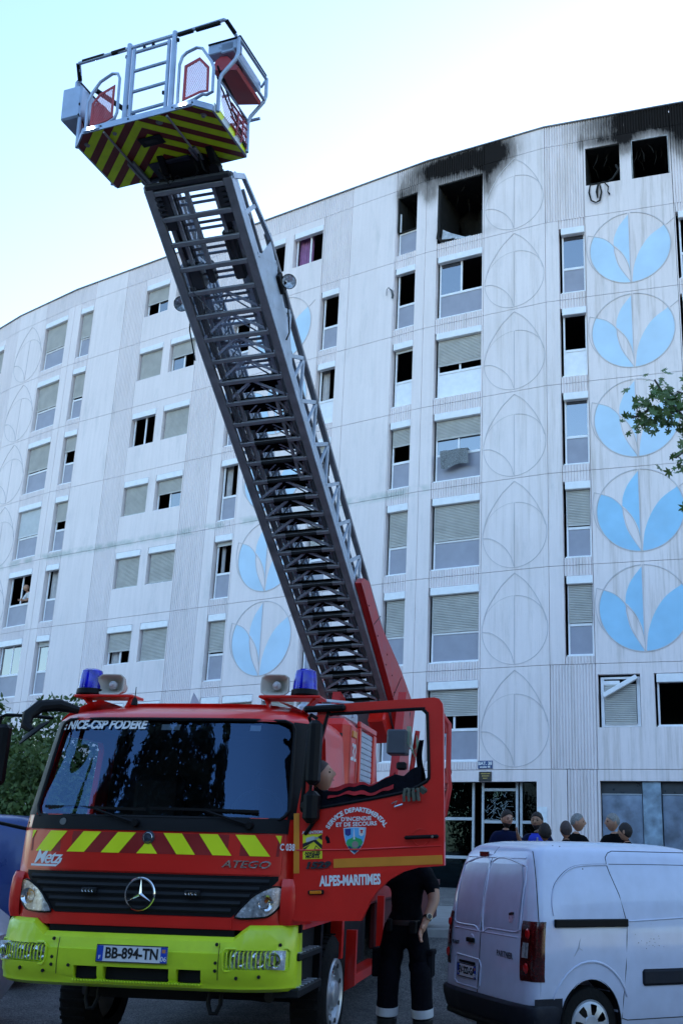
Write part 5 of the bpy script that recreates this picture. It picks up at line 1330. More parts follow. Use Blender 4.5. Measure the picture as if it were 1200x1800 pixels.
# side meshes, stripes, boxes, rescue cover
for s in (1, -1):
    mb = MB(); xx = s*.875
    for a, b_ in (((-.38, .60), (.36, .05)), ((-.38, .45), (.30, .06)), ((-.38, .58), (.36, .40))): mb.bar((xx, a[0], a[1]), (xx, b_[0], b_[1]), .012, .02)
    bp(mb, 'side_brace', black)
    mb = MB()
    for k in range(26):
        y = -.36+k*.028; mb.bar((xx, y, .08), (xx, min(.36, y+.2), .40), .003, .003, (1, 0, 0)); mb.bar((xx, y, .40), (xx, min(.36, y+.2), .08), .003, .003, (1, 0, 0))
    for z in (.10, .20, .30, .38): mb.bar((xx+s*.003, -.05, z), (xx+s*.003, .36, z+.01), .008, .022, (1, 0, 0))
    for y in (.08, .2, .32): mb.bar((xx+s*.003, y, .05), (xx+s*.003, y+.04, .4), .008, .022, (1, 0, 0))
    bp(mb, 'side_mesh', meshred, kind='stuff')
    mb = MB(); mb.bbox(min(s*.852, s*.862), max(s*.852, s*.862), -.38, .38, .0, .11, .002); sk = bp(mb, 'kick_plate', M('kick_white', (.6, .62, .6), .5))
    for k in range(3): m_ = MB(); y = -.36+k*.28; m_.add([(s*.8635, y, .005), (s*.8635, y+.14, .005), (s*.8635, y+.20, .105), (s*.8635, y+.06, .105)], [(0, 1, 2, 3)]); m_.build('kick_stripe', fluo, sk)
mb = MB(); mb.bbox(.70, 1.06, -.30, -.18, .86, 1.0, .01); mb.bbox(.86, 1.02, -.3, .36, .84, .97, .01); mb.box(.84, .86, -.3, .3, .9, .93); bx_o = bp(mb, 'equipment_box', bgrey)
m_ = MB(); m_.lathe([(0, -.004), (.012, 0)], 8, mx=T(.74, -.28, .88)); m_.bbox(.70, 1.07, -.31, -.2, .985, 1.01, .006); m_.bbox(.90, .98, -.1, .0, .79, .84, .01); m_.build('box_fittings', black, bx_o)
mb = MB(); mb.loft([[(.74+.01*k, y, .68+.0*k) for k in (0,)]+[(.78, y, .80), (.84, y, .84), (.92, y, .82), (1.06, y, .64), (1.04, y, .60)] for y in (-.26, .30)]); bp(mb, 'red_cover', red2f)
mb = MB(); mb.bbox(-1.12, -.86, -.38, -.05, .42, .86, .02); bl_ = bp(mb, 'control_box', bgrey)
mb = MB(); mb.bbox(-.80, -.62, -.3, .3, .2, .62, .04); mb.tube([(-.7, -.3, .6), (-.6, .1, .5), (-.72, .3, .3)], .03, 8); mb.bbox(-.60, -.45, .0, .2, .2, .42, .03); bp(mb, 'stretcher_bag', M('basket_red2', (.35, .02, .02), .6, var=.3))
mb = MB(); mb.tube([(-.86, -.1, .72), (-.5, .25, .45), (-.3, .3, .2)], .022, 8); mb.tube([(-.55, -.3, .22), (-.2, .3, .10)], .02, 8); mb.bbox(-.5, -.2, .1, .35, .08, .2, .02); bp(mb, 'basket_fittings', black)
mb = MB(); mb.tube([(-.05, .4, .50), (.2, .4, .52), (1.0, .4, .50)], .018, 8); mb.tube([(-.05, .4, .5), (-.05, .4, .05)], .014, 8); mb.tube([(.24, .4, .52), (.24, .4, .05)], .014, 8); mb.tube([(.1, .3, .08), (.1, .3, .18)], .01, 6); mb.tube([(.5, .4, .95), (1.0, .4, .95)], .016, 8); bp(mb, 'rear_rail', bgrey)

# ---------------------------------------------------------------- vans and cars
vwhite = M('white_van_paint_sky_tint', (.60, .64, .78), .25, var=.05, coat=.7, dirt=.10, dcol=(.4, .4, .42), rvar=.04)  # white paint with the blue sky reflection put into its base colour
vblue = M('dark_blue_van_paint', (.010, .035, .16), .3, var=.1, coat=.4)
trim = M('dark_bumper_plastic', (.014, .016, .024), .65, spec=.25, var=.2, dirt=.3, dcol=(.07, .07, .075))
tail_m = M('tail_lamp_red', (.05, .003, .004), .15, var=.5, scale=25, coat=.4)
tail_c = M('tail_lamp_clear', (.5, .5, .5), .15, var=.5, scale=30, metal=.5)
seam_m = M('panel_gap', (.015, .018, .025), .7)
def lerp(tab, z):
    for i in range(len(tab)-1):
        if z <= tab[i+1][0]:
            t_ = (z-tab[i][0])/(tab[i+1][0]-tab[i][0]); t_ = max(0, t_); return tab[i][1]+(tab[i+1][1]-tab[i][1])*t_
    return tab[-1][1]
WT = [(.2, .80), (.28, .845), (.4, .872), (.6, .895), (.85, .90), (1.08, .885), (1.16, .872), (1.3, .845), (1.5, .785), (1.62, .74), (1.70, .695), (1.745, .64), (1.775, .56), (1.79, .47), (1.80, .2)]
XT = [(.2, .08), (.3, .03), (.45, .0), (.6, .02), (.9, .035), (1.1, .055), (1.3, .085), (1.55, .14), (1.66, .18), (1.72, .23), (1.76, .32), (1.785, .5), (1.80, .9)]
FT = [(.2, 4.25), (.3, 4.34), (.5, 4.37), (.7, 4.33), (.85, 4.2), (.95, 3.9), (1.02, 3.45), (1.15, 3.25), (1.4, 2.95), (1.6, 2.68), (1.72, 2.45), (1.77, 2.2), (1.79, 1.9), (1.80, 1.4)]
ZV = [.2, .24, .28, .34, .4, .5, .6, .7, .8, .85, .95, 1.02, 1.08, 1.12, 1.16, 1.22, 1.3, 1.4, 1.5, 1.56, 1.62, 1.66, 1.70, 1.725, 1.745, 1.76, 1.775, 1.785, 1.79, 1.797]
def van_ring(z):
    w_, xr, xf = lerp(WT, z), lerp(XT, z), lerp(FT, z); r = min(.16, w_*.6); pts = []
    def corner(cx, cy, a0, a1, rx, ry):
        for k in range(9): a = R(a0+(a1-a0)*k/8); pts.append((cx+rx*math.cos(a), cy+ry*math.sin(a), z))
    n = 14
    ys_ = [w_-r, 0, -(w_-r)]
    corner(xr+r*.75, w_-r, 90, 180, r*.75, r)
    for k in range(1, 7): t_ = k/7; y = (w_-r)*(1-2*t_); pts.append((xr-.03*(1-(y/w_)**2)*min(1, (1.8-z)*3), y, z))
    corner(xr+r*.75, -(w_-r), 180, 270, r*.75, r)
    for k in range(1, 10): pts.append((xr+.12+(xf-xr-.32)*k/10, -w_, z))
    corner(xf-.2, -(w_-.2), 270, 360, .2, .2); corner(xf-.2, w_-.2, 0, 90, .2, .2)
    for k in range(9, 0, -1): pts.append((xr+.12+(xf-xr-.32)*k/10, w_, z))
    return pts
def rearx(y, z):
    w_, xr = lerp(WT, z), lerp(XT, z); r = min(.16, w_*.6)
    if abs(y) < w_-r: return xr-.03*(1-(y/w_)**2)*min(1, (1.8-z)*3)
    t_ = min(1, (abs(y)-(w_-r))/r); return xr+r*.75*(1-math.sqrt(max(0, 1-t_*t_)))
def make_van(name, label, X, Y, hdg, z0, paint, detail=True):
    v = empty(name, (X, Y, z0), R(hdg), label=label, cat='van')
    mb = MB(); mb.loft([van_ring(z) for z in ZV]); base = mb.mesh('vb', [paint, seam_m], 0)
    cuts = []
    for x in (.73, 3.46):
        m_ = MB(); m_.prism([(x+.355*math.cos(a*math.pi/18), .315+.355*math.sin(a*math.pi/18)) for a in range(36)], -1.2, -.62); cuts.append(m_.mesh('c', [], 0))
        m_ = MB(); m_.prism([(x+.355*math.cos(a*math.pi/18), .315+.355*math.sin(a*math.pi/18)) for a in range(36)], .62, 1.2); cuts.append(m_.mesh('c', [], 0))
    me = boolean(base, cuts, [paint, seam_m], 40); link('body', me, v)
    for x in (.73, 3.46):
        for s in (-1, 1):
            mb = MB(); mb.lathe([(.20, -.2), (.26, -.2), (.305, -.18), (.318, -.15), (.318, -.05), (.305, -.012), (.26, 0), (.215, -.004), (.20, -.03)], 40, mx=T(x, s*.87, .31) @ RX(-90*s)); fixm = T(x, 0, .31) @ Matrix.Diagonal((1/.93, 1, 1/1.07, 1)) @ T(-x, 0, -.31); o = mb.build('wheel', tyre, v, fixm)
            m_ = MB(); mxx = T(x, s*.862, .31) @ RX(-90*s)
            m_.lathe([(.212, .0), (.208, .01), (.195, .006), (.175, .014)], 40, mx=mxx); m_.lathe([(0, .028), (.05, .028), (.075, .03), (.085, .018)], 24, mx=mxx)
            for i in range(7):
                a = i*2*math.pi/7; f_ = [(.07, -.34), (.07, .34), (.13, .2), (.18, .24), (.185, -.24), (.13, -.2)]
                P = [(r*math.cos(a+b_), r*math.sin(a+b_), z) for (r, b_), z in zip(f_, (.024, .024, .027, .012, .012, .027))]; m_.add([mxx @ Vector(p) for p in P], [(0, 1, 2, 5), (5, 2, 3, 4)])
            m_.build('wheel_cover', M('silver_wheel_cover', (.45, .48, .52), .35, metal=.4, dirt=.2), o)
            m_ = MB(); m_.lathe([(0, -.06), (.195, -.06), (.2, 0)], 24, mx=mxx); m_.build('brake_disc', blk, o)
    sd_ = -1
    def sidew(z): return lerp(WT, z)
    def sline(pts, nm='panel_gap', r=.0045, mt=seam_m, o_=.0):
        m_ = MB(); m_.tube([(x, sd_*(sidew(z)+o_), z) for x, z in pts], r, 5); return m_.build(nm, mt, v)
    def rline(pts, nm='panel_gap', r=.0045, mt=seam_m): m_ = MB(); m_.tube([(rearx(y, z)-.0, y, z) for y, z in pts], r, 5); return m_.build(nm, mt, v)
    if not detail: 
        mb = MB(); mb.grid(lambda u, q: (1.0+2.2*u, -(lerp(WT, 1.2+.4*q)+.006), 1.2+.4*q), 8, 6); mb.build('side_window', black, v); return v
    # side seams (right side)
    sline([(1.13, .34), (1.14, .52), (1.17, .75), (1.20, 1.0), (1.215, 1.12), (1.20, 1.17), (1.16, 1.35), (1.09, 1.52), (1.07, 1.60), (1.08, 1.66), (1.13, 1.70), (1.2, 1.717)]+[(1.2+.13*k, 1.717) for k in range(1, 11)])
    sline([(1.14, .345), (1.2, .33), (2.4, .33), (2.42, .34)])
    sline(spl([(.30, 1.18), (.30, 1.30), (.36, 1.42), (.50, 1.52), (.65, 1.575), (.85, 1.592), (1.07, 1.597)]), 'window_crease', .008, paint, .003); sline(spl([(.30, 1.18), (.30, 1.30), (.355, 1.425), (.495, 1.527), (.65, 1.582), (.85, 1.599), (1.07, 1.604)]), 'crease_gap', .0035, seam_m, .002)
    sline([(1.10+.12*k, 1.604+.003*math.sin(k*.3)) for k in range(10)], 'crease_gap', .0035); sline([(1.24+.12*k, 1.13+.004*k) for k in range(10)], 'waist_crease', .008, paint, .002)
    sline([(2.42, .34), (2.45, 1.1), (2.40, 1.5), (2.37, 1.70)])
    sline([(.115+.0*k, z) for k, z in enumerate((.60, .75, .95, 1.1, 1.3, 1.5, 1.6, 1.66))][:0] or [(.11, .5), (.11, .52)], r=.001)
    m_ = MB(); m_.tube([(.125+.02*max(0, z-1.2)**1+.12*max(0, z-1.2)**1.5, sd_*(sidew(z)-.006), z) for z in (.46, .6, .8, 1.0, 1.2, 1.35, 1.5, 1.6, 1.66, 1.70)], .005, 5); m_.build('panel_gap', seam_m, v)
    # rail, rubbing strip, wheel lips
    mb = MB(); mb.bbox(.30, 1.215, sd_*.905-.006, sd_*.875, 1.085, 1.15, .008); mb.build('door_rail', black, v)
    mb = MB(); mb.bbox(1.38, 2.4, -.915, -.885, .60, .735, .02); mb.build('rubbing_strip', trim, v)
    mb = MB(); mb.tube([(.73+.50*math.cos(R(a)), -(sidew(.31+.5*math.sin(R(a)))+.0), .31+.5*math.sin(R(a))) for a in range(25, 156, 10)], .012, 6); mb.build('arch_crease', paint, v)
    mb = MB(); mb.tube([(.73+.36*math.cos(R(a)), -.885, .315+.36*math.sin(R(a))) for a in range(-10, 191, 10)], .012, 6); mb.build('arch_lip', black, v)
    for x in (.73, 3.46):
        mb = MB(); mb.lathe([(.355, 0), (.355, .3), (0, .3)], 24, mx=T(x, -.9, .315) @ RX(-90)); mb.build('wheel_housing', blk, v)
    # rear bumper wrapping the corner
    def bumper_ring(z, o_):
        pts = []
        for k in range(37):
            t_ = -1+2*k/36; w_ = lerp(WT, z); r = .16; per = w_-r
            pts.append(t_)
        return pts
    mb = MB(); rings = []
    for (z, o_) in ((.22, .0), (.24, .02), (.30, .045), (.40, .055), (.455, .05), (.475, .03), (.48, .005)):
        ring = [(.37, -(lerp(WT, z)+o_*.2), z), (.25, -(lerp(WT, z)+o_*.5), z)]
        vr = van_ring(z); mid = [p for p in vr if p[0] < .2 and True]
        mid = sorted([p for p in mid], key=lambda p: p[1])
        for p in mid:
            nx = -1 if abs(p[1]) < .7 else -.7; ring.append((p[0]+nx*o_, p[1]*(1+o_*.6), z))
        ring += [(.25, lerp(WT, z)+o_*.5, z), (.37, lerp(WT, z)+o_*.2, z)]
        rings.append(ring)
    n0 = min(len(r) for r in rings); rings = [r if len(r) == n0 else r[:n0] for r in rings]
    mb.loft(rings, False, False, closed=False); mb.build('rear_bumper', trim, v, ang=50)
    mb = MB(); mb.grid(lambda u, q: (.03+.09*q*0+.33*u+.02, -(lerp(WT, .24+.29*q)+.022-.012*q), .24+.29*q), 8, 6); mb.grid(lambda u, q: (.38, -(lerp(WT, .24+.29*q)+.022-.012*q)+.05*u, .24+.29*q), 2, 6); mb.build('bumper_corner', trim, v)
    mb = MB(); mb.tube([(rearx(y, .27)-.05, y, .27) for y in (-.7, -.3, 0, .3, .7)], .03, 8); mb.bbox(-.05, .1, -.12, .05, .2, .28, .02); mb.build('bumper_foot', black, v)
    # rear doors: split, recessed windows, crease, handle
    rline([(.0+(.06 if z < .95 else .06), z) for z in (.48, .7, .9, 1.1, 1.3, 1.5, 1.6, 1.68, 1.73)], r=.006)
    def rwin(y0, y1):
        P = spl([(y0, 1.05), (y0, 1.30), (y0*.97+y1*.03, 1.50), (y0*.85+y1*.15, 1.585), (y1, 1.60), (y1, 1.03), (y0*.2+y1*.8, 1.03), (y0*.85+y1*.15, 1.03), (y0, 1.055)], 5)
        m_ = MB(); m_.tube([(rearx(y, z)-.001, y, z) for y, z in P], .009, 6); m_.build('window_recess', paint, v)
        cy = (y0+y1)/2; m_ = MB()
        def g(u, q): z = 1.045+.54*q; a = y0*.96+y1*.04+(y1-y0)*.06*max(0, q-.7)/.3*2; return (rearx(a+(y1-a)*.97*u, z)+.0-.004, a+(y1-a)*.97*u, z)
        m_.grid(g, 10, 8); m_.build('blanked_window', paint2, v)
    paint2 = M('van_window_blank', (.43, .44, .56), .35, var=.08, coat=.3)
    rwin(-.66, .03); rwin(.66, .085)
    rline([(y, .99-.0) for y in (-.62, -.3, 0, .06)], 'door_crease', .007, paint); rline([(y, .99) for y in (.08, .3, .64)], 'door_crease', .007, paint)
    rline([(y, 1.64) for y in (-.58, -.3, .0, .3, .58)], 'spoiler_crease', .012, paint)
    mb = MB(); mb.bbox(-.055, -.035, -.09, .09, -.022, .022, .004); mb.build('third_brake_lamp', tail_m, v, T(rearx(.2, 1.65)+.03, .22, 1.665))
    mb = MB(); mb.bbox(-.035, .0, -.075, .075, -.02, .02, .008); hdl = mb.build('door_handle', black, v, T(rearx(.2, .90), .24, .905)); m_ = MB(); m_.lathe([(0, -.005), (.045, -.004), (.055, .004)], 18, mx=RY(90)); m_.build('handle_bowl', paint, hdl)
    # tail lamps
    for s in (-1, 1):
        mb = MB()
        def g(u, q):
            z = .66+.47*q; w_ = lerp(WT, z); y = w_-.155*(1-u) if u < .6 else w_-.155*.4*(1-(u-.6)/.4); 
            ya = min(w_-.001, .70+(w_-.70)*min(1, u*1.25)); x = rearx(ya, z)+(.02+.05)*max(0, u-.8)*5*.6; ya = ya if u < .8 else w_
            ins_ = .02*(1-math.sin(math.pi*q)**.3) if 0 < q < 1 else .02
            return (x-.012+ins_*.5, s*(ya+(.006 if u > .5 else 0)), z)
        mb.grid(g, 10, 12); tl = mb.build('tail_lamp', tail_m, v)
        for z in (.76, 1.03): m_ = MB(); y = .785; m_.lathe([(0, -.006), (.03, -.004), (.042, .006)], 18, mx=T(rearx(y, z)-.018, s*y, z) @ RY(90)); m_.build('lamp_round', M('lamp_bright_red', (.5, .01, .01), .1, coat=1), tl)
        m_ = MB(); m_.grid(lambda u, q: (rearx(.735+.075*u, .84+.12*q)-.018, s*(.735+.075*u), .84+.12*q), 4, 3); m_.build('lamp_clear', tail_c, tl)
    # plate and lettering (rear face looks towards -x)
    rot = RZ(-90)
    pm = T(rearx(.25, .66)-.004, .30, .635) @ rot
    mb = MB(); mb.tube([(rearx(y, z)-.002, y, z) for y, z in ((.02, .54), (.02, .70), (.06, .75), (.55, .76), (.58, .72), (.58, .54), (.5, .51), (.06, .51), (.02, .54))], .008, 6); mb.build('plate_recess', paint, v)
    m_ = MB(); m_.bbox(-.17, .17, -.01, 0, .062, .085, .003); m_.build('plate_lamp', black, v, pm)
    plate(v, pm, 'EV-222-GA', .40, .11, .085, '06')
    text('PARTNER', .068, M('badge_chrome_dark', (.05, .05, .06), .3), 'lettering', v, T(rearx(-.42, .86)-.006, -.42, .835) @ rot @ RY(1), off=.002, sx=.95, sp=1.1)
    text('PEUGEOT', .04, M('badge_dark2', (.05, .05, .06), .3), 'lettering', v, T(rearx(.6, .86)-.006, .60, .86) @ rot, off=.002, sx=.9)
    mb = MB(); mb.grid(lambda u, q: (rearx(-.50-.045*math.sin(math.pi*min(1, q+.1))*(2*u-1), 1.10+.1*q)-.007, -.50-.045*math.sin(math.pi*min(1, q+.1))**.6*(2*u-1), 1.10+.1*q), 4, 6); st = mb.build('sticker', M('sticker_pink', (.5, .33, .4), .5, var=.5, scale=40), v)
    mb = MB(); mb.bar((rearx(-.52, 1.17)-.009, -.46, 1.17), (rearx(-.52, 1.17)-.009, -.54, 1.18), .01, .02); mb.build('sticker_mark', blk, st)
    # grazes and dirt specks on the side
    rnd = random.Random(8); mb = MB()
    for i in range(22):
        x, z = 1.33+rnd.gauss(.16, .1), .95+rnd.gauss(0, .06); r = rnd.uniform(.002, .005)
        mb.lathe([(0, .001), (r, 0)], 6, mx=T(x, -(sidew(z)+.002), z) @ RX(90))
    for x, z in ((.47, 1.75), (.55, 1.745), (.75, 1.56)): mb.lathe([(0, .002), (.007, 0)], 8, mx=T(x, -(sidew(z)+.002), z) @ RX(90))
    mb.build('dirt_speck', seam_m, v)['kind'] = 'stuff'
    scr = M('scuff_grey', (.42, .44, .50), .6); mb = MB(); mb.tube([(x, -(sidew(z)-.002), z) for x, z in ((.50, .83), (.55, .88), (.585, .92), (.60, .97), (.62, 1.0))], [.002, .006, .009, .006, .002], 5); mb.tube([(.585, -(sidew(.92)-.002), .92), (.63, -(sidew(.9)-.003), .90)], .005, 5); mb.build('scuff', scr, v)
    return v
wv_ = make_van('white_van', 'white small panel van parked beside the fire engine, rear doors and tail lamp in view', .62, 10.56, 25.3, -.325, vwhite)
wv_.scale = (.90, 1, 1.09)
# ---------------------------------------------------------------- people
skin_a = M('skin_light', (.42, .22, .14), .5, var=.06, scale=20); skin_b = M('skin_tan', (.30, .155, .09), .5, var=.06, scale=20)
hair_d = M('hair_dark', (.018, .012, .010), .7, var=.4, scale=60, bump=.6, bscale=120); hair_g = M('hair_grey', (.22, .22, .21), .7, var=.4, scale=60, bump=.6, bscale=120); hair_s = M('hair_shaved', (.07, .05, .045), .8, var=.3, scale=60)
c_navy = M('navy_tshirt', (.004, .008, .035), .9, spec=.15, var=.2, scale=10, bump=.3); c_black = M('black_tshirt', (.004, .004, .005), .9, spec=.1, var=.2, bump=.3); c_white = M('white_tshirt', (.6, .6, .62), .9, var=.06, bump=.3)
c_blue = M('blue_vest', (.01, .04, .55), .7, var=.15, bump=.3); c_pants = M('dark_trousers', (.004, .004, .007), .9, spec=.1, var=.3, bump=.3); reflm = M('silver_reflective_tape', (.55, .58, .62), .35, metal=.2); boots = M('black_boots', (.008, .008, .008), .35, var=.3, coat=.3)
eye_m = M('eye_dark', (.02, .015, .012), .2); lip_m = M('lips', (.28, .11, .09), .5)

def head_mesh(mb, P, yaw, tilt=0, mats=None, beard=False, sc=1.0, ins_=0):
    """face looks to -y before turning; P is the base of the skull"""
    mx = T(*P) @ RZ(yaw) @ RX(tilt) @ Matrix.Scale(sc, 4) @ T(0, -.018, .115)
    def sh(th, ph, grow=0):
        x, y, z = math.cos(ph)*math.sin(th), -math.cos(ph)*math.cos(th), math.sin(ph)
        X = .079*x; Y = .096*y; Z = .118*z
        if z < 0: X *= 1-.30*(-z)**1.3; Y = Y*(1-.10*(-z)) if y < 0 else Y*(1-.42*(-z))
        if y < 0:
            f = -y
            Y -= .024*math.exp(-(x/.16)**2-((z+.13)/.16)**2)*f+.010*math.exp(-(x/.1)**2-((z-.05)/.2)**2)*f      # nose
            Y += .011*math.exp(-((abs(x)-.36)/.16)**2-((z-.06)/.11)**2)                                         # sockets
            Y -= .006*math.exp(-((z-.22)/.08)**2)*f*(abs(x) < .7); Y -= .008*math.exp(-(x/.25)**2-((z+.78)/.16)**2)   # brow, chin
            Y -= .005*math.exp(-(x/.28)**2-((z+.45)/.07)**2)
        g = 1+grow
        return Vector((X*g, Y*g, Z*g))
    nu, nv = 32, 24; vs = []; fs = []
    for j in range(nv+1):
        for i in range(nu): vs.append(mx @ sh(2*math.pi*i/nu, -math.pi/2+math.pi*j/nv))
    for j in range(nv):
        for i in range(nu): fs.append((j*nu+i, j*nu+(i+1) % nu, (j+1)*nu+(i+1) % nu, (j+1)*nu+i))
    mb.cur = mats[0]; mb.add(vs, fs)
    for s in (-1, 1):
        mb.cur = mats[0]; mb.lathe([(0, -.006), (.014, -.008), (.022, .004), (.012, .008), (0, .006)], 10, mx=mx @ T(s*.079, .006, -.005) @ RY(90*s) @ Matrix.Diagonal((1.35, .8, 1, 1)))
        mb.cur = mats[1]; mb.lathe([(0, -.006), (.010, -.003), (.012, .004)], 8, mx=mx @ T(s*.028, -.0855, .008) @ RX(-90) @ Matrix.Diagonal((1.25, .6, 1, 1)))
        mb.lathe([(0, -.004), (.016, 0)], 8, mx=mx @ T(s*.028, -.093, .028) @ RX(-90) @ Matrix.Diagonal((1.1, .22, 1, 1)))
    mb.cur = mats[2]; mb.lathe([(0, -.005), (.022, .002)], 10, mx=mx @ T(0, -.095, -.052) @ RX(-90) @ Matrix.Diagonal((1, .3, 1, 1)))
    mb.cur = 0
    def hair(lo_f, lo_b, th, jag=.0, bd=False):
        h = MB(); nu, nv = 32, 14; vs = []
        for j in range(nv+1):
            for i in range(nu):
                a = 2*math.pi*i/nu; fr = (1+math.cos(a))/2; lo = lo_b+(lo_f-lo_b)*fr**1.5; ph = lo+(math.pi/2-lo)*j/nv
                n_ = noise.noise(Vector((math.sin(a)*4, math.cos(a)*4, ph*4)))*jag; g = (th+n_)*(0 if j == 0 else 1)+.01
                vs.append(mx @ sh(a, ph, g))
        h.add(vs, [(j*nu+i, j*nu+(i+1) % nu, (j+1)*nu+(i+1) % nu, (j+1)*nu+i) for j in range(nv) for i in range(nu)]); return h
    def beardm():
        h = MB(); vs = []; nu, nv = 20, 8
        for j in range(nv+1):
            for i in range(nu+1):
                a = -1.75+3.5*i/nu; hi = -.34-.12*math.cos(a*1.2); ph = -1.25+(hi+1.25)*j/nv
                vs.append(mx @ sh(a, ph, .03 if 0 < j < nv and 0 < i < nu else -.01))
        h.add(vs, [(j*(nu+1)+i, j*(nu+1)+i+1, (j+1)*(nu+1)+i+1, (j+1)*(nu+1)+i) for j in range(nv) for i in range(nu)]); return h
    return hair, beardm

def limb_hand(J_, E_, wrist, palm_dir, side_dir, curl_dir, tagm):
    """adds palm and five fingers from a wrist point"""
    n0 = len(J_)
    def add(p, r, prev, m_): J_.append((Vector(p), r, m_)); E_.append((prev, len(J_)-1)); return len(J_)-1
    w_ = wrist; wp_ = J_[w_][0]; pd = Vector(palm_dir).normalized(); sd2 = Vector(side_dir).normalized(); cd = Vector(curl_dir).normalized()
    pal = add(wp_+pd*.05, .021, w_, tagm)
    for k, (o_, L_) in enumerate(((-.030, .070), (-.010, .080), (.010, .076), (.028, .060))):
        b = add(wp_+pd*.088+sd2*o_, .0095, pal, tagm); c_ = add(wp_+pd*(.088+L_*.5)+sd2*o_*1.15+cd*.010, .0085, b, tagm); add(wp_+pd*(.088+L_*.9)+sd2*o_*1.15+cd*.032, .0075, c_, tagm)
    t_ = add(wp_+pd*.045-sd2*.042+cd*.008, .011, pal, tagm); add(wp_+pd*.085-sd2*.058+cd*.022, .009, t_, tagm)

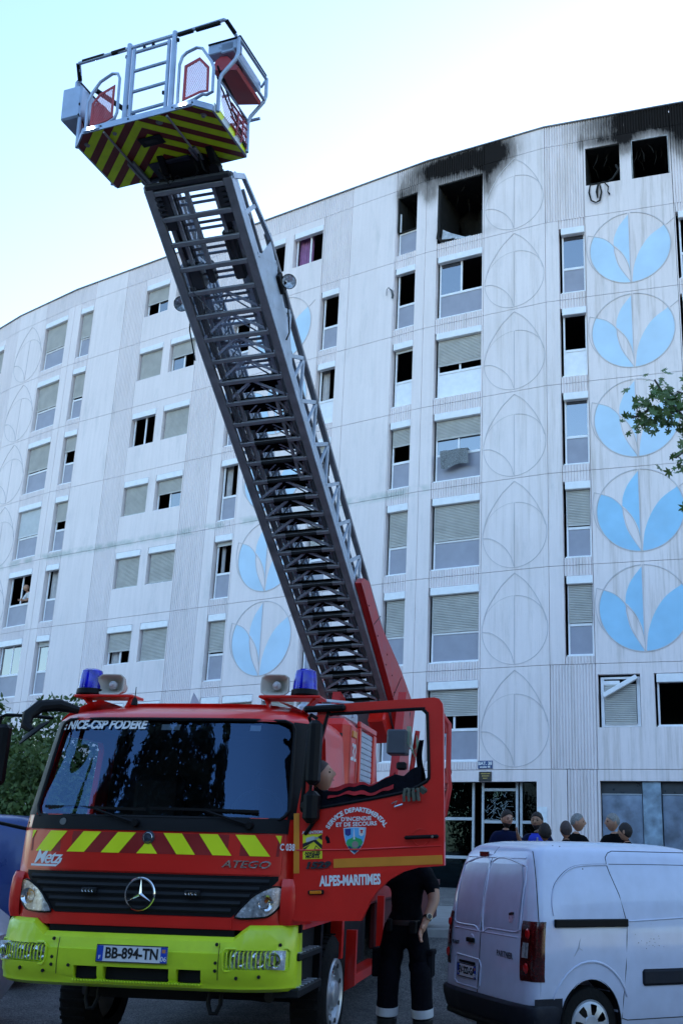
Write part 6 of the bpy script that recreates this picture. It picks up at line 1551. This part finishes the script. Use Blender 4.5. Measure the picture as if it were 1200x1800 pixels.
def person(label, loc, rz, top, bottom, skin, hair_mat, H_=1.75, yaw=0, tilt=0, pose=None, style=(.55, -.35, .04, .02), beard=None, sleeves='short', group=None, extra=None, band=None, lean=(0, 0), loose=0):
    k = H_/1.75; pose = pose or {}
    base = dict(pel=(0, 0, .96), wst=(0, -.0, 1.08), chs=(0, .005, 1.27), upc=(0, .01, 1.40), nek=(0, .0, 1.475), skl=(0, -.012, 1.525),
        lsh=(.17, .01, 1.405), lel=(.235, .02, 1.13), lwr=(.25, -.06, .89), rsh=(-.17, .01, 1.405), rel=(-.235, .02, 1.13), rwr=(-.25, -.06, .89),
        lhp=(.095, 0, .90), lkn=(.11, -.02, .50), lan=(.12, .02, .10), lto=(.13, -.12, .035), rhp=(-.095, 0, .90), rkn=(-.11, -.02, .50), ran=(-.12, .02, .10), rto=(-.13, -.12, .035))
    base.update(pose)
    for n_ in ('wst', 'chs', 'upc', 'nek', 'skl', 'lsh', 'rsh'):
        if n_ in pose: continue
        x, y, z = base[n_]; t_ = (z-.96); base[n_] = (x+lean[0]*t_, y+lean[1]*t_, z)
    for n_ in ('lel', 'lwr', 'rel', 'rwr'):
        if n_ in pose: continue
        x, y, z = base[n_]; base[n_] = (x+lean[0]*.42, y+lean[1]*.42, z)
    rad = dict(pel=.135, wst=.12, chs=.14, upc=.135, nek=.062, skl=.058, lsh=.080, lel=.050, lwr=.029, lhp=.098, lkn=.062, lan=.045, lto=.04)
    rad['lkn'] += loose; rad['lhp'] += loose*.7; rad['lan'] += loose*.5; rad['chs'] += loose*.5; rad['wst'] += loose*.5
    arm = 3 if sleeves == 'short' else 0; sk = 3
    part = dict(pel=1, wst=0, chs=0, upc=0, nek=sk, skl=sk, sh=0, el=arm, wr=sk, hp=1, kn=1, an=1, to=2)
    J_ = []; E_ = []; idx = {}
    for n_, p in base.items():
        key = n_ if n_ in rad else 'l'+n_[1:]; pm = part.get(n_, part.get(n_[1:])); idx[n_] = len(J_); J_.append((Vector(p)*k, rad[key]*k, pm))
    for a, b in (('pel', 'wst'), ('wst', 'chs'), ('chs', 'upc'), ('upc', 'nek'), ('nek', 'skl')): E_.append((idx[a], idx[b]))
    for s in 'lr':
        for a, b in (('upc', s+'sh'), (s+'sh', s+'el'), (s+'el', s+'wr'), ('pel', s+'hp'), (s+'hp', s+'kn'), (s+'kn', s+'an'), (s+'an', s+'to')): E_.append((idx[a], idx[b]))
    for s in 'lr':
        e_, w_ = J_[idx[s+'el']][0], J_[idx[s+'wr']][0]; d = (w_-e_).normalized(); sidev = d.cross(Vector((1, 0, 0))); 
        if sidev.length < .2: sidev = d.cross(Vector((0, 1, 0)))
        sidev.normalize(); cu = d.cross(sidev)*(1 if s == 'l' else -1)
        limb_hand(J_, E_, idx[s+'wr'], d, -sidev, -cu if s == 'l' else cu, 3)
    me = bpy.data.meshes.new('sk'); me.from_pydata([j[0] for j in J_], E_, [])
    o = bpy.data.objects.new('sk', me); C.objects.link(o)
    o.modifiers.new('s', 'SKIN').use_smooth_shade = True; sm = o.modifiers.new('u', 'SUBSURF'); sm.levels = 2 if loose else 1; sm.render_levels = sm.levels
    dat = me.skin_vertices[0].data
    for i, (p, r, m_) in enumerate(J_):
        fl = .68 if i in (idx['pel'], idx['wst'], idx['chs'], idx['upc']) else 1
        dat[i].radius = (r, r*fl) if fl < 1 else (r, r); dat[i].use_root = (i == 0)
    bpy.context.view_layer.update()
    ev = bpy.data.meshes.new_from_object(o.evaluated_get(bpy.context.evaluated_depsgraph_get())); bpy.data.objects.remove(o)
    mb = MB(); mb.v = [tuple(v.co) for v in ev.vertices]
    wr_half = lambda a, b, c: 0
    for f in ev.polygons:
        c_ = sum((ev.vertices[i].co for i in f.vertices), Vector())/len(f.vertices); best = (9, 0)
        for a, b in E_:
            p, q = J_[a][0], J_[b][0]; d = q-p; t_ = max(0, min(1, (c_-p).dot(d)/max(1e-9, d.length_squared))); dist = (c_-(p+d*t_)).length-(J_[a][1]*(1-t_)+J_[b][1]*t_)*.9
            if dist < best[0]:
                ma, mb_ = J_[a][2], J_[b][2]; m_ = ma if t_ < .5 else mb_
                if ma == 0 and mb_ == arm and arm == 3: m_ = 0 if t_ < .72 else 3
                if ma == 0 and mb_ == 3 and arm == 0: m_ = 0 if t_ < .9 else 3
                if b in (idx['nek'],): m_ = 0 if t_ < .35 else 3
                if a == idx['pel'] and b == idx['wst']: m_ = 1 if t_ < .25 else 0
                if b in (idx['lan'], idx['ran']) and a in (idx['lkn'], idx['rkn']): m_ = 1 if t_ < .55 else 2
                if b in (idx['lan'], idx['ran'], idx['lto'], idx['rto']) and a not in (idx['lkn'], idx['rkn']): m_ = 2
                best = (dist, m_)
        mb.f.append(list(f.vertices)); mb.mi.append(best[1])
    hr, bd = head_mesh(mb, J_[idx['skl']][0], yaw, tilt, (3, 4, 5), sc=k*1.10)
    if loose:      # folds in the cloth
        cl_ = set(); 
        for f, m_ in zip(mb.f, mb.mi):
            if m_ in (0, 1): cl_.update(f)
        for i in list(cl_):
            if i >= len(ev.vertices): continue
            p = Vector(mb.v[i]); n_ = ev.vertices[i].normal; a = noise.noise(Vector((p.x*9, p.y*9, p.z*15)))+.6*noise.noise(Vector((p.x*16+p.z*9, p.y*16, p.z*24+4)))
            mb.v[i] = tuple(p+n_*(.016*a))
    me2 = mb.mesh('person', [top, bottom, boots, skin, eye_m, lip_m], 60, fix=False)
    po = link('person', me2); po.location = loc; po.rotation_euler = (0, 0, R(rz)); tag(po, label, 'person', group)
    if style: hr(*style).build('hair', hair_mat, po)
    if beard: bd().build('beard', beard, po)
    if extra: extra(po, J_, idx, k)
    return po
G_ = 'people standing in front of the entrance behind the white van'
def at(x, y, zt, Hn=1.75): return (x, y, zt-Hn*1.015)
def vest(mt, col2=None):
    def f(po, J_, idx, k):
        mb = MB(); rings = []
        for z, rx, ry in ((1.02, .155, .125), (1.15, .15, .12), (1.28, .175, .125), (1.38, .18, .12), (1.44, .15, .10), (1.475, .09, .08)):
            rings.append([(rx*k*math.cos(a*math.pi/12)*(1.02+.02*math.sin(a*3+z*9)), ry*k*math.sin(a*math.pi/12)*(1.02+.03*math.sin(a*2+z*7))+.01, z*k) for a in range(24)])
        mb.loft(rings, False, False); mb.build('vest', mt, po)
        mb = MB(); mb.bbox(-.012, .012, -.14, -.12, 1.05*k, 1.42*k, .004); mb.build('zip', M('vest_zip', (.3, .32, .4), .5), po)
    return f
def logo(po, J_, idx, k):
    mb = MB(); mb.prism([(.05, 1.33), (.09, 1.36), (.11, 1.33), (.085, 1.31)], -.108, -.1); mb.build('chest_badge', M('yellow_badge', (.6, .6, .05), .6), po)
def watch(po, J_, idx, k):
    w_ = J_[idx['lwr']][0]; e_ = J_[idx['lel']][0]; d = (w_-e_).normalized(); p = w_-d*.045
    q = Vector((0, 0, 1)).rotation_difference(d).to_matrix().to_4x4(); mb = MB(); mb.lathe([(.034, -.012), (.037, 0), (.034, .012)], 16, mx=T(*p) @ q); o = mb.build('watch', black, po)
    f_ = Vector((.5, -.85, .0)); f_ = (f_-d*f_.dot(d)).normalized(); q2 = Vector((0, 0, 1)).rotation_difference(f_).to_matrix().to_4x4(); m_ = MB(); m_.lathe([(.024, 0), (.024, .010), (.019, .012)], 18, mx=T(*(p+f_*.034)) @ q2); m_.build('watch_case', M('watch_metal', (.5, .42, .3), .3, metal=.7), o); m_ = MB(); m_.lathe([(0, .0115), (.019, .0115)], 18, mx=T(*(p+f_*.034)) @ q2); m_.build('watch_dial', blk, o)
person('bearded man in a navy t-shirt raising a hand to his mouth, leftmost behind van', at(1.28, 16, 2.11, 1.78), 10, c_navy, c_pants, skin_a, hair_d, 1.78, yaw=12, tilt=6, beard=hair_d, group=G_, extra=logo, style=(.62, -.3, .10, .05),
       pose=dict(lel=(.27, -.06, 1.16), lwr=(.13, -.24, 1.40), rel=(-.26, -.02, 1.14), rwr=(-.08, -.22, 1.15)))
person('bearded man wearing a bright blue sleeveless vest over a dark shirt', at(1.78, 16.1, 2.09, 1.80), -8, c_navy, c_pants, skin_b, hair_d, 1.80, yaw=-15, beard=hair_d, group=G_, extra=vest(c_blue), sleeves='long', style=(.6, -.3, .09, .05),
       pose=dict(rel=(-.28, -.06, 1.18), rwr=(-.30, -.28, 1.20)))
person('man with dark curly hair standing in front of the blue vest, seen from behind', at(1.80, 15.3, 1.90, 1.64), 150, c_black, c_pants, skin_b, hair_d, 1.64, yaw=40, tilt=0, group=G_, style=(.35, -.75, .16, .12))
person('man with shaved dark head in black seen from behind, before the grey-haired man', at(2.13, 15.4, 1.96, 1.72), 180, c_black, c_pants, skin_a, hair_s, 1.72, yaw=10, group=G_, style=(.5, -.7, .015, .005))
person('grey-haired man in a black t-shirt looking to the right', at(2.36, 16.0, 2.085, 1.80), 25, c_black, c_pants, skin_a, hair_g, 1.80, yaw=50, group=G_, style=(.7, -.35, .04, .03))
person('man with short grey hair in black looking to the left by the steel doors', at(2.97, 16.1, 2.10, 1.80), -30, c_black, c_pants, skin_a, hair_g, 1.80, yaw=-48, group=G_, style=(.55, -.35, .07, .04))
person('dark-haired man in black half turned away, standing closest to the steel doors', at(3.03, 15.4, 1.945, 1.70), -140, c_black, c_pants, skin_a, hair_d, 1.70, yaw=20, group=G_, style=(.45, -.7, .07, .05))
# fire fighter behind the door
def bands(po, J_, idx, k):
    for s in 'lr':
        a, b = J_[idx[s+'kn']][0], J_[idx[s+'an']][0]; d = (b-a); c0 = a+d*.40; q = Vector((0, 0, 1)).rotation_difference(d.normalized()).to_matrix().to_4x4()
        mb = MB(); mb.lathe([(.082, -.035), (.088, -.03), (.088, .03), (.082, .035)], 20, mx=T(*c0) @ q); mb.build('reflective_band', reflm, po)
        mb = MB(); rings = []
        mb.lathe([(.05, -.36), (.083, -.30), (.088, -.2), (.083, -.08), (.087, .0)], 20, mx=T(*c0) @ q @ T(0, 0, -.02)); mb.build('trouser_leg', c_pants, po)
        mb = MB(); mb.lathe([(.07, .04), (.082, .05), (.075, .2), (.065, .30), (.07, .36)], 18, mx=T(*c0) @ q); mb.build('boot_shaft', boots, po)
    mb = MB(); mb.lathe([(.148, -.02), (.152, 0), (.148, .02)], 24, mx=T(0, 0, 1.02*k) @ Matrix.Diagonal((1, .78, 1, 1))); mb.build('belt', M('belt_leather', (.03, .02, .018), .5), po)
    for s, nm in (('l', 1), ('r', -1)):
        a = J_[idx[s+'hp']][0]; mb = MB(); mb.bbox(a.x+nm*.07, a.x+nm*.125, -.07, .07, .60*k, .80*k, .02); mb.bbox(a.x+nm*.075, a.x+nm*.132, -.074, .074, .775*k, .82*k, .01); mb.build('cargo_pocket', c_fire, po)
    mb = MB(); mb.bbox(.06, .12, -.15, -.10, .94*k, 1.04*k, .01); mb.build('belt_pouch', black, po); mb = MB(); mb.bbox(-.13, -.08, -.14, -.1, .95*k, 1.05*k, .012); mb.build('belt_pouch', black, po)
    watch(po, J_, idx, k)
c_fire = M('firefighter_navy', (.003, .0035, .006), .85, spec=.1, var=.4, scale=9, bump=.6, bscale=25)
ffl = MT @ Vector((1.735, 1.28, 0))
person('firefighter in dark uniform and boots with a wristwatch, behind the open truck door', (ffl.x, ffl.y, -.04), -14, c_fire, c_fire, skin_a, hair_s, 1.72, yaw=-10, group=None, extra=bands, loose=.022, style=(.6, -.5, .015, .004),
       pose=dict(lsh=(.18, .0, 1.40), lel=(.25, -.05, 1.20), lwr=(.20, -.17, 1.03), lkn=(.15, -.03, .52), lan=(.165, .03, .1), lto=(.19, -.12, .035), lhp=(.11, 0, .92), rhp=(-.11, 0, .92), rkn=(-.13, -.02, .52), ran=(-.15, .03, .1), rto=(-.16, -.12, .035), rel=(-.26, -.06, 1.30), rwr=(-.10, -.22, 1.46)))
dl = MT @ Vector((.94, .90, DZ+.43))
person('man with cropped hair sitting in the fire engine doorway, looking to the right', (dl.x, dl.y, dl.z+.02), 72, c_black, c_fire, skin_a, hair_s, 1.72, yaw=8, tilt=-14, style=(.62, -.5, .015, .004),
       pose=dict(lhp=(.1, -.02, .93), rhp=(-.1, -.02, .93), lkn=(.13, -.10, .80), rkn=(-.13, -.10, .80), lan=(.12, .25, .76), ran=(-.12, .25, .76), lto=(.12, .38, .74), rto=(-.12, .38, .74), lel=(.24, -.12, 1.18), lwr=(.1, -.3, 1.10), rel=(-.24, -.12, 1.18), rwr=(-.1, -.3, 1.10)), lean=(0, -.22))
# man at the window on the left
wl_ = FL['m'] @ Vector((3.28, .50, J(3)+.08))
person('bald man in a white t-shirt leaning on an open window sill, far left', wl_, -42, c_white, c_pants, skin_a, hair_s, 1.76, yaw=-20, tilt=8, style=None, lean=(0, -.62),
       pose=dict(lel=(.2, -.42, 1.12), lwr=(-.02, -.52, 1.14), rel=(-.2, -.42, 1.12), rwr=(.04, -.55, 1.17)))

# ---------------------------------------------------------------- trees
bark = M('bark', (.09, .07, .055), .9, var=.3, bump=.8, bscale=15)
leafA = M('leaf_green', (.075, .13, .028), .6, var=.5, scale=1.3); leafB = M('leaf_dark', (.022, .045, .016), .65, var=.5, scale=1.0); leafC = M('cypress_needles', (.012, .022, .010), .8, var=.5, scale=1)
leafD = M('maple_leaf_green', (.085, .15, .03), .5, var=.6, scale=9)
def crown(par, clumps, n, size, mt, seed, name='crown', el=1.0):
    rnd = random.Random(seed); vs = []; fs = []
    vols = [c[3]**2 for c in clumps]; tot = sum(vols)
    for c, vv in zip(clumps, vols):
        cx, cy, cz, r = c[:4]; sz = c[4] if len(c) > 4 else 1
        for i in range(int(n*vv/tot)):
            d = Vector((rnd.gauss(0, 1), rnd.gauss(0, 1), rnd.gauss(0, 1))).normalized(); rr = r*(.55+.5*rnd.random())*(1+.22*noise.noise(d*2.6+Vector((cx, cy, cz))))
            p = Vector((cx+d.x*rr, cy+d.y*rr, cz+d.z*rr*sz))
            a = Vector((rnd.gauss(0, 1), rnd.gauss(0, 1), rnd.gauss(0, .7))).normalized(); b = a.orthogonal().normalized(); b.rotate(Matrix.Rotation(rnd.random()*6.28, 3, a)); c2 = a.cross(b); s_ = size*rnd.uniform(.6, 1.3); k = len(vs)
            vs += [p-b*s_, p+c2*s_*.45, p+b*s_, p-c2*s_*.45]; fs.append((k, k+1, k+2, k+3))
    me = bpy.data.meshes.new(name); me.from_pydata(vs, [], fs); me.materials.append(mt); return link(name, me, par)
def tree(name, label, x, y, h, tr, clumps, n, size, mt, seed, cat='tree', group=None):
    z = gz(x, y); t = empty(name, (x, y, z), label=label, cat=cat, group=group); rnd = random.Random(seed)
    mb = MB(); mb.tube([(0, 0, -.1), (.03, .02, h*.25), (-.03, .04, h*.5), (.0, 0, h*.8)], [tr, tr*.8, tr*.6, tr*.25], 10)
    for c in clumps:
        a = Vector((0, 0, h*rnd.uniform(.25, .5))); b = Vector(c[:3]); mb.tube([a, (a+b)/2+Vector((0, 0, -.1)), b], [tr*.4, tr*.25, tr*.08], 6)
    mb.build('trunk', bark, t); crown(t, clumps, n, size, mt, seed); return t
rnd = random.Random(21)
def blob(r, h0, h1, n, r0=.8, s=3):
    q = random.Random(s); return [(q.uniform(-r, r), q.uniform(-r, r), q.uniform(h0, h1), q.uniform(r0*.7, r0*1.2)) for _ in range(n)]
G2 = 'leafy trees behind the fire engine at the left'
tree('broadleaf_tree', 'leafy green tree at the left edge, taller, beside the truck mirror', -6.7, 15.6, 3.2, .14, blob(1.3, .6, 2.8, 16, .75, 4), 22000, .055, leafA, 1, group=G2)
tree('broadleaf_tree', 'lower bushy green tree seen past the windscreen of the fire engine', -5.0, 15.0, 2.4, .12, blob(.9, .3, 1.9, 11, .6, 5), 15000, .05, leafA, 2, group=G2)
tree('broadleaf_tree', 'dark green bushy tree further left, mostly outside the picture', -8.8, 17.5, 3.6, .14, blob(1.6, .6, 3.0, 14, .9, 6), 12000, .07, leafB, 3, group=G2)
# trees and a lamp post on the other side of the street, behind the viewpoint, mirrored in the glass
G3 = 'tall dark cypresses across the street, reflected in the windscreen'
for i, (x, y, h, r) in enumerate(((-11.0, -8.5, 16.5, 1.8), (-13.2, -8.2, 16.5, 1.7), (-9.7, -9.5, 15.5, 1.6), (-18.5, -6, 14, 1.6), (-12.1, -8.0, 15.5, 1.7), (-15.0, -7.6, 16.0, 1.7))):
    cl = [(rnd.uniform(-.2, .2), rnd.uniform(-.2, .2), .8+(h-1.4)*t_/12, r*(1.05-.85*(t_/12)**1.8), 1.1) for t_ in range(13)]
    tree('cypress_tree', ['tallest dark cypress across the street, mirrored mid windscreen', 'second dark cypress across the street, left of the tallest', 'dark cypress across the street, right of the tallest', 'lone dark cypress far left across the street', 'dark cypress squeezed between the tallest and the second', 'dark cypress at the left end of the close row'][i], x, y, h, .2, cl, 26000, .15, leafC, 30+i, group=G3)
G4 = 'unseen trees added around the viewpoint to cut sky light and horizon reflections'  # this group is added out of view to dim sky light and reflections
for i, (x, y, h, r) in enumerate(((-7.3, -6.5, 10.2, 1.7), (2, -16, 11, 3.4), (9, -17, 12, 3.8), (16, -14, 11, 3.4), (-3, -19, 11, 3.4), (24, -12, 11, 3.6), (-24, -9, 11, 3.4), (32, -6, 12, 4), (-31, -2, 12, 4), (-36, 8, 11, 4), (-40, 18, 11, 4), (-22, -17, 12, 4))):
    sm = i == 0; cl = [(rnd.uniform(-r, r)*.8, rnd.uniform(-r, r)*.8, rnd.uniform(h*.45, h*.92), rnd.uniform(.28, .45)*r) for _ in range(16)]
    tree('offscreen_tree', 'loose leafy tree across the street, reflected in the lower windscreen' if sm else 'broad unseen tree added to cut light and horizon reflections, '+['', 'straight behind', 'behind to the right', 'further right', 'behind to the left', 'far right', 'far left', 'farthest right', 'farthest left', 'left of the fire engine', 'far left by the block', 'rear left corner'][i], x, y, h, .18, cl, 5000 if sm else 7000, .10 if sm else .24, leafB, 50+i, group=None if sm else G4)
mb = MB(); mb.tube([(0, 0, 0), (0, 0, 6), (0, 0, 11.6), (.35, 0, 12.2), (1.0, 0, 12.3)], [.09, .07, .05, .04, .035], 10); lpp = empty('street_lamp', (-9.6, -9.2, -.1), R(150), label='tall street lamp across the road, reflected in the windscreen', cat='street lamp'); mb.build('pole', alud, lpp)
mb = MB(); mb.bbox(.9, 1.6, -.13, .13, 12.22, 12.36, .04); mb.build('lamp_head', alud, lpp)
mb = MB(); mb.bbox(-60, 60, -42, -30, -.5, 15, .05); ob = mb.build('sky_blocking_block', M('dark_block_render', (.16, .15, .14), .85, var=.1), None); tag(ob, 'unseen dark block added behind the viewpoint to block the low sky', 'building')  # added out of view, made tall and dark to cut low sky light
m_ = MB()
for i in range(30):
    for z in (2, 4.8, 7.6, 10.4, 13.2): m_.box(-58+i*4, -56.6+i*4, -30.02, -29.96, z-.7, z+.7)
m_.build('windows', M('dark_window_row', (.03, .035, .04), .2), ob)['kind'] = 'stuff'

# ---------------------------------------------------------------- branch at the right edge
br = empty('maple_branch', (0, 0, 0), label='leafy tree branch reaching into the picture from the right edge', cat='tree branch')
rnd = random.Random(9)
twigs = [[(3.4, 9.4, 5.9), (2.9, 9.3, 5.75), (2.5, 9.2, 5.72), (2.2, 9.15, 5.80), (2.0, 9.15, 5.9)], [(2.9, 9.3, 5.75), (2.6, 9.25, 5.45), (2.42, 9.25, 5.3)], [(2.5, 9.2, 5.72), (2.3, 9.15, 5.95), (2.22, 9.15, 6.1)], [(3.2, 9.4, 5.8), (2.9, 9.3, 5.25), (2.7, 9.3, 5.0), (2.55, 9.3, 4.85)], [(2.9, 9.3, 5.75), (2.6, 9.2, 5.95), (2.45, 9.2, 6.0)], [(2.2, 9.15, 5.8), (2.05, 9.15, 5.7), (1.98, 9.15, 5.68)]]
mb = MB()
for t_ in twigs: mb.tube(t_, [.018, .012, .009, .006, .004][:len(t_)] if len(t_) > 2 else .008, 6)
mb.tube([(7.5, 9.8, -.3), (7.3, 9.8, 3), (6.2, 9.7, 5.2), (4.8, 9.6, 5.9), (3.4, 9.4, 5.9)], [.2, .16, .09, .04, .02], 10)
mb.build('branch', bark, br)
def maple():
    P = []; tips = ((90, 1), (45, .62), (18, .92), (-18, .55), (-48, .66)); 
    seq = [(90, 1.0), (76, .62), (70, .40), (56, .70), (40, .95), (30, .62), (22, .42), (8, .60), (-6, .78), (-14, .50), (-30, .36), (-60, .42), (-82, .16)]
    pts = [(r*math.cos(R(a)), r*math.sin(R(a))) for a, r in seq]; pts += [(-x, y) for x, y in reversed(pts[1:])]
    vs = [(0, 0, .0)]+[(x, y, .12*x*x-.10*y*y) for x, y in pts]; n = len(pts)
    me = bpy.data.meshes.new('leaf'); me.from_pydata(vs, [], [(0, i+1, (i+1) % n+1) for i in range(n)]); me.materials.append(leafD); me.shade_smooth(); return me
ml = maple(); cnt = 0
for t_ in twigs:
    for i in range(len(t_)-1):
        a, b = Vector(t_[i]), Vector(t_[i+1]); n = int((b-a).length/.0085)
        for j in range(n):
            p = a+(b-a)*rnd.random()
            if p.x > 3.0: continue
            q = p+Vector((rnd.gauss(0, .075), rnd.gauss(0, .12), rnd.gauss(-.04, .09))); s_ = rnd.uniform(.045, .085)
            o = bpy.data.objects.new('leaf', ml); C.objects.link(o); o.parent = br; o.matrix_local = T(*q) @ Matrix.Rotation(rnd.uniform(-1.0, 1.0), 4, 'Z') @ Matrix.Rotation(rnd.uniform(.5, 2.3), 4, 'X') @ Matrix.Rotation(rnd.uniform(0, 6.28), 4, 'Z') @ Matrix.Scale(s_, 4); cnt += 1
print('leaves', cnt)
# ---------------------------------------------------------------- vehicles at the left edge
make_van('blue_van', 'dark blue van at the left edge behind the fire engine', -4.45, 12.6, 172, 0, vblue, False)
bv = bpy.data.objects['blue_van']; bv.location = (-4.35, 12.9, -.1); bv.rotation_euler = (0, 0, R(184)); bv.scale = (1, 1, 1.06)
car = empty('white_car', (-3.70, 9.6, -.1), R(186), label='white car at the left edge, only its mirror and flank in view', cat='car')
CW = [(.2, .72), (.35, .82), (.6, .86), (.8, .86), (.92, .82), (1.1, .75), (1.3, .66), (1.4, .58), (1.44, .3)]; CX0 = [(.2, .1), (.4, .0), (.8, .03), (.95, .2), (1.2, .55), (1.4, .9), (1.44, 1.3)]; CX1 = [(.2, 3.9), (.45, 4.0), (.75, 3.9), (.9, 3.1), (1.2, 2.7), (1.4, 2.2), (1.44, 1.8)]
def cr_ring(z):
    w_, x0, x1 = lerp(CW, z), lerp(CX0, z), lerp(CX1, z); pts = []
    for cx, cy, a0 in ((x0+.2, w_-.2, 90), (x0+.2, -w_+.2, 180), (x1-.2, -w_+.2, 270), (x1-.2, w_-.2, 0)):
        for k in range(7): a = R(a0+k*15); pts.append((cx+.2*math.cos(a), cy+.2*math.sin(a), z))
    return pts
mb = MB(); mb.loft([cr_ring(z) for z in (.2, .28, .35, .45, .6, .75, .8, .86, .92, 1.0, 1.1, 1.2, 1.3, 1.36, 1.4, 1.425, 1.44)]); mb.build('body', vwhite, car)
mb = MB(); mb.grid(lambda u, q: (1.0+1.4*u, lerp(CW, .95+.4*q)+.005, .95+.4*q), 8, 6); mb.grid(lambda u, q: (.55+.25*q, -.55+1.1*u, 1.0+.33*q), 4, 4); mb.build('side_window', black, car)
for x in (.75, 3.2):
    for s in (-1, 1): mb = MB(); mb.lathe([(0, .0), (.2, .01), (.22, .0), (.3, 0), (.31, -.05), (.31, -.2), (0, -.2)], 28, mx=T(x, s*.86, .31) @ RX(-90*s)); mb.build('wheel', tyre, car)
mb = MB(); mb.bbox(.0, .22, .95, 1.12, .98, 1.12, .04); mb.bar((.25, .84, .98), (.12, 1.0, 1.02), .05, .04); mb.build('mirror', black, car, T(-.12, -.1, .18))
